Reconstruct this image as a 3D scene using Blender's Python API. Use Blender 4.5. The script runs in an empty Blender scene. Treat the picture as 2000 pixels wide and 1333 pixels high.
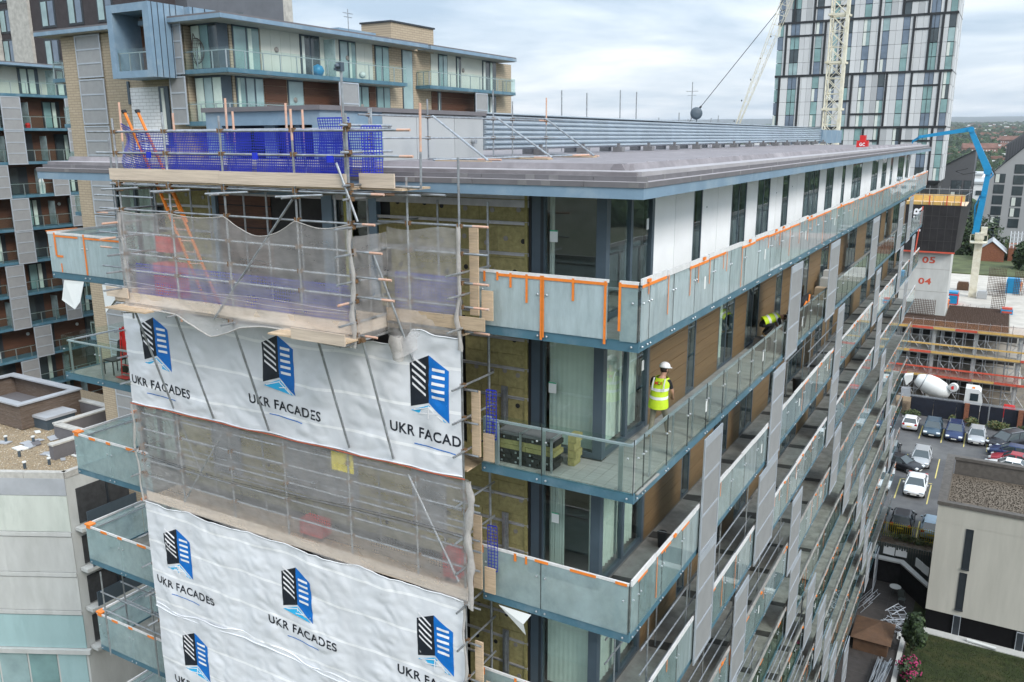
import bpy, bmesh, math, random
import numpy as np
from mathutils import Vector, Matrix, noise
R = math.radians
random.seed(7)
sc = bpy.context.scene
COL = sc.collection
# ------------------------------------------------ camera
YAW, PITCH, ROLL = R(-30.069), R(13.503), R(-0.167)
fw = Vector((math.sin(YAW)*math.cos(PITCH), math.cos(YAW)*math.cos(PITCH), -math.sin(PITCH)))
rt = Vector((math.cos(YAW), -math.sin(YAW), 0)); upv = rt.cross(fw)
rt2 = rt*math.cos(ROLL) + upv*math.sin(ROLL); up2 = upv*math.cos(ROLL) - rt*math.sin(ROLL)
cam_data = bpy.data.cameras.new('camera'); cam = bpy.data.objects.new('camera', cam_data); COL.objects.link(cam)
M3 = Matrix((rt2, up2, -fw)).transposed().to_4x4(); M3.translation = Vector((5.544, -14.201, 3.853)); cam.matrix_world = M3
cam_data.sensor_width = 36; cam_data.lens = 1650.868/2000*36; cam_data.clip_start = .1; cam_data.clip_end = 60000
sc.camera = cam
# ------------------------------------------------ light, sky, exposure
SUN_EL, SUN_AZ = R(38), R(114)
w = bpy.data.worlds.new('World'); sc.world = w; w.use_nodes = True
nt = w.node_tree; nt.nodes.clear(); N = nt.nodes; Lk = nt.links
out = N.new('ShaderNodeOutputWorld'); bg = N.new('ShaderNodeBackground'); bg.inputs['Strength'].default_value = .074
sky = N.new('ShaderNodeTexSky'); sky.sky_type = 'NISHITA'; sky.sun_disc = False
sky.sun_elevation = SUN_EL; sky.sun_rotation = SUN_AZ; sky.air_density = 1.0; sky.dust_density = 2.0
tc = N.new('ShaderNodeTexCoord'); sep = N.new('ShaderNodeSeparateXYZ'); Lk.new(tc.outputs['Generated'], sep.inputs[0])
den = N.new('ShaderNodeMath'); den.operation = 'MAXIMUM'; Lk.new(sep.outputs['Z'], den.inputs[0]); den.inputs[1].default_value = 0.0
dad = N.new('ShaderNodeMath'); dad.operation = 'ADD'; Lk.new(den.outputs[0], dad.inputs[0]); dad.inputs[1].default_value = .09
dx = N.new('ShaderNodeMath'); dx.operation = 'DIVIDE'; Lk.new(sep.outputs['X'], dx.inputs[0]); Lk.new(dad.outputs[0], dx.inputs[1])
dy = N.new('ShaderNodeMath'); dy.operation = 'DIVIDE'; Lk.new(sep.outputs['Y'], dy.inputs[0]); Lk.new(dad.outputs[0], dy.inputs[1])
cmb = N.new('ShaderNodeCombineXYZ'); Lk.new(dx.outputs[0], cmb.inputs[0]); Lk.new(dy.outputs[0], cmb.inputs[1])
n1 = N.new('ShaderNodeTexNoise'); n1.inputs['Scale'].default_value = .45; n1.inputs['Detail'].default_value = 8; n1.inputs['Roughness'].default_value = .56
n1.inputs['Distortion'].default_value = .3
Lk.new(cmb.outputs[0], n1.inputs['Vector'])
cr = N.new('ShaderNodeValToRGB'); Lk.new(n1.outputs['Fac'], cr.inputs[0])
e = cr.color_ramp.elements; e[0].position = .38; e[0].color = (3.2, 4.1, 5.1, 1); e[1].position = .64; e[1].color = (7.9, 8.1, 8.3, 1)
m_ = e.new(.5); m_.color = (5.2, 5.9, 6.6, 1)
mx = N.new('ShaderNodeMixRGB'); mx.inputs[0].default_value = .92; Lk.new(sky.outputs[0], mx.inputs[1]); Lk.new(cr.outputs[0], mx.inputs[2])
cie = N.new('ShaderNodeMapRange'); cie.inputs[1].default_value = 0; cie.inputs[2].default_value = 1; cie.inputs[3].default_value = 1.0; cie.inputs[4].default_value = 2.7; Lk.new(den.outputs[0], cie.inputs[0])
mul = N.new('ShaderNodeMixRGB'); mul.blend_type = 'MULTIPLY'; mul.inputs[0].default_value = 1; Lk.new(mx.outputs[0], mul.inputs[1]); Lk.new(cie.outputs[0], mul.inputs[2])
Lk.new(mul.outputs[0], bg.inputs['Color']); Lk.new(bg.outputs[0], out.inputs[0])
sl = bpy.data.lights.new('sun', 'SUN'); sl.energy = 1.5; sl.angle = R(20); sl.color = (1, .96, .9)
so = bpy.data.objects.new('sun', sl); COL.objects.link(so)
sd = Vector((math.sin(SUN_AZ)*math.cos(SUN_EL), math.cos(SUN_AZ)*math.cos(SUN_EL), math.sin(SUN_EL)))
so.rotation_euler = sd.to_track_quat('Z', 'Y').to_euler(); so.location = (20, -30, 60)
sc.view_settings.view_transform = 'Standard'; sc.view_settings.look = 'None'; sc.view_settings.gamma = 1
sc.view_settings.use_curve_mapping = False; sc.view_settings.exposure = 0.9
sc.render.engine = 'CYCLES'
cy = sc.cycles; cy.max_bounces = 8; cy.diffuse_bounces = 3; cy.glossy_bounces = 3; cy.transparent_max_bounces = 24; cy.transmission_bounces = 2
cy.use_denoising = True; cy.caustics_reflective = False; cy.caustics_refractive = False
# ------------------------------------------------ helpers
WL = {}
def wloc(o): return WL.get(o.name, Vector((0, 0, 0))) if o else Vector((0, 0, 0))
def props(o, label=None, cat=None, group=None, kind=None):
    if label: o['label'] = label
    if cat: o['category'] = cat
    if group: o['group'] = group
    if kind: o['kind'] = kind
    return o
def thing(name, label, cat, loc=(0, 0, 0), group=None, rz=0):
    o = bpy.data.objects.new(name, None); COL.objects.link(o); o.location = loc; o.rotation_euler = (0, 0, rz)
    o.empty_display_size = .2; WL[o.name] = Vector(loc); return props(o, label, cat, group)
def link(name, me, parent=None, loc=(0, 0, 0), rot=None):
    o = bpy.data.objects.new(name, me); COL.objects.link(o); o.parent = parent
    o.location = Vector(loc) - (wloc(parent)); WL[o.name] = Vector(loc)
    if rot: o.rotation_euler = rot
    return o
class MB:
    def __init__(s): s.v = []; s.f = []; s.m = []; s.cur = 0
    def mi(s, i): s.cur = i; return s
    def face(s, idx): s.f.append(tuple(idx)); s.m.append(s.cur)
    def quad(s, *p):
        n = len(s.v); s.v += [tuple(q) for q in p]; s.face(range(n, n+len(p))); return s
    def box(s, x0, x1, y0, y1, z0, z1):
        if x0 > x1: x0, x1 = x1, x0
        if y0 > y1: y0, y1 = y1, y0
        if z0 > z1: z0, z1 = z1, z0
        n = len(s.v)
        s.v += [(x0,y0,z0),(x1,y0,z0),(x1,y1,z0),(x0,y1,z0),(x0,y0,z1),(x1,y0,z1),(x1,y1,z1),(x0,y1,z1)]
        for q in ((0,3,2,1),(4,5,6,7),(0,1,5,4),(1,2,6,5),(2,3,7,6),(3,0,4,7)): s.face([n+i for i in q])
        return s
    def obox(s, c, ax, ay, az):
        c = Vector(c); ax = Vector(ax); ay = Vector(ay); az = Vector(az); n = len(s.v)
        if ax.cross(ay).dot(az) < 0: ax = -ax
        for k in (-1, 1):
            for a, b in ((-1,-1),(1,-1),(1,1),(-1,1)): s.v.append(tuple(c+ax*a+ay*b+az*k))
        for q in ((0,3,2,1),(4,5,6,7),(0,1,5,4),(1,2,6,5),(2,3,7,6),(3,0,4,7)): s.face([n+i for i in q])
        return s
    def beam(s, p, q, w, h=None, up=(0,0,1)):
        p = Vector(p); q = Vector(q); d = q-p; L = d.length
        if L < 1e-6: return s
        d = d/L; u = Vector(up)
        if abs(d.dot(u)) > .98: u = Vector((1,0,0))
        a = d.cross(u).normalized(); b = a.cross(d).normalized()
        return s.obox((p+q)/2, a*w/2, d*L/2, b*(h or w)/2)
    def tube(s, p, q, r, n=7, r2=None, cap=True):
        p = Vector(p); q = Vector(q); d = (q-p)
        if d.length < 1e-6: return s
        d.normalize(); u = Vector((0,0,1)) if abs(d.z) < .9 else Vector((1,0,0))
        a = d.cross(u).normalized(); b = a.cross(d); r2 = r if r2 is None else r2; k = len(s.v)
        for c, rr in ((p, r), (q, r2)):
            for i in range(n):
                t = 2*math.pi*i/n; s.v.append(tuple(c+a*math.cos(t)*rr+b*math.sin(t)*rr))
        for i in range(n): j = (i+1) % n; s.face((k+i, k+j, k+n+j, k+n+i))
        if cap: s.face([k+i for i in range(n)][::-1]); s.face([k+n+i for i in range(n)])
        return s
    def pipe(s, pts, r, n=6):
        for a, b in zip(pts[:-1], pts[1:]): s.tube(a, b, r, n)
        return s
    def prism(s, poly, o, ax, ay, d):
        """extrude a 2D polygon (in plane o+ax*x+ay*y) along d"""
        o = Vector(o); ax = Vector(ax); ay = Vector(ay); d = Vector(d); n = len(poly); k = len(s.v)
        for off in (Vector((0,0,0)), d):
            for x, y in poly: s.v.append(tuple(o+ax*x+ay*y+off))
        s.face([k+i for i in range(n)][::-1]); s.face([k+n+i for i in range(n)])
        for i in range(n): j = (i+1) % n; s.face((k+i, k+j, k+n+j, k+n+i))
        return s
    def loft(s, rings, closed=True, caps=True):
        n = len(rings[0]); k = len(s.v)
        for r_ in rings: s.v += [tuple(p) for p in r_]
        for i in range(len(rings)-1):
            for j in range(n if closed else n-1):
                j2 = (j+1) % n; s.face((k+i*n+j, k+i*n+j2, k+(i+1)*n+j2, k+(i+1)*n+j))
        if caps and closed: s.face([k+j for j in range(n)][::-1]); s.face([k+(len(rings)-1)*n+j for j in range(n)])
        return s
    def lathe(s, c, prof, n=16, axis=(0,0,1)):
        ax = Vector(axis).normalized(); u = Vector((0,0,1)) if abs(ax.z) < .9 else Vector((1,0,0))
        a = ax.cross(u).normalized(); b = ax.cross(a); c = Vector(c)
        return s.loft([[c+ax*h+a*math.cos(2*math.pi*i/n)*r+b*math.sin(2*math.pi*i/n)*r for i in range(n)] for r, h in prof])
    def grid(s, fn, nu, nv):
        k = len(s.v)
        for j in range(nv+1):
            for i in range(nu+1): s.v.append(tuple(fn(i/nu, j/nv)))
        for j in range(nv):
            for i in range(nu): a = k+j*(nu+1)+i; s.face((a, a+1, a+nu+2, a+nu+1))
        return s
    def split(s, name, mat, parent=None, test=None, **k):
        # boxes only: one object each (those that pass the test), the rest as one
        rest = MB()
        for i in range(0, len(s.v), 8):
            q = s.v[i:i+8]; p = MB() if (test is None or test(q[0])) else rest; n = len(p.v); p.v += q
            for f in ((0,3,2,1),(4,5,6,7),(0,1,5,4),(1,2,6,5),(2,3,7,6),(3,0,4,7)): p.f.append(tuple(n+j for j in f)); p.m.append(0)
            if p is not rest: p.build(name, mat, parent, **k)
        rest.build(name, mat, parent, kind='stuff')
    def mesh(s, name, mat, off=(0,0,0), smooth=False):
        me = bpy.data.meshes.new(name); o = Vector(off)
        me.from_pydata([(x-o.x, y-o.y, z-o.z) for x, y, z in s.v], [], s.f)
        for m in (mat if isinstance(mat, (list, tuple)) else [mat]): me.materials.append(m)
        if any(s.m): me.polygons.foreach_set('material_index', s.m)
        if smooth: me.polygons.foreach_set('use_smooth', [True]*len(s.f))
        me.update(); return me
    def build(s, name, mat, parent=None, local=False, smooth=False, label=None, cat=None, group=None, kind=None, base=None):
        if not s.f: return None
        if local: off = Vector((0,0,0)); loc = wloc(parent)
        elif parent is not None: off = wloc(parent); loc = off
        else:
            if base is not None: off = Vector(base)
            elif cat:
                xs = [v[0] for v in s.v]; ys = [v[1] for v in s.v]; zs = [v[2] for v in s.v]
                off = Vector(((min(xs)+max(xs))/2, (min(ys)+max(ys))/2, min(zs)))
            else: off = Vector((0,0,0))
            loc = off
        o = link(name, s.mesh(name, mat, off, smooth), parent, loc)
        return props(o, label, cat, group, kind)
def shared(name, me, parent, loc, rot=None, label=None):
    o = link(name, me, parent, loc, rot)
    if label: o['label'] = label
    return o
def copy_tree(o, loc=None, rz=None, label=None, parent=None):
    c = o.copy(); COL.objects.link(c); c.parent = parent
    if loc is not None: c.location = loc
    if rz is not None: c.rotation_euler = (0, 0, rz)
    if label: c['label'] = label
    for ch in list(o.children): copy_tree(ch, parent=c)
    return c
# ------------------------------------------------ materials
MATS = {}
def mat(name, c, rough=.6, metal=0., var=.12, scale=6., bump=.0, c2=None, bscale=None, stretch=(1,1,1), detail=5, spec=.5, lo=.35, hi=.65, dirt=None, dscale=1.2, ov=.04):
    if name in MATS: return MATS[name]
    m = bpy.data.materials.new(name); m.use_nodes = True; t = m.node_tree; b = t.nodes['Principled BSDF']
    b.inputs['Roughness'].default_value = rough; b.inputs['Metallic'].default_value = metal; b.inputs['Specular IOR Level'].default_value = spec
    c = tuple(c); c2 = c2 or tuple(max(0, x*(1-2*var)) for x in c)
    ge = t.nodes.new('ShaderNodeNewGeometry'); mp = t.nodes.new('ShaderNodeMapping'); mp.inputs['Scale'].default_value = stretch
    t.links.new(ge.outputs['Position'], mp.inputs[0])
    n = t.nodes.new('ShaderNodeTexNoise'); n.inputs['Scale'].default_value = scale; n.inputs['Detail'].default_value = detail; n.inputs['Roughness'].default_value = .6
    t.links.new(mp.outputs[0], n.inputs['Vector'])
    r = t.nodes.new('ShaderNodeValToRGB'); r.color_ramp.elements[0].position = lo; r.color_ramp.elements[1].position = hi
    r.color_ramp.elements[0].color = (*c2, 1); r.color_ramp.elements[1].color = (*c, 1)
    t.links.new(n.outputs['Fac'], r.inputs[0]); last = r.outputs[0]
    if dirt:
        n2 = t.nodes.new('ShaderNodeTexNoise'); n2.inputs['Scale'].default_value = dscale; n2.inputs['Detail'].default_value = 8; n2.inputs['Roughness'].default_value = .7
        t.links.new(mp.outputs[0], n2.inputs['Vector'])
        r2 = t.nodes.new('ShaderNodeValToRGB'); r2.color_ramp.elements[0].position = .5; r2.color_ramp.elements[1].position = .72
        r2.color_ramp.elements[0].color = (0,0,0,1); r2.color_ramp.elements[1].color = (.8,.8,.8,1); t.links.new(n2.outputs['Fac'], r2.inputs[0])
        mm = t.nodes.new('ShaderNodeMixRGB'); t.links.new(r2.outputs[0], mm.inputs[0]); t.links.new(last, mm.inputs[1]); mm.inputs[2].default_value = (*dirt, 1); last = mm.outputs[0]
    oi = t.nodes.new('ShaderNodeObjectInfo'); mo = t.nodes.new('ShaderNodeMapRange'); mo.inputs[3].default_value = 1-ov; mo.inputs[4].default_value = 1+ov; t.links.new(oi.outputs['Random'], mo.inputs[0])
    mq = t.nodes.new('ShaderNodeMixRGB'); mq.blend_type = 'MULTIPLY'; mq.inputs[0].default_value = 1; t.links.new(last, mq.inputs[1]); t.links.new(mo.outputs[0], mq.inputs[2]); last = mq.outputs[0]
    t.links.new(last, b.inputs['Base Color'])
    if bump:
        n3 = t.nodes.new('ShaderNodeTexNoise'); n3.inputs['Scale'].default_value = bscale or scale*3; n3.inputs['Detail'].default_value = 4
        t.links.new(mp.outputs[0], n3.inputs['Vector'])
        bp = t.nodes.new('ShaderNodeBump'); bp.inputs['Strength'].default_value = bump; bp.inputs['Distance'].default_value = .02
        t.links.new(n3.outputs['Fac'], bp.inputs['Height']); t.links.new(bp.outputs[0], b.inputs['Normal'])
    MATS[name] = m; return m
def veil(name, tcol, gcol=(.9,.95,.95), frost=0., fcol=(.62,.72,.74), ior=1.5, grough=.02, streak=(1,1,1), fvar=.5, fscale=2., minf=0.0):
    """glass / film / netting: transparent + optional diffuse-translucent veil + Fresnel gloss"""
    if name in MATS: return MATS[name]
    m = bpy.data.materials.new(name); m.use_nodes = True; t = m.node_tree; t.nodes.clear(); nn = t.nodes.new; L = t.links.new
    o = nn('ShaderNodeOutputMaterial'); tr = nn('ShaderNodeBsdfTransparent'); tr.inputs[0].default_value = (*tcol, 1); cur = tr.outputs[0]
    if frost > 0:
        df = nn('ShaderNodeBsdfDiffuse'); df.inputs[0].default_value = (*fcol, 1); tl = nn('ShaderNodeBsdfTranslucent'); tl.inputs[0].default_value = (*fcol, 1)
        a = nn('ShaderNodeMixShader'); a.inputs[0].default_value = .45; L(df.outputs[0], a.inputs[1]); L(tl.outputs[0], a.inputs[2])
        g = nn('ShaderNodeNewGeometry'); mp = nn('ShaderNodeMapping'); mp.inputs['Scale'].default_value = streak; L(g.outputs['Position'], mp.inputs[0])
        n = nn('ShaderNodeTexNoise'); n.inputs['Scale'].default_value = fscale; n.inputs['Detail'].default_value = 5; n.inputs['Roughness'].default_value = .65; L(mp.outputs[0], n.inputs['Vector'])
        mr = nn('ShaderNodeMapRange'); mr.inputs[1].default_value = .3; mr.inputs[2].default_value = .7; mr.inputs[3].default_value = max(0, frost*(1-fvar)); mr.inputs[4].default_value = min(1, frost*(1+fvar)); L(n.outputs['Fac'], mr.inputs[0])
        x = nn('ShaderNodeMixShader'); L(mr.outputs[0], x.inputs[0]); L(cur, x.inputs[1]); L(a.outputs[0], x.inputs[2]); cur = x.outputs[0]
    if ior > 1:
        gl = nn('ShaderNodeBsdfGlossy'); gl.inputs[0].default_value = (*gcol, 1); gl.inputs['Roughness'].default_value = grough
        fr = nn('ShaderNodeFresnel'); fr.inputs['IOR'].default_value = ior
        mxf = nn('ShaderNodeMath'); mxf.operation = 'ADD'; mxf.use_clamp = True; mxf.inputs[1].default_value = minf; L(fr.outputs[0], mxf.inputs[0])
        gb = nn('ShaderNodeNewGeometry'); inv = nn('ShaderNodeMath'); inv.operation = 'SUBTRACT'; inv.inputs[0].default_value = 1; L(gb.outputs['Backfacing'], inv.inputs[1])
        ml = nn('ShaderNodeMath'); ml.operation = 'MULTIPLY'; L(mxf.outputs[0], ml.inputs[0]); L(inv.outputs[0], ml.inputs[1]); mxf = ml
        y = nn('ShaderNodeMixShader'); L(mxf.outputs[0], y.inputs[0]); L(cur, y.inputs[1]); L(gl.outputs[0], y.inputs[2]); cur = y.outputs[0]
    L(cur, o.inputs[0]); MATS[name] = m; return m
FASC = mat('teal_fascia', (.07,.165,.225), .42, .0, .1, 1.5, dirt=(.16,.24,.29), dscale=.9)
ZINC = mat('zinc_blue', (.20,.30,.40), .45, .1, .08, 1.2, dirt=(.3,.36,.4), dscale=.6)
FELT = mat('roof_felt', (.215,.20,.213), .8, 0, .12, 2.5, .25, dirt=(.33,.31,.325), dscale=.55)
FELTD = mat('felt_dark', (.145,.14,.15), .8, 0, .06, 3, .2)
FELTL = mat('felt_light', (.37,.35,.37), .7, 0, .08, 2, .1, dirt=(.36,.34,.36))
WHITEP = mat('white_cladding', (.88,.88,.885), .5, 0, .02, 1.5, dirt=(.80,.80,.81), dscale=.5)
BROWNP = mat('brown_plank', (.18,.115,.055), .55, 0, .1, 3, .1, stretch=(1,.3,8), ov=.07)
FRAME = mat('frame_grey', (.065,.092,.118), .4, .1, .06, 3)
FRAMED = mat('frame_dark', (.025,.032,.04), .5, 0, .1, 3)
ALU = mat('aluminium', (.50,.53,.56), .38, .7, .08, 4, dirt=(.4,.42,.45))
GALV = mat('galvanised_tube', (.42,.45,.48), .42, .65, .18, 7, .1, dirt=(.24,.22,.21), dscale=5, ov=.16)
TUBEP = mat('painted_tube_end', (.62,.38,.28), .6, 0, .1, 8, dirt=(.5,.45,.42), dscale=6)
RUST = mat('coupler_rust', (.25,.15,.08), .7, .4, .2, 12, .2)
ROCK = mat('mineral_wool', (.37,.325,.145), .95, 0, .16, 9, .8, bscale=60, dirt=(.28,.24,.10), dscale=2)
ROCKE = mat('mineral_wool_edge', (.34,.30,.12), .95, 0, .14, 12, .8, bscale=60)
BLACK = mat('black_membrane', (.012,.012,.014), .6, 0, .1, 5)
WASH = mat('washer_grey', (.3,.28,.26), .5, .2, .1, 8)
RAIL = mat('zinc_rail', (.50,.50,.52), .45, .2, .1, 5)
CONC = mat('balcony_concrete', (.38,.36,.33), .85, 0, .16, 2.2, .3, dirt=(.15,.14,.13), dscale=1.4)
CONCD = mat('patch_bitumen', (.07,.066,.062), .8, 0, .2, 3, .3)
CONCG = mat('concrete_pale', (.54,.55,.535), .8, 0, .07, 1, .15, dirt=(.43,.44,.42), dscale=1.1, stretch=(1,1,.3))
DECK = mat('deck_board', (.35,.34,.32), .75, 0, .1, 5, .2, stretch=(.3,5,1), dirt=(.22,.21,.2), dscale=1.5, ov=.12)
SOFF = mat('soffit_board', (.5,.48,.44), .8, 0, .08, 2)
ORANGE = mat('orange_tape', (.85,.235,.03), .5, 0, .08, 10)
WTAPE = mat('white_film_edge', (.70,.70,.70), .5, 0, .08, 8)
DTAPE = mat('dusty_film_edge', (.34,.33,.31), .8, 0, .15, 3, dirt=(.5,.49,.47))
SEAL = mat('dark_seal', (.03,.04,.04), .6)
TIMB = mat('scaffold_timber', (.58,.44,.30), .8, 0, .12, 3, .3, stretch=(1,1,9), dirt=(.42,.33,.25), dscale=2, ov=.18)
TIMBB = mat('toe_board', (.60,.50,.40), .8, 0, .1, 2.5, .3, stretch=(.35,1,6), dirt=(.40,.33,.27), dscale=1.6, ov=.1)
PERF = mat('perforated_panel', (.33,.335,.34), .55, .3, .05, 2, 0)
PERFW = mat('panel_frame', (.46,.50,.55), .45, .35, .05, 3)
NETB = mat('blue_debris_mesh', (.008,.022,.40), .5, 0, .1, 5)
WHITE = mat('white_print', (.82,.82,.84), .5, 0, .02, 3)
PRINTK = mat('print_black', (.008,.012,.022), .5, 0, .1, 4)
PRINTB = mat('print_blue', (.0,.16,.55), .5, 0, .05, 4)
PRINTL = mat('print_light_blue', (.03,.45,.80), .5, 0, .05, 4)
CURT = mat('curtain_pale_green', (.60,.70,.64), .9, 0, .05, 3)
CURTW = mat('curtain_white', (.66,.70,.66), .9, 0, .05, 3)
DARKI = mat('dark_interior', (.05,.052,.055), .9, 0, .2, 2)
ROOMW = mat('room_wall', (.30,.30,.29), .9, 0, .1, 1)
PAPER = mat('paper_notice', (.68,.70,.69), .6, 0, .02, 3)
GREENT = mat('green_print', (.03,.4,.22), .6, 0, .02, 3)
RED = mat('red_paint', (.62,.02,.02), .4, 0, .08, 4)
TIMW = mat('dark_wood_cladding', (.13,.055,.03), .65, 0, .2, 3, .15, stretch=(1,.4,10))
GLASS = veil('balcony_glass', (.83,.91,.89), minf=.02)
GLASSC = veil('clear_glass', (.90,.95,.935), minf=.015)
FILM = veil('filmed_glass', (.85,.92,.93), frost=.64, fcol=(.70,.80,.83), fvar=.22, streak=(3,3,.6), fscale=2.2)
FILML = veil('light_film_glass', (.82,.90,.90), frost=.44, fcol=(.62,.74,.76), fvar=.35, streak=(1,1,.8), fscale=1.4, minf=.02)
FILMV = [veil('light_film_a', (.80,.90,.90), frost=.36, fcol=(.58,.71,.73), fvar=.45, streak=(1,1,.6), fscale=1.1, minf=.05), veil('light_film_b', (.84,.91,.92), frost=.50, fcol=(.66,.76,.78), fvar=.3, streak=(2,2,.4), fscale=2, minf=.02), FILML]
FILMA = [FILM, veil('film_b', (.85,.92,.93), frost=.54, fcol=(.68,.78,.81), fvar=.35, streak=(2,2,.5), fscale=1.6, minf=.03), veil('film_c', (.85,.92,.93), frost=.68, fcol=(.72,.80,.82), fvar=.2, streak=(4,4,.5), fscale=2.5)]
GLV = [GLASS, veil('balcony_glass_b', (.78,.88,.86), frost=.08, fcol=(.4,.5,.5), fvar=.8, fscale=1.3, minf=.08), veil('balcony_glass_c', (.84,.92,.90), minf=.05)]
WGLASS = veil('window_glass', (.93,.96,.945), minf=.07)
NET = veil('debris_netting', (1,1,1), frost=.31, fcol=(.88,.86,.85), fvar=.22, ior=0, streak=(.7,.7,2.2), fscale=1.6)
NETF = veil('netting_fold', (1,1,1), frost=.75, fcol=(.66,.64,.62), fvar=.2, ior=0, fscale=5)
# ================================================ MAIN APARTMENT BUILDING
GZ = -28.5
WX = -1.26           # right wall plane
WXL = -16.6          # left wall plane
WY = 1.3             # front wall plane
NST = 10             # storeys below the roof
main = thing('apartment_block', 'long apartment block under scaffold with glass balconies, insulated end wall and flat grey roof', 'building', (-9, 30, GZ))
COLS = [(6.7,7.4),(10.1,11.7),(13.0,14.6),(16.4,17.4),(20.0,23.0),(24.5,26.3),(28.5,29.4),(31.5,34.6),(38.4,41.0),(42.8,45.0),(47.0,48.2),(51.2,55.0),(56.4,58.7)]
# core, floors
b = MB(); b.box(-12.5, -5.0, 5.5, 58, GZ, 2.6); b.build('inner_core', ROOMW, main)
for k in range(NST+1):
    z = .2-3*k
    if k == 0: pass
    b = MB(); b.box(WXL+.02, WX-.02, WY+.32, 59.6, z-.28, z); b.build('floor_slab', ROOMW, main)
b = MB()
for k in range(NST+1):
    z = .2-3*k
    for y in (5.2, 8.9, 12.3, 15.6, 18.6, 23.8, 27.3, 30.4, 36.5, 42, 46, 50, 56): b.box(-5.0, WX-.35, y, y+.1, z+.001, z+2.7)
b.build('partition', ROOMW, main)
# ---- side wall right: cladding between window columns, per storey
meshes = {}
def frame_window(y0, y1, z0, z1, X, parent, lights=1, sgn=1, tilt=False, curtain=None, near=True):
    """tall window in the plane X facing +X (sgn=1)"""
    f = MB(); t = .07; xo, xi = X+.01*sgn, X-.12*sgn
    f.box(xi, xo, y0, y0+t, z0, z1); f.box(xi, xo, y1-t, y1, z0, z1); f.box(xi, xo-.002, y0+t, y1-t, z0, z0+t); f.box(xi, xo-.002, y0+t, y1-t, z1-t, z1)
    ys = [y0+t]; w_ = (y1-y0-2*t-(lights-1)*t)/lights
    for i in range(1, lights):
        a = ys[-1]+w_; f.box(xi, xo-.004, a, a+t, z0+t, z1-t); ys.append(a+t)
    if near:
        o = f.build('window', FRAME, parent)
        for a in ys:
            g = MB(); g.box(X-.02*sgn, X-.004*sgn, a, a+w_, z0+t, z1-t); g.build('glass', WGLASS, o)
    else:
        f.mi(1)
        for a in ys: f.box(X-.02*sgn, X-.004*sgn, a, a+w_, z0+t, z1-t)
        o = f.build('window', [FRAME, WGLASS], parent)
    if curtain:
        c = MB(); ca, cb, cm = curtain
        n = max(6, int((cb-ca)/.08)); c.grid(lambda u, v: (X-.32*sgn+.035*math.sin(u*n*2.1), ca+(cb-ca)*u, z0+.05+(z1-z0-.1)*v), n*2, 1)
        c.build('curtain', cm, o, smooth=True)
    return o
for k in range(NST):
    z0, z1 = .2-3*k, 2.82-3*k
    if k: z1 = 2.98-3*k
    prev = 3.95
    for ci, (a, c) in enumerate(COLS + [(59.7, 59.7)]):
        jit = 0 if k == 0 else [-.0, -.6, -.5, .0, -.8, .3, 0, .2, 0, -.3, 0, 0, 0][ci] if ci < 13 else 0
        if k and ci < 13: a, c = a+jit, c+jit
        # cladding run prev..a
        if k == 0:
            n = max(1, round((a-prev)/1.15)); wv = (a-prev)/n
            for i in range(n):
                p = MB(); p.box(WX-.10, WX+(.012 if i % 2 else .009), prev+i*wv+.006, prev+(i+1)*wv-.006, z0, z1)
                if prev < 32: p.build('cladding_panel', WHITEP, main)
                else: p.build('cladding_panel', WHITEP, main)
        else:
            if k <= 2 and prev < 12:
                n = 9; hv = (z1-z0)/n
                for i in range(n):
                    p = MB(); p.box(WX-.10, WX+.01+.002*(i % 2), prev+.004, a-.004, z0+i*hv+.004, z0+(i+1)*hv-.006); p.build('cladding_plank', BROWNP, main)
            else:
                p = MB(); n = 9; hv = (z1-z0)/n
                for i in range(n): p.box(WX-.10, WX+.01+.002*(i % 2), prev+.004, a-.004, z0+i*hv+.004, z0+(i+1)*hv-.006)
                p.build('cladding_panel', BROWNP, main)
        bk = MB(); bk.box(WX-.25, WX-.102, prev, a, z0, z1); bk.build('wall_backing', BLACK, main)
        if ci < 13:
            wd = c-a; lights = 1 if wd < 1.3 else 2 if wd < 2.8 else 3
            rr = random.random()
            cur = None
            if rr < .75 and k < 6: cur = (a+.1, a+.1+(wd-.2)*random.choice((.35, .5, 1)), random.choice((CURT, CURTW)))
            frame_window(a, c, z0, z1, WX, main, lights, curtain=cur, near=(a < 24 and k < 5))
        prev = c
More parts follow.
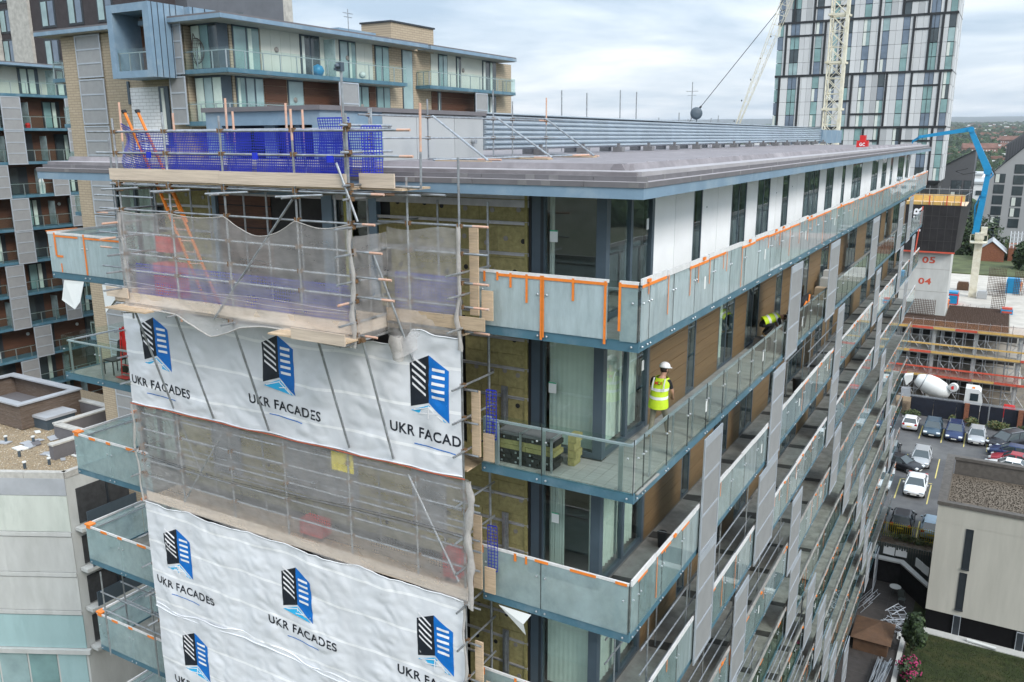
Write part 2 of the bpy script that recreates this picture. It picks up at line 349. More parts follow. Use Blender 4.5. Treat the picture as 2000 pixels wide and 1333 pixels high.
# ---- glazed front-right corner on every storey, and insulated strip
def corner_glazing(k):
    z0, z1 = .22-3*k, (2.81 if k == 0 else 2.98)-3*k
    t = .09; X0, X1 = -2.72, -1.30
    f = MB()
    f.box(-2.93, -2.72, WY-.04, WY+.1, z0, z1)             # left jamb
    f.box(X0+.001, X0+.10, WY-.03, WY+.08, z0+.002, z1-.002)
    f.box(X0+.10, -1.46, WY-.025, WY+.075, z0, z0+.12); f.box(X0+.10, -1.46, WY-.025, WY+.075, z1-.09, z1)
    f.box(-1.46, -1.24, WY-.03, WY+.16, z0-.001, z1+.001)  # corner post
    f.box(-1.36, -1.25, WY+.16, 3.88, z0, z0+.12); f.box(-1.36, -1.25, WY+.16, 3.88, z1-.09, z1)
    f.box(-1.37, -1.245, 2.56, 2.68, z0+.12, z1-.09); f.box(-1.38, -1.24, 3.78, 3.93, z0+.001, z1-.001)
    o = f.build('corner_window', FRAME, main)
    e_ = MB(); e_.box(-2.717, -2.655, WY-.045, WY-.031, z0+.01, z1-.01); e_.build('pane_seal', FRAMED, o)
    g = MB(); g.box(X0+.10, -1.46, WY+.01, WY+.03, z0+.12, z1-.09); g.build('glass', WGLASS, o)
    for a, c in ((WY+.16, 2.56), (2.68, 3.78)):
        g = MB(); g.box(-1.31, -1.29, a, c, z0+.12, z1-.09); g.build('glass', WGLASS, o)
    # curtains: vertical blinds at k=1,3 ; drawn part at 2 ; bare at 0
    def blind(pts, cm, amp=.03, n=60, name='vertical_blind'):
        c = MB(); (ax, ay), (bx, by) = pts
        c.grid(lambda u, v: (ax+(bx-ax)*u+amp*math.sin(u*n*1.9)*(by != ay), ay+(by-ay)*u+amp*math.sin(u*n*1.9)*(by == ay), z0+.1+(z1-z0-.2)*v), n*2, 1)
        c.build(name, cm, o, smooth=True)
    if k == 0:
        blind(((-2.62, WY+.2), (-2.50, WY+.2)), CURTW, .01, 6)
    elif k == 2:
        blind(((-2.60, WY+.25), (-2.22, WY+.22)), CURT, .035, 20, 'curtain'); blind(((-1.62, WY+.25), (-1.5, WY+.25)), CURTW, .03, 8, 'curtain')
        blind(((-1.5, 1.6), (-1.5, 3.75)), CURT, .04, 45, 'curtain')
    else:
        blind(((-2.60, WY+.2), (-1.52, WY+.2)), CURT, .0035, 30); blind(((-1.5, 1.6), (-1.5, 3.75)), CURT, .012, 40)
    if k < 3:
        nz = z0+1.55-.25*(k > 0)
        n_ = MB(); n_.box(-2.52 if k != 2 else -2.42, -2.34 if k != 2 else -2.24, WY-.002, WY+.006, nz, nz+.24); nn_ = n_.build('notice_sheet', PAPER, o)
        n_ = MB(); n_.box(-2.52 if k != 2 else -2.42, -2.34 if k != 2 else -2.24, WY-.006, WY-.003, nz+.215, nz+.24)
        n_.build('notice_heading', GREENT, nn_)
        n_ = MB(); n_.box(-1.285, -1.28, 3.55, 3.68, nz+.1, nz+.34); n_.build('notice_sheet', PAPER, o)
for k in range(5): corner_glazing(k)
b = MB()
for i in range(9): yy = random.uniform(4.4, 30); zz = random.uniform(.6, 2.2); b.box(WX+.012, WX+.02, yy, yy+.03, zz, zz+.04)
b.split('fixing_mark', FRAMED, main)
def left_corner(k):
    z0, z1 = .22-3*k, (2.81 if k == 0 else 2.98)-3*k
    f = MB(); f.box(-16.58, -16.4, WY-.03, WY+.1, z0, z1); f.box(-14.95, -14.75, WY-.03, WY+.1, z0, z1); f.box(-16.4, -14.95, WY-.025, WY+.09, z0, z0+.12); f.box(-16.4, -14.95, WY-.025, WY+.09, z1-.1, z1)
    f.box(-15.7, -15.6, WY-.02, WY+.09, z0+.12, z1-.1)
    o = f.build('corner_window', FRAME, main)
    g = MB(); g.box(-16.4, -14.95, WY+.01, WY+.03, z0+.12, z1-.1); g.build('glass', WGLASS, o)
    c = MB(); c.grid(lambda u, v: (-16.3+1.3*u, WY+.3+.04*math.sin(u*60), z0+.1+(z1-z0-.2)*v), 60, 1); c.build('curtain', CURT, o, smooth=True)
for k in range(6): left_corner(k)
b = MB()
b.box(WXL-.02, WXL+.2, WY+.105, 59.7, GZ, 2.8); b.box(WXL+.2, WX-.3, 59.4, 59.7, GZ, 2.8); b.build('rear_wall', WHITEP, main)
# ---- insulated front wall X -14.75..-2.93
b = MB(); b.box(-14.74, -2.935, WY+.06, WY+.3, GZ, 2.80)
b.build('block_wall', BLACK, main)
b = MB(); b.box(-2.99, -2.932, WY-.06, WY+.058, GZ, 2.79); b.build('cavity_strip', BLACK, main)
OPEN = {0: [(-12.35, -8.6), (-8.55, -7.05)], 2: [(-16,-15.9)]}
random.seed(3)
fx = MB(); fxd = MB()
def rock_rows(x0, x1, z0, z1, rows, seed=0):
    h = (z1-z0)/rows
    for r_ in range(rows):
        x = x1 - (0 if r_ % 2 else .6)
        edges = [x1]
        while edges[-1] > x0+.35: edges.append(max(x0, edges[-1]-(1.2 if len(edges) > 1 or r_ % 2 else .75)))
        for a, c in zip(edges[:-1], edges[1:]):
            if a-c < .05: continue
            p = MB(); d = random.uniform(0, .012); p.box(c+.004, a-.004, WY-.06-d, WY+.058, z0+r_*h+.004, z0+(r_+1)*h-.004); p.build('insulation_board', ROCK, main)
            n = 2 if a-c > .7 else 1
            for i in range(n):
                cx_ = c+(a-c)*((i+.5)/n)+random.uniform(-.08, .08); cz_ = z0+(r_+.5)*h+random.uniform(-.08, .08)
                (fxd if random.random() < .45 else fx).lathe((cx_, WY-.06-d-.012, cz_), [(.055, 0), (.055, .012)], 10, (0,1,0))
for k in range(5):
    zb = .02-3*k; zt = zb+3.0 if k else 2.74
    rock_rows(-4.6 if k in (1, 3, 4) else -14.72 if k == 2 else -6.95, -3.0, zb, zt, 4 if k else 4)
    if k == 0: rock_rows(-14.72, -12.45, zb, zt, 4)
    for i in range(4 if k else 4):
        zz = zb+.62+i*.66 if k else .15+i*.65+.02
        xs = (-14.72, -3.0)
        if k == 0: segs = [(-14.72, -12.45), (-6.95, -2.98)]
        else: segs = [(-14.72 if k == 2 else -4.9, -2.98)]
        for s0, s1 in segs:
            p = MB(); p.box(s0, s1, WY-.085, WY-.072, zz-.035, zz+.035); p.box(s0, s1, WY-.125, WY-.0851, zz+.025, zz+.035); p.build('cladding_rail', RAIL, main)
fx.build('insulation_fixing', WASH, main, kind='stuff'); fxd.build('insulation_fixing', BLACK, main, kind='stuff')
p = MB(); p.box(-12.45, -2.98, WY-.09, WY-.02, 2.45, 2.6); p.box(-12.45, -2.98, WY-.10, WY-.02, 2.62, 2.72); p.build('head_rail', RAIL, main)
# vertical edge board of wool, brackets on the wool, down pipe
for k in range(5):
    p = MB(); p.box(-3.06, -2.995, WY-.11, WY-.062, .05-3*k, 2.7-3*k); p.build('insulation_edge', ROCKE, main)
    if k: p = MB(); p.box(-3.62, -3.46, WY-.16, WY-.128, .3-3*k, 1.55-3*k); p.box(-3.56, -3.52, WY-.19, WY-.161, .4-3*k, 1.5-3*k); p.build('wall_bracket', GALV, main)
p = MB(); p.tube((-3.85, WY-.3, -9), (-3.85, WY-.3, 1.95), .026); p.build('drain_rod', GALV, main)
# upper storey recessed opening with timber & blue frame
p = MB(); p.box(-12.44, -12.3, WY-.1, WY+.4, .2, 2.8); p.box(-8.62, -8.3, WY-.12, WY+.4, .2, 2.8); p.box(-7.25, -6.97, WY-.1, WY+.3, .2, 2.8); p.box(-12.3, -8.62, WY-.1, WY+.3, 2.5, 2.8); p.build('opening_frame', ZINC, main)
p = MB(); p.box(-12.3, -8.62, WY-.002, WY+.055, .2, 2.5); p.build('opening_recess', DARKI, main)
for i in range(8):
    p = MB(); p.box(-12.25, -10.4, WY-.03, WY-.006, .25+i*.28, .5+i*.28); p.build('timber_plank', TIMW, main)
p = MB(); p.box(-8.28, -7.27, WY+.02, WY+.05, .3, 2.5); p.build('stair_window', [WGLASS], main)
p = MB(); p.box(-7.95, -7.72, WY-.10, WY-.07, .3, 2.55); p.build('wool_strip', mat('wool_yellow', (.52,.50,.16), .9, 0, .1, 8, .4), main)
# lower band windows behind netting (storey 2)
for x0, x1 in ((-13.2, -12.1), (-10.4, -7.9), (-6.2, -5.2)):
    p = MB(); p.box(x0, x1, WY-.10, WY-.075, -5.4, -3.6); p.build('sheeted_opening', mat('vapour_sheet', (.30,.32,.34), .5, 0, .1, 3), main)
# ================================================ BALCONIES
PW = 1.325
FILMS = {0: FILM, 1: GLASSC, 2: FILML, 3: FILML, 4: FILML, 5: GLASS, 6: GLASS, 7: GLASS, 8: GLASS, 9: GLASS}
bolt_prof = [(.022, 0), (.022, .02), (.012, .03)]
random.seed(11)
SCREENS = {0: [(12.35,14.0),(19.0,20.9),(30.2,32.5),(41.6,44.0),(47.4,49.6)], 1: [(4.2,5.62),(10.9,12.45),(22.0,23.5),(33.5,35.2),(44.5,46.2),(52,54)],
    2: [(4.2,5.62),(10.0,12.3),(21.8,23.6),(36.0,38.0),(50,52)], 3: [(8.0,9.5),(15.5,17.2),(24,25.8),(40,42)], 4: [(7.2,8.8),(16.2,18),(29,31),(46,48)],
    5: [(11,12.6),(20.5,22.2),(35,37),(48,50)], 6: [(11,12.6),(24,26),(38,40),(52,54)], 7: [(15,16.7),(27,29),(41,43)], 8: [(17,18.7),(30,32),(44,46)], 9: [(22,24),(36,38),(50,52)]}
NAME_ORD = ['top', 'second', 'third', 'fourth', 'fifth', 'sixth', 'seventh', 'eighth', 'ninth', 'lowest']
for k in range(NST):
    z = -3*k; H = z+1.31
    sl_ = MB()
    sl_.box(-3.40, -.02, .02, WY-.05, z+.02, z+.17); sl_.box(WX+.015, -.02, WY-.05, 59.6, z+.02, z+.17)
    bal = sl_.build('balcony', CONC if k else CONC, main)
    if k in (1,): bal['label'] = 'decked balcony with clear glass, second below the roof'
    sf = MB(); sf.box(-3.42, -.06, .06, WY-.02, z-.012, z+.018); sf.box(WX+.02, -.06, WY-.02, 59.6, z-.012, z+.018); sf.build('soffit', SOFF, bal)
    # fascia sections
    xs = [-3.42, -1.98, -.012]
    for a, c in zip(xs[:-1], xs[1:]):
        f = MB(); f.box(a, c-.008, -.012, .018, z, z+.2); f.build('fascia', FASC, bal)
    y = -.012; 
    while y < 59.6:
        y2 = min(y+5.3, 59.7); f = MB(); f.box(-.018, .012, y, y2-.008, z, z+.2); f.build('fascia', FASC, bal); y = y2
    gm = FILMS[k]
    # front panes
    bolts = MB()
    for (a, c) in ((-3.42, -1.99), (-1.97, -.03)):
        if k == 0 and a > -2: # film cut: bare strip near the corner
            g = MB(); g.box(a, -.62, -.034, -.016, z+.19, H); g.build('glass_pane', FILM, bal)
            g = MB(); g.box(-.62, -.36, -.034, -.016, z+.19, H); g.build('glass_pane', GLASSC, bal)
            g = MB(); g.box(-.36, c, -.034, -.016, z+.19, H); g.build('glass_pane', FILML, bal)
        else:
            g = MB(); g.box(a, c, -.034, -.016, z+.19, H); g.build('glass_pane', gm, bal)
        for bx_ in (a+.09, c-.09):
            for bz in (z+.1, z+.92): bolts.lathe((bx_, -.034, bz), bolt_prof, 8, (0,-1,0))
    # side panes
    y = .02; i = 0; runs = MB(); far_screens = []
    while y < 59.5:
        y2 = min(y+PW, 59.7) if i else .42
        if y < 25:
            g = MB(); g.box(.016, .034, y+.006, y2-.006, z+.19, H); g.build('glass_pane', {FILM: random.choice(FILMA), FILML: random.choice(FILMV), GLASS: random.choice(GLV)}.get(gm, gm), bal)
            for by in (y+.07, y2-.07):
                for bz in (z+.1, z+.92): bolts.lathe((.034, by, bz), bolt_prof, 6, (1,0,0))
        else: runs.box(.016, .034, y+.006, y2-.006, z+.19, H)
        y = y2; i += 1
    runs.build('glass_pane', gm, bal, kind='stuff')
    sl2 = MB(); y = .42
    while y < 59: sl2.box(.014, .036, y-.008, y+.008, z+.19, H-.01); y += PW
    sl2.box(-1.988, -1.972, -.036, -.014, z+.19, H-.01); sl2.box(-.012, .002, -.03, -.012, z+.19, H); sl2.build('pane_joint', SEAL, bal, kind='stuff')
    st = MB(); y = 3.7+k*.6
    while y < 24: st.box(.0355, .038, y, y+.11, z+.62, z+.90); y += 5.3
    st.split('pane_sticker', PAPER, bal)
    bolts.build('glass_bolt', ALU, bal, kind='stuff')
    # handrail & posts
    r_ = MB(); r_.box(-3.36, -.13, .07, .13, z+1.12, z+1.16); r_.box(-.13, -.07, .07, 59.5, z+1.12, z+1.16); r_.build('handrail', PERFW if k in (1,) else ALU if k < 4 else DTAPE, bal)
    if k == 1: p = MB(); p.box(-3.40, -3.25, .03, .13, z+.17, z+1.2); p.box(-3.12, -3.04, .04, .1, z+.17, z+1.119); p.build('end_post', PERFW, bal)
    for px in (-3.3, -1.98, -.3) if k < 6 else ():
        p = MB(); p.box(px-.045, px+.045, .05, .07, z+.17, z+1.119); p.build('post', ALU, bal)
    ps = MB(); y = 1.0; j = 0
    while y < 59:
        if y < 22 and k < 5: p = MB(); p.box(-.07, -.05, y-.045, y+.045, z+.17, z+1.119); p.build('post', ALU, bal)
        else: ps.box(-.07, -.05, y-.045, y+.045, z+.17, z+1.119)
        y += PW
    ps.build('post', ALU, bal, kind='stuff')
    # floor: deck boards or torn up screed with bitumen lines
    if k in (1,):
        x = -3.38
        while x < -.15:
            p = MB(); p.box(x, x+.24, .06, WY-.06, z+.175, z+.2); p.build('deck_board', DECK, bal); x += .247
        y = WY-.05; 
        while y < 40:
            p = MB(); p.box(WX+.03, -.12, y, y+.55, z+.175, z+.2); p.build('deck_board', DECK, bal); y += .557
    elif k:
        y = 1.8
        while y < 58:
            a = MB(); y2 = y+random.uniform(.25, .5)
            n_ = len(a.v); a.box(WX+.03, -.12, y, y2, z+.172, z+.176)
            a.v = [(x_, y_+(.25 if x_ > -.5 else 0)*random.uniform(.4, 1), z_) for x_, y_, z_ in a.v]
            if y < 25 or k < 4: a.build('bitumen_patch', CONCD, bal)
            y += random.uniform(2.2, 3.2)
    # tape
    if True:
        wt = MB(); ot = MB()
        if k != 1:
            for (a, c) in (((-3.42, -.60), (-.38, -.01)) if k == 0 else ((-3.42, -.01),)): wt.box(a, c, -.045, -.008, H-.045, H+.012)
            if k == 0:
                for (a, c) in ((-2.95, -.62), (-.38, -.02)): ot.box(a, c, -.048, -.046, H-.10, H-.045)
                for a, h in ((-3.28, .2), (-2.98, .16), (-2.68, .28), (-2.32, .55), (-2.0, 1.25), (-1.96, 1.2), (-1.32, .42), (-.66, 1.18), (-.37, .9)): ot.box(a-.025, a+.025, -.0505, -.0485, H-.03-h, H-.02)
            else:
                for a, c in ((-3.42, -3.38), (-2.62, -2.56), (-2.35, -2.3), (-2.12, -1.8), (-1.3, -.72), (-.3, -.05)): ot.box(a, c, -.049, -.0465, H-.06-(.12 if c-a < .1 else 0), H-.0)
        y = 0.0
        while y < 59 and k != 1:
            y2 = y+PW; wob = random.uniform(-.01, .03)
            wt.box(.008, .045, y, y2-.02, H-.05-wob, H+.03+random.uniform(0, .05))
            if random.random() < (.9 if k == 0 else .35): ot.box(.046, .049, y+(.0 if k == 0 else .3), y2-(.05 if k == 0 else random.uniform(.2, .7)), H-.10-wob, H-.045-wob)
            if random.random() < (.85 if k == 0 else .4):
                ot.box(.0495, .0515, y2+.05-.015, y2+.05+.02, H-random.uniform(.35, 1.2), H-.04)
            if random.random() < (.7 if k == 0 else .15):
                yy = y+random.uniform(.2, 1.1); ot.box(.0495, .0515, yy, yy+.035, H-random.uniform(.15, .5), H-.04)
            if random.random() < .3:
                yy = y+random.uniform(.2, 1.1); ot.box(.05, .09, yy, yy+.12, H-.02, H+.04)
            y = y2
        wt.split('film_edge', WTAPE if k < 4 else DTAPE, bal, test=lambda q: q[1] < 20); ot.split('orange_tape', ORANGE, bal, test=lambda q: q[1] < 14 and k <= 2)
    # left front balcony
    sb = MB(); sb.box(-17.85, -14.4, .02, WY-.05, z+.02, z+.17); sb.box(-17.83, WXL-.03, WY-.05, 30, z+.02, z+.17)
    bl = sb.build('balcony', CONC, main)
    sf = MB(); sf.box(-17.6, -14.5, .06, WY-.02, z-.03, z+.018); sf.box(-17.6, WXL-.03, WY-.02, 30, z-.03, z+.018); sf.build('soffit', SOFF, bl)
    for a, c in ((-17.85, -16.2), (-16.2, -14.4)):
        f = MB(); f.box(a, c-.008, -.012, .018, z, z+.2); f.build('fascia', FASC, bl)
        g = MB(); g.box(a+.01, c-.01, -.034, -.016, z+.19, H); g.build('glass_pane', {0: FILM, 1: GLASSC}.get(k, FILML), bl)
        b2 = MB()
        for bx_ in (a+.1, c-.1):
            for bz in (z+.1, z+.92): b2.lathe((bx_, -.034, bz), bolt_prof, 8, (0,-1,0))
        b2.build('glass_bolt', ALU, bl, kind='stuff')
    f = MB(); f.box(-17.88, -17.85, -.012, 30, z, z+.2); f.build('fascia', FASC, bl)
    y = .01
    while y < 10:
        g = MB(); g.box(-17.9, -17.882, y, y+1.95, z+.19, H); g.build('glass_pane', {0: FILML, 1: GLASSC}.get(k, FILML), bl); y += 1.97
    r_ = MB(); r_.box(-17.75, -14.45, .07, .13, z+1.12, z+1.16); r_.box(-17.78, -17.72, .131, 12, z+1.12, z+1.16)
    r_.build('handrail', PERFW if k == 1 else ALU, bl)
    for px in (-17.6, -16.2, -14.6):
        p = MB(); p.box(px-.045, px+.045, .05, .07, z+.17, z+1.119); p.build('post', ALU, bl)
    if k != 1 and k < 6:
        wt = MB(); wt.box(-17.85, -14.45, -.045, -.008, H-.05, H+.012); wt.box(-17.92, -17.87, 0, 8, H-.05, H+.012); wt.split('film_edge', WTAPE, bl)
        ot = MB()
        if k == 0:
            ot.box(-17.5, -16.45, -.048, -.046, H-.12, H-.07); ot.box(-16.15, -14.6, -.048, -.046, H-.12, H-.07); ot.box(-16.22, -16.15, -.0505, -.0485, z+.2, H+.01); ot.box(-17.55, -17.47, -.0505, -.0485, H-.65, H)
            ot.box(-17.5, -17.2, -.0505, -.0485, z+.62, z+.68); ot.box(-17.35, -17.3, -.0505, -.0485, z+.2, z+.45); ot.box(-17.93, -17.86, -.03, .9, H+.013, H+.03)
        else:
            for a, c in ((-17.8, -17.6), (-17.1, -16.8), (-16.3, -16.1), (-15.4, -15.0), (-14.7, -14.55)): ot.box(a, c, -.048, -.046, H-.08, H-.0)
            ot.box(-17.86, -17.6, -.06, .15, H+.013, H+.06); ot.box(-17.94, -17.86, 2, 2.4, H, H+.08)
        ot.split('orange_tape', ORANGE, bl)
    # screens on the right side
    for a, c in SCREENS.get(k, ()):
        fr = MB(); xo = .06; zb, zt = z-3.0+.0, z-.02; xt, xb = .075, .11
        fr.box(xt, xb, a, a+.07, zb, zt); fr.box(xt, xb, c-.07, c, zb, zt)
        for q in range(4): zz = zb+(zt-zb-.07)*q/3; fr.box(xt+.002, xb-.002, a+.07, c-.07, zz, zz+(.07 if q in (0,) else .05 if q < 3 else .07))
        fr.box(xt+.003, xb-.003, a+.07, c-.07, zt-.22, zt-.07)
        s_ = fr.build('privacy_screen', PERFW, main)
        for q in range(3):
            g = MB(); z_a = zb+(zt-zb-.07)*q/3+.05; z_b = zb+(zt-zb-.07)*(q+1)/3; 
            if q == 2: z_b = zt-.22
            g.box(xt+.01, xt+.018, a+.07, c-.07, z_a, z_b); g.build('perforated_sheet', PERF, s_)
# loose film hanging under balconies
for pts in ([(-17.3,-.05,-.02),(-16.4,-.05,.0),(-16.45,-.2,-.55),(-16.7,-.22,-.78),(-17.45,-.1,-.6)], [(-15.6,-.05,-.02),(-14.5,-.05,-.02),(-14.9,-.2,-.35),(-15.35,-.2,-.75),(-15.5,-.1,-.6)], [(-3.0,-.05,-6.02),(-2.2,-.05,-6.02),(-2.35,-.12,-6.25),(-2.3,-.1,-6.5)]):
    p = MB(); p.quad(*pts); n0 = len(pts); p.quad(*[(x, y+.01, z) for x, y, z in pts][::-1]); p.build('loose_film', PAPER, main)
# ================================================ ROOF
roof = MB(); roof.box(-17.9, .03, -.06, 60.3, 2.79, 2.99); rf = roof.build('roof', ZINC, main)
b = MB(); b.box(-17.7, -.2, .15, 60.1, 2.99, 3.25)
b.build('roof_deck', FELT, rf)
def ringbox(o, z0, z1, m, nm, seg, lab=None):
    # o = inset of the outer face ; strip 0.12 thick along front and right edge, in lengths
    x = -17.9+o
    while x < .03-o-.01:
        x2 = min(x+seg, .03-o); q = MB(); q.box(x+.004, x2-.004, -.06+o, -.06+o+.14, z0, z1); q.build(nm, m, rf); x = x2
    y = -.06+o+.14
    while y < 60.3-o:
        y2 = min(y+seg, 60.3-o); q = MB(); q.box(.03-o-.14, .03-o, y+.004, y2-.004, z0, z1); q.build(nm, m, rf); y = y2
ringbox(-.02, 2.99, 3.085, FELTD, 'edge_capping', 2.4)
ringbox(.11, 3.09, 3.18, FELTD, 'edge_capping', 2.4)
b = MB()
for y0 in range(0, 60, 3):
    b.box(-.02, .054, y0-.03, y0+.10, 2.992, 3.088); b.box(-.16, -.076, y0+1.2, y0+1.33, 3.092, 3.183)
for x0 in (-16.6, -14.2, -5.1, -4.0, -2.5, -2.0, -.25): b.box(x0, x0+.19, -.084, -.03, 2.992, 3.088); b.box(x0+.1, x0+.29, .044, .1, 3.092, 3.183)
b.split('capping_joint', mat('joint_tape', (.19,.185,.19), .7, 0, .1, 4), rf)
b = MB(); b.box(-17.7, -.11, .18, .62, 3.18, 3.262); b.box(-.60, -.11, .62, 60.1, 3.18, 3.258); b.build('roof_gutter', mat('gutter_felt', (.37,.355,.37), .8, 0, .08, 1.5, .2, dirt=(.28,.27,.28)), rf)
b = MB(); b.box(-17.9, .045, -.075, .045, 3.086, 3.094); b.box(-.115, .045, .045, 60.2, 3.086, 3.094); b.build('capping_ledge', FELTL, rf)
b = MB(); b.prism([(0,0),(.32,0),(.24,.13),(.08,.13)], (-17.5, .62, 3.25), (0,1,0), (0,0,1), (16.95, 0, 0)); b.prism([(0,0),(-.32,0),(-.24,.13),(-.08,.13)], (-.60, .62, 3.25), (1,0,0), (0,0,1), (0, 59.4, 0)); b.build('roof_kerb', FELT, rf)
# seams in the roof felt
b = MB()
for y0 in range(2, 60): b.box(-9, -.95, y0, y0+.05, 3.25, 3.256)
b.build('felt_seam', FELTL, rf)
b = MB()
for i in range(60): 
    y0 = 1+i*.98+random.uniform(-.2, .2); b.box(-.72, -.68, y0, y0+.07, 3.38, 3.392)
b.split('kerb_clip', FELTL, rf)
# louvre screen
lv = MB(); y0 = 10.4
ls = thing_part = None
def blade(y0, y1):
    q = MB()
    for i in range(7):
        z0 = 3.48+i*.165; q.prism([(0,-.02),(.06,.0),(.13,.05),(.13,.09),(0,.15)], (-9.78, y0, z0), (1,0,0), (0,0,1), (0, y1-y0, 0))
    q.box(-9.84, -9.79, y0, y1, 3.46, 4.64); q.box(-9.84, -9.6, y0, y1, 4.64, 4.68)
    return q
LOUV = mat('louvre_steel', (.50,.58,.65), .4, .3, .06, 1.5)
scr = blade(10.4, 12.4).build('louvre_screen', LOUV, main)
y0 = 12.41
while y0 < 67:
    blade(y0, y0+3.99).build('louvre_section', LOUV, scr); y0 += 4
b = MB(); b.box(-9.9, -9.5, 68, 78, 3.3, 4.5); b.build('end_housing', ZINC, scr)
BLK = mat('support_block', (.2,.2,.21), .8, 0, .1, 4)
for i in range(16):
    yy = 13.5+i*3.6
    for xx in (-9.35, -10.6):
        p = MB(); p.box(xx-.22, xx+.22, yy+(1.4 if xx < -10 else 0), yy+.35+(1.4 if xx < -10 else 0), 3.255, 3.46); p.box(xx-.06, xx+.06, yy+.1+(1.4 if xx < -10 else 0), yy+.2+(1.4 if xx < -10 else 0), 3.46, 3.62); p.build('support_block', BLK, main)
b = MB()
for i in range(9):
    yy = 20+i*3.1+random.uniform(-1, 1); hh = random.choice((4.95, 5.1, 5.3, 5.9, 6.2)); b.tube((-12, yy, 3.25), (-12.02, yy, hh), .03, 6)
b.build('far_scaffold_pole', GALV, main)
b = MB(); b.tube((-13.2, 42, 3.3), (-13.2, 42, 7.4), .03, 6); b.box(-13.6, -12.8, 41.99, 42.01, 6.8, 6.83); b.box(-13.5, -12.9, 41.99, 42.01, 6.55, 6.57); b.build('aerial', GALV, main)
b = MB(); b.lathe((-12.2, 40, 5.35), [(.05, .10), (.26, .08), (.37, .02), (.39, 0), (.1, -.02)], 18, (.45,-.85,.1)); b.tube((-12.2, 40.1, 3.3), (-12.2, 40.1, 5.3), .03); b.build('satellite_dish', FRAME, main)
# stair / plant housings
hs = MB(); hs.box(-13.9, -9.72, 2.5, 10.3, 3.25, 4.45)
GREYP = mat('grey_cladding', (.42,.44,.45), .55, 0, .04, 1, dirt=(.36,.38,.4), dscale=.5)
h = MB(); h.box(-13.9, -13.3, 2.5, 5.0, 3.2, 4.56); h.box(-13.3, -10.0, 2.5, 2.8, 4.2, 4.56); h.box(-10.0, -9.72, 2.5, 5.0, 3.2, 4.56); h.box(-13.3, -10.0, 2.801, 5, 4.3, 4.56)
house = h.build('stair_housing', ZINC, main)
for a, c in ((5.0, 6.6), (6.6, 8.6), (8.6, 10.3)):
    p = MB(); p.box(-13.9, -9.72, a+.01, c-.01, 3.2, 4.54); p.build('housing_panel', GREYP, house)
p = MB(); p.box(-13.98, -9.64, 2.42, 10.4, 4.56, 4.68); p.build('housing_capping', FELTD, house)
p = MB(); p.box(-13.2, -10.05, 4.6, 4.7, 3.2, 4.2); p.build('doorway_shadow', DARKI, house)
p = MB(); p.box(-12.1, -11.7, 2.9, 3.0, 3.2, 4.2); p.box(-11.0, -10.8, 2.9, 3.0, 3.2, 4.2); p.split('door_frame', ZINC, house)
p = MB(); p.tube((-9.7, 9.6, 3.75), (-9.55, 9.6, 3.75), .07, 10); p.build('vent_pipe', ALU, house)
# plinth blocks of level-left roof
# ================================================ FRONT SCAFFOLD
scaf = thing('scaffold', 'galvanised tube scaffold up the end wall with a cantilevered top bay over the banners', 'scaffold', (-8.8, -1.0, GZ))
coup = MB()
TR = .0242
def tube(p, q, nm='ledger', m=GALV, r=TR, par=scaf, pink=None):
    b = MB(); p = Vector(p); q = Vector(q); b.tube(p, q, r, 8)
    if pink:
        b.mi(1); d = (q-p).normalized(); L = (q-p).length; a = p+d*(L-pink) if pink > 0 else p; c = q if pink > 0 else p+d*(-pink)
        b.tube(a-d*.001 if pink < 0 else a, c+d*.001, r+.0012, 8)
    return b.build(nm, [m, TUBEP], par, smooth=False)
def cp(x, y, z): 
    coup.box(x-.05, x+.05, y-.045, y+.045, z-.04, z+.04); coup.tube((x-.02, y-.075, z-.05), (x-.02, y-.075, z+.05), .012, 5)
random.seed(21)
XS = [-13.98,-12.44,-10.54,-8.69,-6.69,-4.8,-3.56]
for i, x in enumerate(XS):
    top = {0: 3.9, 5: 3.1, 6: 3.5}.get(i, 2.7)
    tube((x, -.5, GZ), (x, -.5, top), 'standard')
    tube((x, .55, GZ), (x, .55, 2.6), 'standard')
X2 = [-12.35,-10.62,-8.86,-6.82,-5.42]
for i, x in enumerate(X2):
    tube((x, -1.5, -.25 if i else -.35), (x, -1.5, 4.32+.1*(i % 2)), 'standard', pink=[0, -.5, .0, .6, 0][i] or None)
for x, y, z in ((-12.9,-.9,4.7),(-10.1,-.2,4.75),(-8.2,-.25,4.6),(-6.3,-.6,4.7),(-4.3,-.7,4.5)): tube((x, y, 2.9), (x+.03, y, z), 'standard', pink=.9)
for x in (-13.35, -11.7, -9.7, -7.6, -5.75): tube((x, -.35, 2.7), (x, -.35, 4.45), 'standard', pink=.7 if x in (-11.7, -9.7, -7.6) else None)
for z, x0, x1 in ((4.02,-13.35,-3.95),(3.55,-13.1,-3.9),(2.84,-12.7,-4.6),(2.26,-13.2,-4.85),(1.72,-12.4,-4.7),(1.22,-12.6,-4.5),(.82,-12.5,-4.45),(.04,-12.7,-4.9)):
    tube((x0, -1.47, z), (x1, -1.47, z-.02), 'ledger', pink=.3)
    for x in X2: cp(x, -1.475, z)
for z, x0, x1 in ((4.05,-14.1,-5.3),(3.5,-13.9,-5.4),(2.76,-14.2,-4.0)):
    tube((x0, -.3, z), (x1, -.3, z), 'ledger', pink=-.4)
# right bay ledgers on the outer face
for z in (2.2, 1.66, 1.08, .6, .1): 
    tube((-5.6, -.44, z), (-2.94, -.44, z), 'ledger', pink=.35 if z != 1.66 else None)
    for x in (-4.8, -3.56): cp(x, -.47, z)
for z in (2.95, 2.8): tube((-5.3, -1.0, z), (-4.1, -1.0, z-.01), 'ledger', pink=-.6)
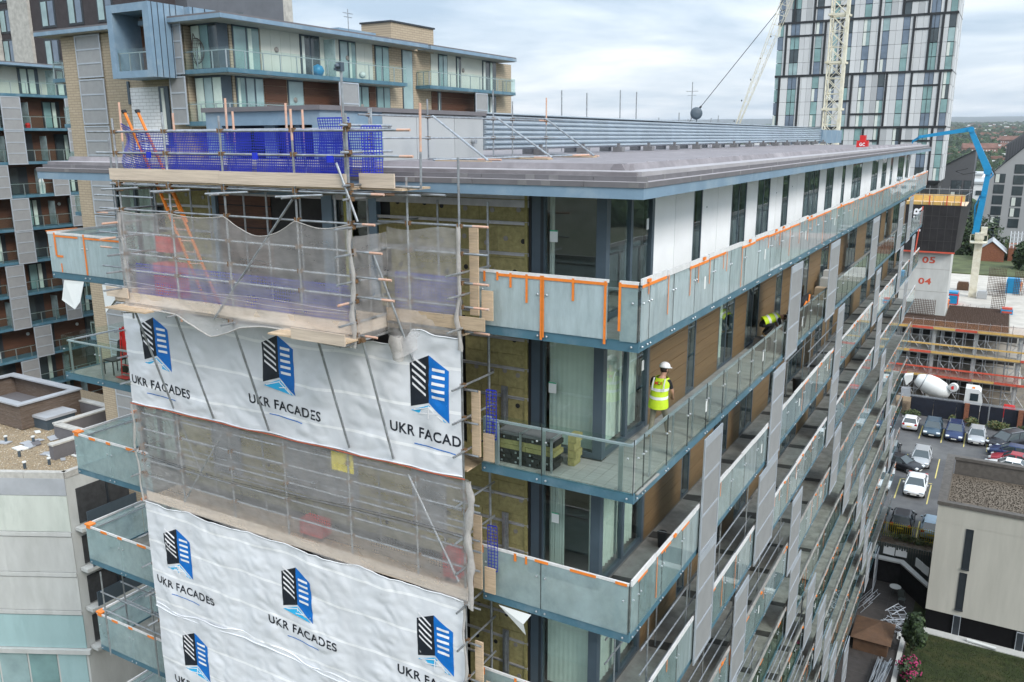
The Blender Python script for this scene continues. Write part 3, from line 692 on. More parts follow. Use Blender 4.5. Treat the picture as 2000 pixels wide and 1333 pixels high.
# transoms poking forward at the cantilever corner and right end
for z in (2.72, 2.18, 1.66, 1.12, .72, .30, -.1, 2.98, 4.1, 3.6):
    tube((-5.36, -2.05 if z < 2.5 else -1.75, z), (-5.36, .6 if z < 2.6 else -.2, z), 'transom', pink=-.3 if z in (.72,) else None); cp(-5.38, -1.5, z)
for z in (1.30, .86, .2): tube((-3.48, -1.1, z), (-3.48, .5, z), 'transom'); cp(-3.53, -.5, z)
for x in X2[:4]:
    tube((x-.3, -1.75, 2.72), (x+.8, -1.60, 2.78), 'transom')
    for z in (2.72, -.06): tube((x+.06, -1.95 if x > -12 else -1.7, z), (x+.06, .6, z), 'transom'); cp(x+.03, -1.5, z)
for z in (2.25, 1.95, 1.6, 1.2, .8, .4): tube((-12.5, -2.1+.25*random.random(), z), (-12.5, -.2, z+random.uniform(-.03,.03)), 'transom', pink=-.4 if z in (1.6, 1.95) else None)
# left end, small inner frame seen at the far left of the upper lift
for z in (2.45, 2.0, 1.5, 1.1, .6, .1): tube((-15.0, -.35, z), (-12.6, -.42, z), 'ledger', pink=-.5 if z in (2.0, 1.1) else None)
# top boards
def board(x0, x1, y0, y1, z0, z1, nm='toe_board', m=TIMBB, slope=0):
    b = MB(); b.box(x0, x1, y0, y1, z0, z1); return b.build(nm, m, scaf)
board(-12.6, -8.95, -1.545, -1.51, 2.94, 3.2); board(-8.94, -5.45, -1.552, -1.517, 2.93, 3.19); board(-5.4, -4.55, -1.22, -1.18, 2.93, 3.2)
for i in range(5): board(-12.6, -5.4, -1.50+i*.235, -1.28+i*.235, 2.89, 2.93, 'platform_board', TIMB)
for i in range(4): board(-5.39, -4.4, -1.17+i*.235, -.95+i*.235, 2.88, 2.92, 'platform_board', TIMB)
# level 0
board(-12.9, -9.1, -1.555, -1.53, .05, .29); board(-9.09, -5.45, -1.560, -1.535, .04, .28); board(-5.42, -5.38, -1.5, -.55, .02, .27)
board(-5.35, -2.96, -.585, -.55, .18, .44, m=TIMB); board(-13.1, -12.3, -1.63, -1.6, .16, .4)
board(-12.55,-12.5,-1.5,-.4,.1,.34)
for i in range(5): board(-12.5, -5.6, -1.50+i*.2, -1.31+i*.2, -.02, .02, 'platform_board', TIMB)
for i in range(4): 
    board(-12.75, -11.3, -1.95+i*.16, -1.8+i*.16, -.06, -.025, 'platform_board', TIMB); board(-7.3, -5.3, -2.05+i*.16, -1.9+i*.16, -.06, -.025, 'platform_board', TIMB)
board(-6.6, -5.2, -2.1, -2.06, -.06, .17, m=TIMBB)
for i in range(4): board(-13.9, -3.6, -.42+i*.23, -.21+i*.23, -.02, .02, 'platform_board', TIMB)
# level -3 and -6 (behind the lower net band)
for zz in (-5.72, -2.92):
    for i in range(4): board(-13.95, -3.6, -.30+i*.2, -.11+i*.2, zz-.04, zz, 'platform_board', TIMB)
board(-13.95, -9.4, -.55, -.52, -5.78, -5.52); board(-9.38, -3.4, -.553, -.523, -5.80, -5.54)
for z in (-3.3, -3.75, -4.2, -4.65, -5.1):
    tube((-14.1, -.46, z), (-3.2 if z in (-3.75, -4.65) else -3.45, -.44, z), 'ledger', pink=None)
    if z in (-3.75, -4.65, -5.1): tube((-14.0, .6, z), (-3.5, .6, z), 'ledger')
    for x in XS: cp(x, -.47, z)
for z in (-1.0, -1.7, -2.4, -3.5, -4.3, -5.0, -5.9, -6.8, -7.7, -8.6, -9.5):
    tube((-3.5, -.95, z), (-3.5, .62, z), 'transom'); cp(-3.53, -.5, z)
    tube((-3.9, -.40, z-.12), (-3.25, -.40, z-.12), 'ledger')
    tube((-14.05, -.9, z), (-14.05, .6, z), 'transom'); cp(-14.0, -.5, z)
# raking struts from the cantilever to the face
for xb, zb_ in ((-12.32,-2.86),(-10.85,-2.88),(-8.96,-2.87),(-6.49,-2.84),(-5.26,-2.86)):
    tube((xb, -.66, zb_), (xb, -1.5, -.06), 'raking_strut', r=.026); cp(xb, -1.5, -.06)
# braces
for p, q in (((-6.86,-1.56,2.66),(-9.45,-1.56,-.05)), ((-5.62,-1.6,3.4),(-5.2,-1.55,2.3)), ((-10.65,-.55,-3.2),(-12.4,-.55,-5.5)), ((-4.96,-.55,-3.2),(-3.7,-.55,-5.4)), ((-5.3,-1.0,1.6),(-4.7,-.6,-.6)), ((-13.9,.5,-3.2),(-12.9,.5,-5.3))):
    tube(p, q, 'brace')
tube((-5.55, -1.42, .2), (-5.55, -1.42, 5.15), 'mast_tube')
p_ = MB(); p_.box(-5.62, -5.50, -1.48, -1.38, 5.08, 5.24); p_.lathe((-5.56, -1.48, 5.17), [(.04, 0), (.05, .04), (.03, .08)], 10, (0,-1,0)); p_.box(-5.7, -5.62, -1.45, -1.41, 5.1, 5.15); p_.build('sensor_head', FRAME, scaf)
coup.build('coupler', RUST, scaf, kind='stuff')
# timber stair-tower boards at the right end
for z0, z1 in ((.42, 2.18), (-2.57, -1.15), (-5.6, -3.9), (-8.4, -6.9)):
    board(-3.47, -3.27, -.30, -.26, z0, z1, 'upright_board', TIMB); board(-3.26, -3.0, -.20, -.17, z0-.1, z0+.5, 'upright_board', TIMB)
# guard rail on the roof
gr = thing('roof_guard_rail', 'galvanised guard rail with slanting props standing on the roof before the louvres', 'guard rail', (-8, 8, 3.26))
c2 = MB()
for y, zt in ((3.06, 4.6), (5.6, 4.9), (9.1, 5.32), (10.3, 5.0), (12.65, 5.2)):
    tube((-8.6, y, 3.27), (-8.6, y, zt), 'standard', par=gr, pink=.9 if y > 12 else None)
    for z in (4.43, 3.86): c2.box(-8.66, -8.54, y-.05, y+.05, z-.04, z+.04)
tube((-8.55, 2.6, 4.43), (-8.55, 12.5, 4.43), 'ledger', par=gr, pink=.5); tube((-8.55, 2.6, 3.86), (-8.55, 13.4, 3.86), 'ledger', par=gr); tube((-8.55, 10.2, 4.5), (-8.55, 13.8, 4.48), 'ledger', par=gr)
for (a, b_) in (((-8.5, 5.7, 4.45), (-5.97, 4.5, 3.3)), ((-8.5, 9.2, 4.45), (-5.9, 7.9, 3.3)), ((-8.5, 12.4, 4.5), (-5.9, 10.8, 3.3))): tube(a, b_, 'brace', par=gr, r=.03)
for a, b_ in (((-8.6, 5.6, 3.30), (-6.0, 5.2, 3.30)), ((-8.6, 9.1, 3.30), (-5.9, 7.8, 3.3)), ((-8.6, 12.6, 3.3), (-5.7, 10.7, 3.3)), ((-7.6, 4.4, 3.3), (-6.0, 10.6, 3.33))): tube(a, b_, 'base_tube', par=gr, pink=.8)
for a in ((-6.6, 4.3), (-6.6, 7.6), (-6.5, 10.4)):
    b = MB(); b.beam((a[0]-.9, a[1]+.2, 3.28), (a[0]+.9, a[1]-.2, 3.28), .22, .04); b.build('sole_board', TIMB, gr)
c2.build('coupler', RUST, gr, kind='stuff')
# ================================================ BANNERS
def sheet_mat(name):
    m = bpy.data.materials.new(name); m.use_nodes = True; t = m.node_tree; b = t.nodes['Principled BSDF']; nn = t.nodes.new; L = t.links.new
    b.inputs['Roughness'].default_value = .45
    g = nn('ShaderNodeNewGeometry'); s = nn('ShaderNodeSeparateXYZ'); L(g.outputs['Position'], s.inputs[0])
    a = nn('ShaderNodeMath'); a.operation = 'MULTIPLY_ADD'; a.inputs[1].default_value = 1/.9; a.inputs[2].default_value = 40.1; L(s.outputs['Z'], a.inputs[0])
    nz = nn('ShaderNodeTexNoise'); nz.inputs['Scale'].default_value = .5; L(g.outputs['Position'], nz.inputs['Vector'])
    a2 = nn('ShaderNodeMath'); a2.operation = 'MULTIPLY_ADD'; a2.inputs[1].default_value = .35; L(nz.outputs['Fac'], a2.inputs[0]); L(a.outputs[0], a2.inputs[2])
    f = nn('ShaderNodeMath'); f.operation = 'FRACT'; L(a2.outputs[0], f.inputs[0])
    r = nn('ShaderNodeValToRGB'); r.color_ramp.interpolation = 'LINEAR'; e = r.color_ramp.elements
    e[0].position = 0; e[0].color = (.68,.70,.735,1); e[1].position = .47; e[1].color = (.68,.70,.735,1)
    for p, c in ((.48, (.84,.85,.865,1)), (.54, (.84,.85,.865,1)), (.55, (.68,.70,.735,1))): q = e.new(p); q.color = c
    L(f.outputs[0], r.inputs[0])
    n = nn('ShaderNodeTexNoise'); n.inputs['Scale'].default_value = 1.1; n.inputs['Detail'].default_value = 7; L(g.outputs['Position'], n.inputs['Vector'])
    mr = nn('ShaderNodeMapRange'); mr.inputs[1].default_value = .3; mr.inputs[2].default_value = .7; mr.inputs[3].default_value = .88; mr.inputs[4].default_value = 1.06; L(n.outputs['Fac'], mr.inputs[0])
    mm = nn('ShaderNodeMixRGB'); mm.blend_type = 'MULTIPLY'; mm.inputs[0].default_value = 1; L(r.outputs[0], mm.inputs[1]); L(mr.outputs[0], mm.inputs[2]); L(mm.outputs[0], b.inputs['Base Color'])
    b.inputs['Transmission Weight'].default_value = 0
    n3 = nn('ShaderNodeTexNoise'); n3.inputs['Scale'].default_value = 2.6; n3.inputs['Detail'].default_value = 7; n3.inputs['Distortion'].default_value = 1.6; L(g.outputs['Position'], n3.inputs['Vector'])
    q1 = nn('ShaderNodeMath'); q1.operation = 'SUBTRACT'; q1.inputs[1].default_value = .5; L(n3.outputs['Fac'], q1.inputs[0]); q2 = nn('ShaderNodeMath'); q2.operation = 'ABSOLUTE'; L(q1.outputs[0], q2.inputs[0]); q3 = nn('ShaderNodeMath'); q3.operation = 'POWER'; q3.inputs[1].default_value = .6; L(q2.outputs[0], q3.inputs[0])
    ds = nn('ShaderNodeTexNoise'); ds.inputs['Scale'].default_value = 3.4; ds.inputs['Detail'].default_value = 10; ds.inputs['Roughness'].default_value = .75; L(g.outputs['Position'], ds.inputs['Vector'])
    dr = nn('ShaderNodeMapRange'); dr.inputs[1].default_value = .60; dr.inputs[2].default_value = .72; dr.inputs[3].default_value = 1; dr.inputs[4].default_value = .82; L(ds.outputs['Fac'], dr.inputs[0]); m9 = nn('ShaderNodeMixRGB'); m9.blend_type = 'MULTIPLY'; m9.inputs[0].default_value = 1; L(mm.outputs[0], m9.inputs[1]); L(dr.outputs[0], m9.inputs[2]); L(m9.outputs[0], b.inputs['Base Color'])
    bp = nn('ShaderNodeBump'); bp.inputs['Strength'].default_value = .10; bp.inputs['Distance'].default_value = .03; L(q3.outputs[0], bp.inputs['Height']); L(bp.outputs[0], b.inputs['Normal'])
    return m
SHEET = sheet_mat('banner_sheet')
def distress(name, c, amt):
    m = mat(name, c, .5, 0, .1, 4); t = m.node_tree; b = t.nodes['Principled BSDF']; src = b.inputs['Base Color'].links[0].from_socket
    n = t.nodes.new('ShaderNodeTexNoise'); n.inputs['Scale'].default_value = 5.5; n.inputs['Detail'].default_value = 9; n.inputs['Roughness'].default_value = .75
    g = t.nodes.new('ShaderNodeNewGeometry'); t.links.new(g.outputs['Position'], n.inputs['Vector'])
    r = t.nodes.new('ShaderNodeValToRGB'); r.color_ramp.elements[0].position = amt; r.color_ramp.elements[0].color = (0,0,0,1); r.color_ramp.elements[1].position = amt+.01; r.color_ramp.elements[1].color = (1,1,1,1)
    t.links.new(n.outputs['Fac'], r.inputs[0]); x = t.nodes.new('ShaderNodeMixRGB'); t.links.new(r.outputs[0], x.inputs[0]); t.links.new(src, x.inputs[1]); x.inputs[2].default_value = (.7,.72,.75,1); t.links.new(x.outputs[0], b.inputs['Base Color']); return m
PK = distress('worn_print_black', (.008,.012,.022), .66); PB = distress('worn_print_blue', (.0,.155,.55), .69)
def bdisp(x, z, seed=0):
    p = Vector((x*.55, seed, z*.9)); a = noise.noise(p)*.045; b_ = -abs(noise.noise(Vector((x*1.3+z*.5, seed+5, z*1.9-x*.4))))*.05
    c = -abs(noise.noise(Vector((x*2.6-z*1.2, seed+9, z*3.6+x*1.5))))*.028
    nearst = min(abs(x-s) for s in XS); tight = .35+.65*min(1, nearst/.7)
    return -.575 + (a+b_+c)*tight - .02*math.sin(nearst*2)
def banner(x0, x1, ztop, zbot, seed, label, kind_top=None):
    b = MB(); nu, nv = 210, int((ztop(0)-zbot(0))*22)
    def fn(u, v):
        x = x0+(x1-x0)*u; zt = ztop(x); zb = zbot(x); z = zb+(zt-zb)*v
        return (x, bdisp(x, z, seed), z)
    b.grid(fn, nu, nv)
    o = b.build('banner', SHEET, None, smooth=True, label=label, cat='banner', group='printed banners laced to the scaffold')
    for vv in (0, 1):
        e_ = MB(); pts = [fn(i/90, vv) for i in range(91)]; e_.pipe([(p[0], p[1]-.01, p[2]) for p in pts], .014, 5)
        e_.build('hem', SHEET, o)
    return o, seed
def onb(x, z, seed, off): return (x, bdisp(x, z, seed)-off, z)
def text_mesh(s, w_, h_, offset=.0, shear=0.):
    cu = bpy.data.curves.new('txt', 'FONT'); cu.body = s; cu.size = 1; cu.offset = offset; cu.resolution_u = 3; cu.space_character = 1.08
    o = bpy.data.objects.new('txt', cu); COL.objects.link(o); bpy.context.view_layer.update()
    dg = bpy.context.evaluated_depsgraph_get(); me = bpy.data.meshes.new_from_object(o.evaluated_get(dg)); bpy.data.objects.remove(o)
    xs = [v.co.x for v in me.vertices]; ys = [v.co.y for v in me.vertices]; X0, X1, Y0, Y1 = min(xs), max(xs), min(ys), max(ys)
    vs = [((v.co.x-X0)/(X1-X0)*w_, (v.co.y-Y0)/(Y1-Y0)*h_) for v in me.vertices]; fs = [tuple(p.vertices) for p in me.polygons]; bpy.data.meshes.remove(me); return vs, fs
TXT = text_mesh('UKR FACADES', 2.27, .235, .018); TXT2 = text_mesh('UKR FACAD', 1.80, .235, .018)
def logo(parent, seed, xl, zb, tx, tz, cut=False, clip=None, tilt=-.05, wl=.98, hl=1.38):
    W, H = wl, hl
    def poly(pts, m, nm, off=.006):
        b = MB(); q = [onb(xl+u*W, zb+v*H, seed, off) for u, v in pts]
        if clip is not None: q = [(x, y, max(z, clip)) for x, y, z in q]
        b.quad(*q); return b
    # faces as vertical strips so that they follow the folds
    def strips(pl, pr, m, nm, n=6, rows=8, off=.006):
        b = MB()
        def fn(u, v):
            lo = Vector(pl[0]).lerp(Vector(pr[0]), u); hi = Vector(pl[1]).lerp(Vector(pr[1]), u); q = lo.lerp(hi, v)
            return onb(xl+q.x*W, zb+q.y*H, seed, off)
        b.grid(fn, n, rows); return b.build(nm, m, parent)
    strips(((.0,.16),(.0,.84)), ((.5,.27),(.5,1)), PK, 'tower_emblem_dark')
    strips(((.5,.27),(.5,1)), ((1,.0),(1,.80)), PB, 'tower_emblem_blue')
    s = MB()
    for i in range(5):
        v = .36+i*.105
        def fs_(u, w, v=v): return onb(xl+(.06+.36*u)*W, zb+(v+.13-.15*u+.04*w+.02)*H, seed, .012)
        s.grid(fs_, 4, 1)
        def fr_(u, w, v=v): return onb(xl+(.58+.32*u)*W, zb+(v+.02-.01*u+.045*w-.03)*H, seed, .012)
        s.grid(fr_, 4, 1)
    s.build('emblem_bars', WHITE, parent)
    l = MB(); l.quad(onb(xl, zb+.10*H, seed, .008), onb(xl+.93*W, zb+.0*H, seed, .008), onb(xl+.5*W, zb+.235*H, seed, .008))
    l.build('emblem_flag', PRINTL, parent)
    l = MB()
    for (a, c) in (((.08,.115),(.5,.20)), ((.48,.02),(.5,.22)), ((.85,.02),(.5,.19)), ((.22,.075),(.72,.12))):
        A = onb(xl+a[0]*W, zb+a[1]*H, seed, .014); C_ = onb(xl+c[0]*W, zb+c[1]*H, seed, .014); l.beam(A, C_, .022, .003, up=(0,1,0))
    l.build('emblem_flag_lines', WHITE, parent)
    vs, fs = TXT2 if cut else TXT
    b = MB(); b.v = []
    for x, y in vs:
        X = tx+x; Z = tz+y+x*tilt; b.v.append(onb(X, Z, seed, .008))
    b.f = list(fs); b.m = [0]*len(fs); b.build('lettering', PK, parent)
    b = MB(); b.grid(lambda u, v: onb(tx+.62+1.05*u, tz-.17+(1.05*u+.62)*tilt+.022*v+.015*math.sin(u*4), seed, .008), 14, 1); b.build('underline', PB, parent)
wob = lambda x, a: .022*math.sin(x*2.1+a)+.018*math.sin(x*5.3+a*2)+.03*noise.noise(Vector((x*3, a, 0)))-.035*abs(math.sin((x+13.98)*math.pi/1.9))
b1, s1 = banner(-14.06, -3.53, lambda x: -.32+wob(x, 0)+(.36 if x > -5.0 else 0)*min(1, (x+5.0)/.3 if x > -5 else 0), lambda x: -2.96+.012*math.sin(x*3.3), 1, 'top white banner with three blue and black tower emblems under the cantilevered lift')
for xl, zb, tx, tz, cut in ((-13.33,-1.92,-13.97,-2.42,False), (-9.05,-1.9,-9.59,-2.28,False), (-4.80,-1.84,-5.35,-2.24,True)): logo(b1, s1, xl, zb, tx, tz, cut)
b2, s2 = banner(-14.02, -3.55, lambda x: -5.78+wob(x, 2), lambda x: -8.98+.08*math.sin(x*1.1), 2, 'second white banner below the lower netting, its emblems complete and lettering creased')
for xl, zb, tx, tz, cut in ((-13.3,-7.75,-13.82,-8.2,False), (-8.96,-7.72,-9.51,-8.14,False), (-4.82,-7.75,-5.4,-8.17,True)): logo(b2, s2, xl, zb, tx, tz, cut)
def bz3(x): return -8.86+.10*math.sin(x*1.1+.2)+.04*math.sin(x*4)
b3, s3 = banner(-13.98, -3.58, bz3, lambda x: -12.2, 3, 'lowest white banner with rumpled top edge, cut off by the bottom of the picture')
for xl, zb, tx, tz, cut in ((-13.0,-10.8,-13.5,-11.25,False), (-8.9,-10.95,-9.5,-11.35,False), (-4.7,-10.9,-5.3,-11.3,True)): logo(b3, s3, xl, zb, tx, tz, cut)
# rope / red edging along banner 1
b = MB(); b.pipe([(x, -.63, -2.99+.01*math.sin(x*3.3)) for x in [(-14.1+i*.15) for i in range(72)]], .016, 5); props(b.build('edging_rope', mat('red_rope', (.42,.10,.05), .7), None, cat='rope', label='rusty red rope along the bottom hem of the top banner'))
# ================================================ NETTING
def net(fn, nu, nv, label, name='debris_net'):
    b = MB(); b.grid(fn, nu, nv); return b.build(name, NET, None, smooth=True, label=label, cat='netting', group='translucent debris netting on the scaffold')
def nz(x, y, s): return noise.noise(Vector((x, s, y)))
def f_up(u, v):
    x = -12.5+7.1*u
    seg = [-12.5,-10.62,-8.86,-6.82,-5.4]; sag = 0
    for a, c, d in zip(seg[:-1], seg[1:], (.05, .06, .36, .12)):
        if a <= x <= c: sag = d*math.sin(math.pi*(x-a)/(c-a))
    zt = 2.24-sag; zb = -.02-.18*abs(math.sin(x*.9+.5))**2-.25*max(0, 1-abs(x+9.5)/1.0)
    z = zb+(zt-zb)*v; return (x, -1.57+.05*nz(x*1.2, z*1.1, 1)+.03*nz(x*4, z*3, 2)-(.12 if v < .1 else 0)*(.1-v)*10, z)
nn1 = net(f_up, 120, 40, 'grey netting round the cantilevered top bay, sagging in the middle'); nn1['category'] = 'netting'
hem = MB()
for vv, r_ in ((1, .012), (0, .02)): hem.pipe([f_up(i/80, vv) for i in range(81)], r_, 5)
hem.pipe([(x, -1.63, .55+.03*math.sin(x*1.4)-.02*x*0) for x in [(-12.4+i*.3) for i in range(24)]], .004, 4); hem.pipe([(x, -1.63, .47+.04*math.sin(x*1.1)) for x in [(-12.4+i*.3) for i in range(24)]], .004, 4)
hem.build('net_hem', NETF, nn1)
def f_ret(u, v): 
    y = -1.6+1.1*u; z = -.1+(2.1)*v; return (-5.32+.07*nz(y*3, z*2, 4)+.03*math.sin(y*14), y, z)
n2 = net(f_ret, 30, 30, 'short return of netting at the corner of the cantilevered bay')
def f_r(u, v):
    x = -5.3+1.8*u; zt = 2.12-.05*math.sin(u*6); zb = -.25-.35*math.exp(-((u-.2)/.18)**2)+.05*math.sin(u*9); z = zb+(zt-zb)*v
    return (x, -.57-.28*math.exp(-((u-.2)/.15)**2)*(1-v)**2+.05*nz(x*2, z*1.5, 5)+.02*nz(x*6, z*5, 6), z)
n3 = net(f_r, 50, 40, 'netting on the narrow bay right of the cantilever, bunched at its foot')
def fold(xc, yc, z0, z1, w_, name, par, s):
    b = MB(); n = int((z1-z0)/.07)+2
    rings = []
    for i in range(n):
        z = z0+(z1-z0)*i/(n-1); ww = w_*(.6+.8*abs(nz(s, z*1.7, 3))); dx_ = .10*nz(s+3, z*1.3, 7)
        rings.append([(xc+dx_+ww*math.cos(t)*(1+.35*math.sin(3*t+z*9)), yc+.5*ww*math.sin(t), z+.02*math.sin(t*2)) for t in [2*math.pi*k/9 for k in range(9)]])
    b.loft(rings, caps=False); return b.build(name, NETF, par, smooth=True)
fold(-3.52, -.62, -.25, 2.2, .055, 'gathered_edge', n3, 1); fold(-5.36, -1.62, -.2, 2.15, .07, 'gathered_edge', nn1, 2); fold(-12.45, -1.5, 0, 2.2, .05, 'gathered_edge', nn1, 3); fold(-5.0, -.75, -.62, -.1, .2, 'gathered_edge', n3, 9)
def f_lo(u, v):
    x = -14.08+10.75*u; zt = -2.97+.01*math.sin(x*3.3); zb = -5.80+.05*math.sin(x*2); z = zb+(zt-zb)*v
    return (x, -.58+.04*nz(x*1.1, z*1.3, 8)+.02*nz(x*5, z*4, 9)-(.12*max(0, (u-.965)/.035)*abs(math.sin(z*4))), z)
n4 = net(f_lo, 150, 36, 'long strip of netting between the top and second banners')
fold(-3.33, -.66, -5.9, -3.0, .10, 'gathered_edge', n4, 5); fold(-14.05, -.64, -5.8, -3.0, .05, 'gathered_edge', n4, 6); fold(-3.5, -.66, -9.2, -5.9, .05, 'gathered_edge', n4, 7)
b = MB()
for dz in (0, -.06): b.pipe([(x, -.64, -4.35-.12*math.sin((x+14)*.5)+dz) for x in [(-14+i*.35) for i in range(31)]], .005, 4)
b.build('net_cord', PRINTK, n4)
# blue debris mesh panels (real strands)
def mesh_panel(o, ax, h, n, label, up=(0,0,1), cell=.055, flutter=.03, s=0, skew=0):
    b = MB(); o = Vector(o); ax = Vector(ax); L = ax.length; a = ax/L; u = Vector(up); nrm = a.cross(u)
    def P(i, j):
        x = i*cell; z = j*cell; return o+a*x+u*(z+skew*x)+nrm*(flutter*nz(x*1.5, z*2, s))
    ni, nj = int(L/cell), int(h/cell)
    for i in range(ni+1):
        for j in range(0, nj): 
            p, q = P(i, j), P(i, j+1); b.quad(p-a*.008, p+a*.008, q+a*.008, q-a*.008)
    for j in range(nj+1):
        w_ = .014 if j in (0, nj) else .008
        for i in range(0, ni): p, q = P(i, j), P(i+1, j); b.quad(p-u*w_, q-u*w_, q+u*w_, p+u*w_)
    return b.build('brick_guard', NETB, None, label=label, cat='safety mesh', group='blue brick guard mesh panels')
mesh_panel((-11.8, -1.40, 3.12), (2.9, 0, 0), .92, 0, 'blue mesh panel at the left of the top lift, beside the ladder', s=1)
mesh_panel((-8.85, -1.38, 3.12), (3.4, 0, 0), .92, 0, 'blue mesh panel across the front of the dark stair opening', s=2)
mesh_panel((-11.9, -.42, 3.1), (2.8, 0, 0), .95, 0, 'blue mesh panel behind, along the back rail of the top lift', s=3, flutter=.06)
mesh_panel((-9.0, -.40, 3.1), (3.4, 0, 0), .95, 0, 'blue mesh panel in front of the housing doorway', s=4)
mesh_panel((-6.4, -1.2, 3.2), (.75, .12, 0), 1.05, 0, 'blue mesh panel leaning upright near the mast', s=5, flutter=.08)
mesh_panel((-5.35, -1.15, 3.15), (.34, .2, 0), .95, 0, 'blue mesh panel closing the right end of the top lift', s=6)
mesh_panel((-12.3, -1.3, 3.1), (.9, -.1, 0), 1.1, 0, 'torn blue mesh panel slumped at the foot of the ladder', s=7, flutter=.2, skew=-.25)
mesh_panel((-12.2, -1.40, .28), (6.6, 0, 0), .75, 0, 'long blue mesh behind the netting of the cantilevered bay', s=8, cell=.07)
mesh_panel((-5.2, -.45, .4), (1.65, 0, 0), .8, 0, 'blue mesh behind the netting of the narrow right bay', s=9, cell=.07)
mesh_panel((-3.22, -.12, -2.2), (.28, .02, 0), 1.1, 0, 'narrow blue mesh by the timber upright, level with the second balcony', s=10, cell=.075)
mesh_panel((-3.22, -.12, -5.2), (.28, .02, 0), 1.1, 0, 'narrow blue mesh by the timber upright, level with the third balcony', s=11, cell=.075)
DMESH = mat('grey_mesh', (.06,.07,.08), .5, 0, .1, 4)
b = MB()
for i in range(140): x = -13.9+i*.073; b.quad((x, -.36, -5.45), (x+.014, -.36, -5.45), (x+.014, -.36, -4.75), (x, -.36, -4.75))
for j in range(11): z = -5.45+j*.07; b.quad((-13.9, -.361, z), (-3.7, -.361, z), (-3.7, -.361, z+.014), (-13.9, -.361, z+.014))
b.build('brick_guard', DMESH, None, cat='safety mesh', label='dark mesh guard behind the long lower strip of netting')
# blue tags
b = MB(); 
for x in (-11.2, -7.9): b.box(x, x+.13, -1.56, -1.53, 3.44, 3.58)
for x in (-5.95,): b.box(x, x+.16, -1.5, -1.47, 3.4, 3.53)
(b.split('scaffold_tag', mat('blue_plastic', (.01,.03,.6), .4), scaf))
# ladders
def ladder(name, p0, p1, w_, label, col):
    t = thing(name, label, 'ladder', p0); p0 = Vector(p0); p1 = Vector(p1); d = (p1-p0); L = d.length; d.normalize(); a = Vector((1, .25, 0)).normalized()
    for s in (0, 1):
        b = MB(); o = p0+a*w_*s; b.beam(o, o+d*L, .028, .06, up=(0,1,0)); b.build('stile', col, t)
        b = MB(); o2 = o+d*L; b.beam(o2-d*.02, o2+d*.05, .05, .10, up=(0,1,0)); b.build('stile_cap', BLACK, t)
    n = int(L/.28)
    for i in range(1, n): b = MB(); q = p0+d*i*.28; b.tube(q, q+a*w_, .014, 6); b.build('rung', TUBEP, t)
    return t
ORL = mat('orange_grp', (.70,.20,.02), .45, 0, .1, 4)
ladder('ladder', (-10.95, -1.2, 2.0), (-11.95, -1.45, 4.45), .36, 'orange ladder rising through the top lift by the blue mesh', ORL)
ladder('ladder', (-10.1, -1.15, .05), (-11.3, -1.25, 2.75), .34, 'orange ladder standing on the netted lift, lower of the two', ORL)
# items behind the netting
def cabinet(x, y, z, w_, d_, h_, label, m=RED):
    t = thing('tool_trolley', label, 'tool trolley', (x, y, z))
    b = MB(); b.box(x-w_/2, x+w_/2, y-d_/2, y+d_/2, z+.12, z+h_); b.build('body', m, t)
    for i in range(2): b = MB(); b.box(x-w_/2+.04, x+w_/2-.04, y-d_/2-.02, y-d_/2-.001, z+.2+i*(h_-.2)/2, z+.1+(i+1)*(h_-.2)/2); b.build('drawer', m, t)
    for sx in (-1, 1): b = MB(); b.lathe((x+sx*(w_/2-.08), y-d_/2+.08, z+.06), [(.06, -.02), (.06, .02)], 10, (1,0,0)); b.build('wheel', BLACK, t)
    return t
cabinet(-11.6, -.9, .02, .75, .4, .95, 'red tool box stack behind the netting at the left end')
cabinet(-11.75, -.75, 1.1, .55, .35, .5, 'smaller red box above the first, behind the netting')
cabinet(-4.1, -.1, -5.68, .4, .35, .75, 'red box behind the lower netting near its right end')
cabinet(-8.2, -.1, -5.68, .7, .35, .5, 'low red crate behind the lower netting in the middle')
b = MB(); b.box(-7.2, -6.55, -.49, -.48, -3.55, -3.1); b.build('warning_panel', mat('yellow_sheet', (.62,.52,.05), .5), None, cat='sign', label='yellow rectangular panel hanging behind the lower netting')
# trolley and chair on the left second balcony
t = thing('sack_truck', 'bright red sack truck standing on the left clear-glass balcony', 'sack truck', (-15.7, .55, -2.8))
b = MB(); b.prism([(0,.55),(.55,.55),(.55,1.35),(.45,1.45),(.1,1.45),(0,1.35)], (-16.0, .62, -2.8), (1,0,0), (0,0,1), (0, .03, 0)); b.build('back_plate', RED, t)
b = MB()
for x in (-15.98, -15.48): b.tube((x, .5, -2.75), (x, .6, -1.4), .02, 6)
for z in (-2.7, -2.45, -2.2): b.tube((-15.98, .52, z), (-15.48, .52, z), .015, 6)
b.build('frame', RED, t)
for x in (-16.05, -15.42): b = MB(); b.lathe((x, .65, -2.65), [(.12, -.03), (.12, .03)], 14, (1,0,0)); b.build('wheel', BLACK, t)
b = MB(); b.box(-15.98, -15.48, .3, .5, -2.79, -2.77); b.build('toe_plate', RED, t)
t = thing('garden_chair', 'black plastic garden chair beside the red sack truck', 'chair', (-16.4, .6, -2.8))
b = MB(); b.box(-16.65, -16.2, .4, .85, -2.4, -2.36); b.build('seat', BLACK, t); b = MB(); b.prism([(0,0),(.45,0),(.42,.45),(.3,.5),(.12,.5),(.03,.45)], (-16.65, .85, -2.36), (1,0,0), (0,.15,1), (0, .03, 0)); b.build('backrest', BLACK, t)
for x in (-16.63, -16.23):
    for y in (.42, .83): b = MB(); b.tube((x, y, -2.8), (x, y, -2.38), .02, 6); b.build('leg', BLACK, t)
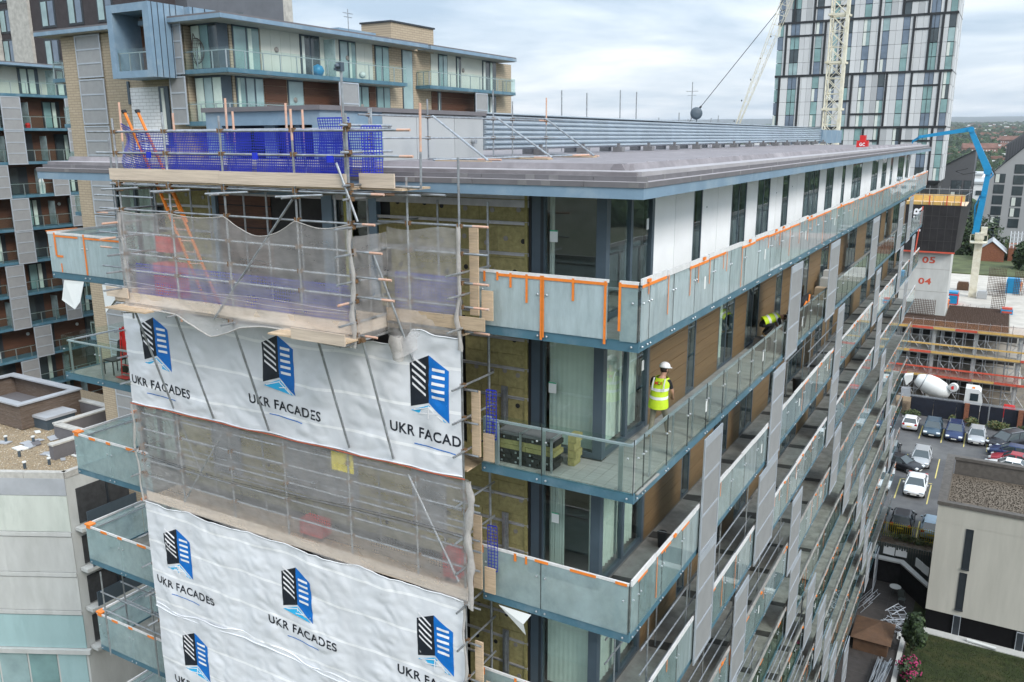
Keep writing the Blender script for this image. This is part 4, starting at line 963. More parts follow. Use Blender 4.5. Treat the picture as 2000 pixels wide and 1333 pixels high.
# pallet stacks of boards on left balconies
for k, n in ((3, 5), (4, 5)):
    for i in range(n):
        b = MB(); b.box(-15.3+.1*i, -14.3, .3+.04*i, 1.1, .2-3*k+i*.07, .2-3*k+i*.07+.06); b.build('board_stack', CONCD if i % 2 else TIMB, None, cat='board', group='boards stacked on the left balconies', label=f'{["lowest","second","middle","fourth","topmost"][i]} board of the stack on the {["fourth","fifth"][k-3]} left balcony')
# access frame between left balconies 3 and 4
t = thing('access_tower', 'galvanised access frame propped between the two lowest left balconies in view', 'access tower', (-16, 0, -12))
for x in (-17.2, -14.9):
    for y in (-.15, .55): b = MB(); b.tube((x, y, -11.9), (x, y, -9.05), .025, 7); b.build('standard', GALV, t)
for z in (-9.75, -10.35):
    for y in (-.15, .55): b = MB(); b.tube((-17.3, y, z), (-14.0, y, z-.05), .025, 7); b.build('ledger', GALV, t)
# insulation pallet on B2 balcony
t = thing('insulation_pallet', 'strapped pack of black foiled insulation slabs on the clear-glass balcony', 'insulation pack', (-2.5, .5, -2.8))
random.seed(5)
for r_ in range(6):
    yel = r_ in (3, 4)
    for c in range(4 if not yel else 2):
        w_ = 1.36/(4 if not yel else 2); x0 = -3.22+c*w_+(.06 if r_ % 2 else 0); z0 = -2.79+r_*.105
        b = MB(); b.box(x0, x0+w_-.012, .2+random.uniform(0, .015), .62, z0, z0+.098); b.build('slab', BLACK if not yel else ROCKE, t)
        if not yel: b = MB(); b.box(x0+w_/2-.02, x0+w_/2+.02, .19, .1985, z0+.03, z0+.07); b.build('slab_mark', ALU, t)
b = MB(); b.box(-3.15, -1.85, .19, .63, -2.157, -2.10); b.build('top_cover', FELTD, t)
for x in (-2.6, -1.88): b = MB(); b.box(x, x+.05, .15, .17, -2.8, -2.05); b.box(x, x+.05, .15, .7, -2.09, -2.07); b.build('strap', GALV, t)
for i in range(4): b = MB(); b.box(-1.75, -1.6+.04*(i % 2), .7, 1.0, -2.79+i*.17, -2.63+i*.17); b.build('end_slab', ROCKE, t)
# ================================================ PEOPLE
SKIN = mat('skin', (.45,.25,.17), .6, 0, .05, 8); HIVIS = mat('hi_vis_yellow', (.55,.75,.02), .6, 0, .06, 8, .2); REFL = mat('reflective_band', (.75,.76,.76), .4, 0, .04, 8)
KHAKI = mat('khaki_cloth', (.27,.25,.19), .9, 0, .12, 7, .3); BTEE = mat('black_cloth', (.012,.012,.015), .9, 0, .1, 7); BOOT = mat('tan_boot', (.42,.30,.16), .8, 0, .1, 9); HELM = mat('helmet_white', (.80,.80,.82), .35, 0, .02, 4); HAIR = mat('dark_hair', (.03,.02,.015), .8)
def skin_mesh(J, E_, name):
    names = list(J); me = bpy.data.meshes.new(name); me.from_pydata([J[n][0] for n in names], [(names.index(a), names.index(b)) for a, b in E_], [])
    o = bpy.data.objects.new(name, me); COL.objects.link(o); m = o.modifiers.new('s', 'SKIN'); m.use_smooth_shade = True
    for i, n in enumerate(names):
        r_ = J[n][1]; me.skin_vertices[0].data[i].radius = r_ if isinstance(r_, tuple) else (r_, r_)
        me.skin_vertices[0].data[i].use_root = (n == 'pelvis')
    o.modifiers.new('d', 'SUBSURF').levels = 2; bpy.context.view_layer.update()
    m2 = bpy.data.meshes.new_from_object(o.evaluated_get(bpy.context.evaluated_depsgraph_get())); bpy.data.objects.remove(o); bpy.data.meshes.remove(me); return m2
def hand_chain(J, E_, s, wrist, d, side, curl=.5):
    d = Vector(d).normalized(); side = Vector(side).normalized(); n = d.cross(side).normalized(); wv = Vector(J[wrist][0]); palm = wv+d*.07
    J[s+'palm'] = (tuple(palm), (.036, .02)); E_.append((wrist, s+'palm'))
    for i, (off, L) in enumerate(((-.03, .07), (-.01, .08), (.01, .075), (.03, .06))):
        a = palm+side*off+d*.03; b = a+d*L*.5*(1-curl*.4)+n*L*.25*curl; c = b+d*L*.3*(1-curl)+n*L*.45*curl
        J[f'{s}f{i}a'] = (tuple(a), .0105); J[f'{s}f{i}b'] = (tuple(b), .0095); J[f'{s}f{i}c'] = (tuple(c), .008)
        E_ += [(s+'palm', f'{s}f{i}a'), (f'{s}f{i}a', f'{s}f{i}b'), (f'{s}f{i}b', f'{s}f{i}c')]
    t1 = wv+d*.03-side*.035; t2 = t1+d*.035-side*.02+n*.015; J[s+'t1'] = (tuple(t1), .012); J[s+'t2'] = (tuple(t2), .010); E_ += [(wrist, s+'t1'), (s+'t1', s+'t2')]
def person(label, loc, rz, P, zones, vest_rings, helmet, trousers, shoe):
    t = thing('person', label, 'person', loc, None, rz)
    J = dict(P); E_ = [('pelvis','belly'),('belly','chest'),('chest','neck'),('neck','head0'),('head0','head1'),('chest','shL'),('shL','elL'),('elL','wrL'),('chest','shR'),('shR','elR'),('elR','wrR'),
        ('pelvis','hipL'),('hipL','knL'),('knL','anL'),('anL','toL'),('pelvis','hipR'),('hipR','knR'),('knR','anR'),('anR','toR')]
    for s, w_, e_ in (('L','wrL','elL'), ('R','wrR','elR')):
        d = Vector(J[w_][0])-Vector(J[e_][0]); hand_chain(J, E_, s, w_, d, (Vector((1,0,0)) if abs(d.normalized().x) < .8 else Vector((0,1,0))))
    me = skin_mesh(J, E_, 'body')
    for m in (SKIN, BTEE, trousers, shoe): me.materials.append(m)
    # materials by nearest bone
    bones = [(Vector(J[a][0]), Vector(J[b][0]), a, b) for a, b in E_]
    def zone(a, b, tt):
        if 'to' in b or ('an' in b and tt > .93): return 3
        if b[:2] in ('kn', 'an', 'hi') or (a == 'pelvis' and tt < .4): return 2
        if b in ('belly', 'chest', 'shL', 'shR') or (b == 'neck' and tt < .5) : return 1
        if b in ('elL', 'elR'): return 1 if tt < .72 else 0
        return 0
    for p in me.polygons:
        c = p.center; best = (1e9, 0)
        for a, b, na, nb in bones:
            ab = b-a; tt = max(0, min(1, (c-a).dot(ab)/ab.length_squared)); d = (c-a-ab*tt).length - (.02 if nb[:2] in ('be','ch') else 0)
            if d < best[0]: best = (d, zone(na, nb, tt))
        p.material_index = best[1]; p.use_smooth = True
    bo = link('body', me, t, wloc(t)); bo.location = (0,0,0)
    # head shape features: ears, nose, hair
    h0, h1 = Vector(J['head0'][0]), Vector(J['head1'][0]); fwd = helmet['f']; upd = (h1-h0).normalized(); side = fwd.cross(upd).normalized(); fw_ = upd.cross(side).normalized(); hc = (h0+h1)/2
    b = MB(); b.lathe(hc+upd*.01-fw_*.02, [(.001,-.085),(.07,-.06),(.088,0),(.085,.05),(.05,.09)], 12, upd); b.build('hair', HAIR, t, local=True, smooth=True)
    for s in (-1, 1): b = MB(); b.lathe(hc+side*s*.085, [(.001,-.01),(.028,-.008),(.024,.008),(.001,.012)], 8, side*s); b.build('ear', SKIN, t, local=True, smooth=True)
    b = MB(); b.lathe(hc+fw_*.095-upd*.01, [(.02,-.03),(.014,.0),(.004,.018)], 7, fw_); b.build('nose', SKIN, t, local=True, smooth=True)
    for s in (-1, 1): b = MB(); b.lathe(hc+fw_*.083+side*s*.032+upd*.015, [(.012,0),(.008,.008),(.001,.01)], 7, fw_); b.build('eye', BTEE, t, local=True)
    b = MB(); b.lathe(hc+fw_*.088-upd*.045, [(.02,0),(.012,.004)], 8, fw_); b.build('mouth', TUBEP, t, local=True)
    b = MB(); hm = hc+upd*.045
    b.lathe(hm, [(.125,0),(.128,.02),(.122,.05),(.105,.085),(.07,.115),(.03,.13),(.001,.133)], 18, upd); b.prism([(0,-.11),(.05,-.09),(.07,0),(.05,.09),(0,.11)], hm+fw_*.105+upd*.0, fw_, side, upd*.012)
    b.build('helmet', HELM, t, local=True, smooth=True)
    b = MB(); b.pipe([hm+side*.1-upd*.02, hm+side*.09-upd*.1+fw_*.03, hm-upd*.14+fw_*.06, hm-side*.09-upd*.1+fw_*.03, hm-side*.1-upd*.02], .006, 5); b.build('chin_strap', BTEE, t, local=True)
    # vest
    rings = []
    def ring(c, ax, ay, rx, ry, n=20):
        c = Vector(c); ax = Vector(ax).normalized(); ay = Vector(ay).normalized(); return [c+ax*rx*math.cos(2*math.pi*i/n)+ay*ry*math.sin(2*math.pi*i/n)*(1+.04*math.cos(3*i)) for i in range(n)]
    for c, rx, ry in vest_rings['r']: rings.append(ring(c, vest_rings['ax'], vest_rings['ay'], rx, ry))
    b = MB(); b.loft(rings, caps=False); v = b.build('vest', HIVIS, t, local=True, smooth=True)
    for a, c in vest_rings['bands']:
        def interp(tv):
            k = min(int(tv), len(rings)-2); f = tv-k; ctr = Vector(vest_rings['r'][k][0]).lerp(Vector(vest_rings['r'][k+1][0]), f)
            return [ctr+(p.lerp(q, f)-ctr)*1.03 for p, q in zip(rings[k], rings[k+1])]
        b = MB(); b.loft([interp(a), interp(c)], caps=False); b.build('reflective_band', REFL, v, local=True, smooth=True)
    return t, v, J
P1 = {'pelvis':((0,0,.93),(.14,.11)),'belly':((0,.03,1.07),(.135,.105)),'chest':((.01,.08,1.28),(.15,.11)),'neck':((.03,.13,1.45),.055),'head0':((.045,.16,1.54),(.072,.08)),'head1':((.05,.18,1.66),(.07,.08)),
 'shL':((-.19,.09,1.40),.058),'elL':((-.24,.16,1.14),.044),'wrL':((-.17,.38,1.03),.03),'shR':((.20,.10,1.38),.058),'elR':((.25,.15,1.11),.046),'wrR':((.20,.34,.94),.032),
 'hipL':((-.09,0,.88),.095),'knL':((-.12,-.03,.50),.066),'anL':((-.13,-.16,.10),.045),'toL':((-.13,.0,.045),.042),'hipR':((.09,.0,.88),.095),'knR':((.13,.16,.50),.066),'anR':((.12,.30,.10),.045),'toR':((.13,.46,.045),.042)}
vr = {'r':[((.0,-.02,.78),.235,.19),((.0,-.01,.88),.225,.18),((.0,.01,1.0),.205,.165),((.0,.04,1.14),.20,.155),((.01,.07,1.28),.21,.15),((.015,.10,1.38),.20,.13),((.02,.11,1.44),.15,.10)], 'ax':(1,0,0),'ay':(0,1,.15),'bands':[(1.9,2.35),(3.2,3.65)]}
w1, v1, J1 = person('man in white helmet and yellow hi-vis vest walking away along the upper balcony', (-.70,3.15,-2.80), 0, P1, None, vr, {'f':Vector((.35,.95,-.1)).normalized()}, KHAKI, BOOT)
for s in (-1, 1):
    b = MB(); b.grid(lambda u, v: (.015+s*(.115+.03*u)+.0*v, -.125+.0*u+(.115*v**2) , 1.17+.27*v), 1, 5)
    b.v = [(x, y-.0, z) for x, y, z in b.v]; b.build('shoulder_band', REFL, v1, local=True)
for s_, x0, wl, m in (('M', -.085, .07, RED), ('D', -.01, .06, PRINTK), ('I', .058, .018, RED)):
    vs, fs = text_mesh(s_, wl, .075, .02); b = MB(); b.v = [(x0+x+.01, -.095+(z*.25), 1.30+z) for x, z in vs]; b.f = list(fs); b.m = [0]*len(fs); b.build('vest_lettering', m, v1, local=True)
P2 = {'pelvis':((0,0,.46),(.15,.12)),'belly':((0,.14,.56),(.14,.11)),'chest':((0,.36,.66),(.15,.11)),'neck':((0,.54,.68),.055),'head0':((0,.62,.66),(.072,.08)),'head1':((0,.74,.62),(.07,.08)),
 'shL':((-.19,.44,.64),.058),'elL':((-.22,.52,.38),.044),'wrL':((-.14,.70,.20),.03),'shR':((.19,.44,.64),.058),'elR':((.23,.50,.38),.044),'wrR':((.16,.68,.20),.03),
 'hipL':((-.1,0,.43),.095),'knL':((-.16,.34,.42),.066),'anL':((-.14,.05,.10),.045),'toL':((-.14,.22,.045),.042),'hipR':((.1,.0,.43),.095),'knR':((.17,.30,.44),.066),'anR':((.14,.0,.10),.045),'toR':((.14,.17,.045),.042)}
vr2 = {'r':[((0,.0,.52),.20,.16),((0,.14,.57),.195,.155),((0,.28,.63),.20,.155),((0,.42,.67),.20,.14),((0,.50,.68),.15,.10)], 'ax':(1,0,0),'ay':(0,-.35,1),'bands':[(.9,1.4),(2.4,2.9)]}
person('person crouching in hi-vis vest and white helmet by the first tall silver screen', (-.72,12.6,-2.38), R(-55), P2, None, vr2, {'f':Vector((0,.5,-.85)).normalized()}, BTEE, BOOT)
t = thing('trestle', 'low work box the crouching person sits over', 'box', (-.72,12.65,-2.8)); 
b = MB(); b.box(-.95,-.5,12.45,12.9,-2.8,-2.42); b.build('box', CONCD, t)
t = thing('tool_bag', 'open black tool bag with orange trim on the balcony beyond the first silver screen', 'bag', (-.35,16.3,-2.8))
b = MB(); b.loft([[(-.65,15.9,-2.79),(-.2,15.9,-2.79),(-.2,16.7,-2.79),(-.65,16.7,-2.79)],[(-.7,15.8,-2.2),(-.15,15.8,-2.25),(-.15,16.8,-2.1),(-.7,16.8,-2.2)],[(-.6,16.0,-1.85),(-.25,15.9,-1.95),(-.2,16.9,-1.55),(-.5,16.8,-1.8)]]); b.build('bag_body', BLACK, t)
b = MB(); b.pipe([(-.14,15.9,-1.9),(-.12,16.2,-1.75),(-.12,16.6,-1.9),(-.14,16.8,-1.6)], .03, 6); b.build('trim', ORANGE, t)
for x, y, z, s in ((-.7,18.7,-5.82,.5),(-.75,3.9,-5.82,.35)):
    t = thing('rubble_bucket', 'black bucket standing on the third balcony '+('near the corner' if y < 10 else 'far along, past the second screen'), 'bucket', (x,y,z)); b = MB(); b.lathe((x,y,z), [(.13*s*2,0),(.17*s*2,.7*s*1.6)], 14); b.build('bucket', BLACK, t); b = MB(); b.tube((x-.17*s*2,y,z+.7*s*1.6),(x+.17*s*2,y,z+.72*s*1.6),.012,5); b.build('handle', GALV, t)
for i, (y, z) in enumerate(((22.5,-2.8),(23.6,-2.8),(24.2,-2.8))):
    b = MB(); b.box(-1.0,-.55,y,y+.5,z,z+.5+.25*i); props(b.build('tile_box', TIMB if i == 0 else CONCG), 'brown box on the top balcony deck' if i == 0 else ('lower pale box behind the brown one' if i == 1 else 'taller pale box behind the brown one'), 'box')
# site access frames on lower right balconies
random.seed(9)
at = thing('balcony_access_frame', 'run of galvanised tubes and posts standing on the lower balconies of the long side', 'access frame', (-.4, 15, -12))
for k, ys in ((3, (1.6, 4.3, 7.0, 9.8)), (4, (3, 6, 9, 12, 15)), (5, (6, 9, 12)), (6, (13, 17, 21)), (7, (18, 22)), (2, (18, 21, 24)), (1, ())):
    z = .18-3*k
    for y in ys:
        for x in (-.18, -.95): tube((x, y, z), (x, y, z+2.7), 'standard', par=at, r=.022)
    if ys:
        for zz in (1.35, 1.95): tube((-.16, ys[0]-.5, z+zz), (-.16, ys[-1]+.5, z+zz), 'ledger', par=at, r=.022); tube((-.97, ys[0]-.5, z+zz), (-.97, ys[-1]+.5, z+zz), 'ledger', par=at, r=.022)
# ================================================ GROUND
TARM = mat('tarmac', (.085,.085,.088), .85, 0, .1, .8, .2, dirt=(.15,.15,.145), dscale=.13)
GRASS = mat('grass_field', (.045,.06,.025), .95, 0, .3, .02, 0, c2=(.08,.08,.045), dirt=(.11,.105,.09), dscale=.006)
gnd = MB(); gnd.box(-16000, 16000, -3000, 24000, -38.5, -37); gnd.build('ground', GRASS, kind='structure')
g = MB(); g.box(-14, 60, 55.2, 93.2, -37.1, GZ); g.build('car_park', TARM, kind='structure')
PAVE = mat('terrace_paving', (.05,.044,.041), .85, 0, .15, 2, .2, dirt=(.05,.045,.045), dscale=.8)
g = MB(); g.box(-14, 3.0, 20, 54.6, -37.1, -31); g.build('terrace', PAVE, kind='structure')
g = MB()
for i in range(12): g.box(-2, 2.9, 36+i*1.5, 36.04+i*1.5, -31, -30.992)
g.box(1.2, 1.24, 36, 54, -31, -30.991)
g.build('terrace_joint', CONCD, bpy.data.objects['terrace'], kind='stuff')
LAWN = mat('lawn', (.028,.042,.008), .95, 0, .25, 3, .5, dirt=(.065,.06,.02), dscale=.5)
g = MB(); g.box(3.0, 60, 20, 55, -37.1, -31.05); g.build('lawn', LAWN, kind='structure')
gb = MB(); random.seed(2)
for i in range(9000):
    x = random.uniform(3.1, 11); y = random.uniform(38, 47.6)
    if x < 3.9 and y > 44: continue
    h = random.uniform(.04, .12); a = random.uniform(0, 3.14); dx_, dy_ = math.cos(a)*.02, math.sin(a)*.02
    gb.quad((x-dx_, y-dy_, -31.05), (x+dx_, y+dy_, -31.05), (x+random.uniform(-.03,.03), y, -31.05+h))
props(gb.build('grass', mat('grass_blade', (.035,.055,.008), .9, 0, .3, 4)), kind='stuff')
# roads beyond, long platform of the building site
g = MB(); g.box(-40, 60, 93.2, 175, -37.2, GZ); g.build('site_ground', mat('site_earth', (.22,.19,.15), .95, 0, .2, .6, .3, dirt=(.12,.11,.1), dscale=.4), kind='structure')
YEL = mat('yellow_marking', (.62,.52,.17), .7, 0, .1, 6)
for i, (x0, y0, x1, y1) in enumerate(((.15,84.5,.25,89.5),(2.35,84.2,2.45,89.2),(4.55,84,4.65,89),(6.75,83.6,6.85,88.6),(-.4,74.3,-.3,78.8),(2.4,66,2.5,71),(2.6,73,2.7,78.8),(-.3,66,-.2,71.2),(2.2,57.8,2.3,61.8),(-.2,71.3,2.5,71.42),(6.9,83.6,7.8,83.7))):
    g = MB(); g.box(x0, x1, y0, y1, GZ, GZ+.006); g.build('bay_marking', YEL, bpy.data.objects['car_park'])
# ================================================ CARS
CGL = mat('car_glass', (.03,.045,.05), .08, 0, .05, 3, spec=.9); TYRE = mat('tyre', (.015,.015,.016), .85); RIM = mat('alloy_rim', (.45,.46,.47), .3, .8); PLATE = mat('number_plate_white', (.75,.75,.7), .5); PLATEY = mat('number_plate_yellow', (.75,.55,.05), .5)
HL = mat('headlamp', (.7,.74,.76), .15, .2, .03, 4, spec=.9); TL = mat('tail_lamp', (.5,.01,.01), .2)
def paint(n, c): return mat(n, c, .28, .25, .03, 2, spec=.7)
def car(label, x, y, rz, col, kind='hatch', L=4.2, W=1.78, H=1.48, rail=False, z=GZ, group='parked cars in the tarmac car park'):
    t = thing('parked_car', label, 'car', (x, y, z), group, rz); w = W/2; f = L/2
    zs = .95 if kind != 'suv' else 1.05
    # body stations along y (front +): (y, halfwidth, zbottom, zshoulder, zcentre)
    S = [(-f, w*.80, .42, .70, .74), (-f+.08, w*.93, .28, .92, .96), (-f+.5, w, .2, zs, zs+.03), (0, w*1.01, .18, zs-.03, zs), (f-1.15, w, .2, zs-.06, zs-.02), (f-.55, w*.97, .22, zs-.14, zs-.08), (f-.12, w*.88, .27, .66, .72), (f, w*.72, .34, .54, .58)]
    rings = [[(-hw*.92, yy, zb), (-hw, yy, zb+.14), (-hw*1.0, yy, (zb+zh)/2+.05), (-hw*.94, yy, zh), (-hw*.6, yy, zc), (0, yy, zc+.015), (hw*.6, yy, zc), (hw*.94, yy, zh), (hw, yy, (zb+zh)/2+.05), (hw, yy, zb+.14), (hw*.92, yy, zb)] for yy, hw, zb, zh, zc in S]
    b = MB(); b.loft(rings); bo = b.build('body', col, t, local=True, smooth=True)
    rear = {'hatch': -f+.15, 'suv': -f+.12, 'sedan': -f+.75, 'coupe': -f+.6}[kind]; rr = {'hatch': -f+.55, 'suv': -f+.45, 'sedan': -f+1.45, 'coupe': -f+1.6}[kind]
    fr = f-1.05; fr2 = f-1.85; zt = H
    def gh(sc_, z0, z1):
        return [[(-w*.90*sc_, rear, z0), (w*.90*sc_, rear, z0), (w*.93*sc_, (rear+fr)/2, z0), (w*.88*sc_, fr, z0), (-w*.88*sc_, fr, z0), (-w*.93*sc_, (rear+fr)/2, z0)],
                [(-w*.70*sc_, rr, z1), (w*.70*sc_, rr, z1), (w*.74*sc_, (rr+fr2)/2, z1), (w*.68*sc_, fr2, z1), (-w*.68*sc_, fr2, z1), (-w*.74*sc_, (rr+fr2)/2, z1)]]
    b = MB(); b.loft(gh(1, zs-.06, zt-.05)); b.build('windows', CGL, t, local=True)
    g1 = gh(1.02, zs-.05, zt-.055); lo, hi = g1
    b = MB()
    for i in range(6): b.beam(lo[i], hi[i], .075, .05)
    hi2 = [(x_*.82, y_*.92, z_+.055) for x_, y_, z_ in hi]; b.loft([hi, hi2]); b.build('roof', col, t, local=True, smooth=False)
    if rail:
        b = MB()
        for s in (-1, 1): b.tube((s*w*.66, rr+.2, zt+.05), (s*w*.66, fr2-.1, zt+.05), .02, 6)
        b.build('roof_rail', ALU, t, local=True)
    for sx in (-1, 1):
        for yy in (f-.78, -f+.75):
            b = MB(); b.lathe((sx*(w-.08), yy, .32), [(.32, -.1), (.33, -.07), (.33, .07), (.32, .1)], 16, (1,0,0)); wh = b.build('wheel', TYRE, t, local=True)
            b = MB(); b.lathe((sx*(w-.08), yy, .32), [(.2, -.105), (.21, .105)], 12, (1,0,0)); b.build('rim', RIM, wh, local=True)
        b = MB(); b.obox((sx*w*.70, f-.10, .66), (w*.2, 0, 0), (0, .1, -.03), (0, .02, .07)); b.build('headlight', HL, t, local=True)
        b = MB(); b.obox((sx*w*.76, -f+.06, .86), (w*.15, 0, 0), (0, .06, 0), (0, 0, .09)); b.build('tail_light', TL, t, local=True)
        b = MB(); b.obox((sx*(w+.07), f-1.35, 1.0), (.08, 0, 0), (0, .05, 0), (0, 0, .06)); b.build('wing_mirror', col, t, local=True)
    b = MB(); b.obox((0, f-.005, .42), (w*.55, 0, 0), (0, .02, 0), (0, 0, .07)); b.build('grille', BLACK, t, local=True)
    b = MB(); b.obox((0, f+.018, .42), (.26, 0, 0), (0, .006, 0), (0, 0, .055)); b.build('number_plate', PLATE, t, local=True)
    b = MB(); b.obox((0, -f-.005, .62), (.26, 0, 0), (0, .008, 0), (0, 0, .055)); b.build('number_plate', PLATEY, t, local=True)
    return t
SILV = paint('silver_paint', (.40,.41,.42)); WHT = paint('white_paint', (.80,.80,.80)); BLK_ = paint('black_paint', (.012,.013,.018)); NAVY = paint('navy_paint', (.012,.03,.10)); TEALP = paint('slate_blue_paint', (.05,.09,.13)); REDP = paint('dark_red_paint', (.32,.015,.03)); LBL = paint('pale_blue_paint', (.30,.40,.48))
car('small white hatchback parked tail first at the left end of the far row', -1.0, 88.2, 0, WHT, 'hatch', 3.7, 1.66, 1.48)
car('slate blue car, second in the far row, facing the camera', 1.35, 87.3, R(180), TEALP, 'hatch', 4.35, 1.84, 1.5)
car('navy compact suv with silver roof rails in the far row', 3.55, 87.0, R(180), NAVY, 'suv', 4.25, 1.8, 1.66, True)
car('silver hatchback in the far row beside the black suv', 5.7, 86.8, R(180), SILV, 'hatch', 4.2, 1.73, 1.47)
car('large black suv parked askew at the right end of the far row', 8.7, 86.6, R(140), BLK_, 'suv', 4.75, 1.9, 1.68, True)
car('navy saloon lying sideways, farthest of the three at the right edge', 9.2, 83.0, R(82), NAVY, 'sedan', 4.7, 1.85, 1.42)
car('dark red car lying sideways between the navy and white ones', 9.3, 80.5, R(80), REDP, 'coupe', 4.5, 1.8, 1.38)
car('white saloon lying sideways, half hidden by the gravel roof building', 8.9, 78.2, R(84), WHT, 'sedan', 4.6, 1.8, 1.42)
car('silver hatchback in the middle bays with its front to the camera', 1.05, 76.8, R(180), SILV, 'hatch', 4.3, 1.78, 1.48)
car('shiny black coupe nosing out behind the white saloon', -.7, 74.2, R(-112), BLK_, 'coupe', 4.3, 1.8, 1.4)
car('dark saloon showing red tail lamps beside the balconies', -2.0, 77.6, R(0), BLK_, 'sedan', 4.4, 1.8, 1.42)
car('white saloon with black glass roof in the nearest middle bay', 1.25, 69.0, R(180), WHT, 'sedan', 4.7, 1.85, 1.45)
car('dark estate half hidden behind the balconies', -1.9, 69.8, R(0), TEALP, 'suv', 4.5, 1.8, 1.6)
car('black hatchback parked against the yellow railings', 1.0, 60.2, 0, BLK_, 'hatch', 4.1, 1.75, 1.5)
car('pale blue hatchback beside the white gable wall, behind yellow railings', 3.35, 60.0, 0, LBL, 'hatch', 4.1, 1.75, 1.5)
# ================================================ FENCES AND WALLS ROUND THE CAR PARK
HOARD = mat('navy_hoarding', (.008,.012,.025), .6, 0, .2, 2)
t = thing('hoarding', 'dark navy site hoarding with brick piers behind the far row of cars', 'fence', (4, 93.4, GZ))
x = -1.5
while x < 14:
    b = MB(); b.box(x, x+2.35, 93.3, 93.4, GZ, GZ+2.2); b.build('hoarding_panel', HOARD, t); x += 2.4
b = MB(); b.box(-3.2, -1.6, 93.3, 93.4, GZ, GZ+2.1); b.build('timber_gate', TIMB, t)
for x in range(18): b = MB(); b.box(-3.2+x*.09, -3.17+x*.09, 93.1, 93.13, GZ, GZ+1.6); b.build('railing_bar', BLACK, t)
BRK = mat('red_brick', (.26,.10,.055), .9, 0, .2, 5, .3)
for x in (4.1, 9.5): b = MB(); b.box(x, x+.5, 93.0, 93.29, GZ, GZ+2.3); b.build('pier', BRK, t)
b = MB(); b.tube((6.6,92.9,GZ),(6.6,92.9,GZ+2.6),.08,8); b.build('post', GALV, t)
b = MB()
for i in range(150): b.box(-3+i*.11, -2.96+i*.11, 93.42, 93.45, GZ+2.2, GZ+2.5)
b.box(-3, 13.5, 93.41, 93.46, GZ+2.33, GZ+2.37); b.build('railing_top', PERFW, t, kind='stuff')
def leafy(name, label, cat, c, rad, n, cols, size=.12, trunk=None, flowers=None, flat=1., group=None, seed=0, stuff=False, clumps=16):
    rnd = random.Random(seed); t = thing(name, label, cat, (c[0], c[1], c[2]), group) if not stuff else None
    cz = c[2]+(trunk[0] if trunk else 0)+rad[2]*.85
    cl = []
    for i in range(clumps):
        a = rnd.uniform(0, 6.28); r_ = rnd.random()**.6; h = rnd.uniform(-1, 1); s = math.sqrt(max(0, 1-h*h))
        cl.append((c[0]+rad[0]*.72*r_*s*math.cos(a), c[1]+rad[1]*.72*r_*s*math.sin(a), cz+rad[2]*.72*h, rnd.uniform(.25, .45)))
    bs = [MB() for _ in cols]
    for i in range(n):
        q = cl[rnd.randrange(len(cl))]; v = Vector((rnd.gauss(0,1), rnd.gauss(0,1), rnd.gauss(0,1))).normalized()*rnd.uniform(.6, 1.1)
        p = Vector((q[0]+v.x*rad[0]*q[3], q[1]+v.y*rad[1]*q[3], q[2]+v.z*rad[2]*q[3]*flat)); s_ = size*rnd.uniform(.6, 1.4)
        nn_ = (v+Vector((rnd.uniform(-.7,.7), rnd.uniform(-.7,.7), rnd.uniform(-.2,.9)))).normalized(); a = nn_.orthogonal().normalized(); a.rotate(Matrix.Rotation(rnd.uniform(0, 6.28), 3, nn_)); b_ = nn_.cross(a)
        m = bs[min(len(cols)-1, int(rnd.random()*len(cols)))]; m.quad(p-a*s_, p+b_*s_*.55, p+a*s_, p-b_*s_*.55)
    if stuff: return bs, cols
    for m, col in zip(bs, cols): m.build('foliage', col, t, kind='stuff')
    if trunk:
        b = MB(); b.tube(c, (c[0]+.1*rad[0], c[1], cz), trunk[1], 8, r2=trunk[1]*.5)
        for i in range(5): q = cl[i]; b.tube((c[0]+.05*rad[0], c[1], c[2]+trunk[0]), q[:3], trunk[1]*.4, 6, r2=trunk[1]*.12)
        b.build('trunk', mat('bark', (.10,.075,.05), .9, 0, .2, 6, .4), t)
    if flowers:
        b = MB()
        for i in range(flowers[1]):
            q = cl[rnd.randrange(len(cl))]; v = Vector((rnd.gauss(0,1), rnd.gauss(0,1)-.4, abs(rnd.gauss(0,1)))).normalized(); p = Vector((q[0]+v.x*rad[0]*q[3]*1.1, q[1]+v.y*rad[1]*q[3]*1.1, q[2]+v.z*rad[2]*q[3]*1.15)); r_ = flowers[2]
            b.lathe(p, [(.001,-r_*.6),(r_*.8,-r_*.3),(r_,.0),(r_*.7,r_*.5),(.001,r_*.7)], 7, v)
        b.build('blossom', flowers[0], t, kind='stuff')
    return t
LF = [mat('leaf_dark', (.018,.04,.012), .7, 0, .2, 3), mat('leaf_mid', (.045,.08,.022), .7, 0, .2, 3), mat('leaf_light', (.09,.12,.035), .7, 0, .2, 3)]
LD = [mat('leaf_dry', (.16,.14,.05), .8, 0, .2, 3), LF[2], LF[1]]
for i, (x, w_, dry) in enumerate(((-1.2,1.4,0),(3.0,.5,1),(5.0,1.0,1),(7.6,1.7,1),(10.5,1.5,0))):
    leafy('weed_clump', ['green weeds under the timber gate','thin dry weeds between the slate and navy cars','dry weeds by the first brick pier','tall dry weeds against the hoarding beside the black suv','green weeds at the right end of the hoarding'][i], 'weeds', (x, 92, GZ), (w_, .9, .55), 700, LD if dry else LF, .12, seed=i+3)
t = thing('yellow_railing', 'yellow vertical bar railing along the near edge of the car park', 'railing', (2, 57.4, GZ))
YP = mat('yellow_paint', (.50,.42,.03), .5, 0, .1, 6)
for i in range(44): b = MB(); b.box(-2.4+i*.16, -2.36+i*.16, 57.4, 57.43, GZ, GZ+1.35); b.build('bar', YP, t)
for z in (.2, 1.15): b = MB(); b.box(-2.4, 4.6, 57.43, 57.46, GZ+z, GZ+z+.05); b.build('rail', YP, t)
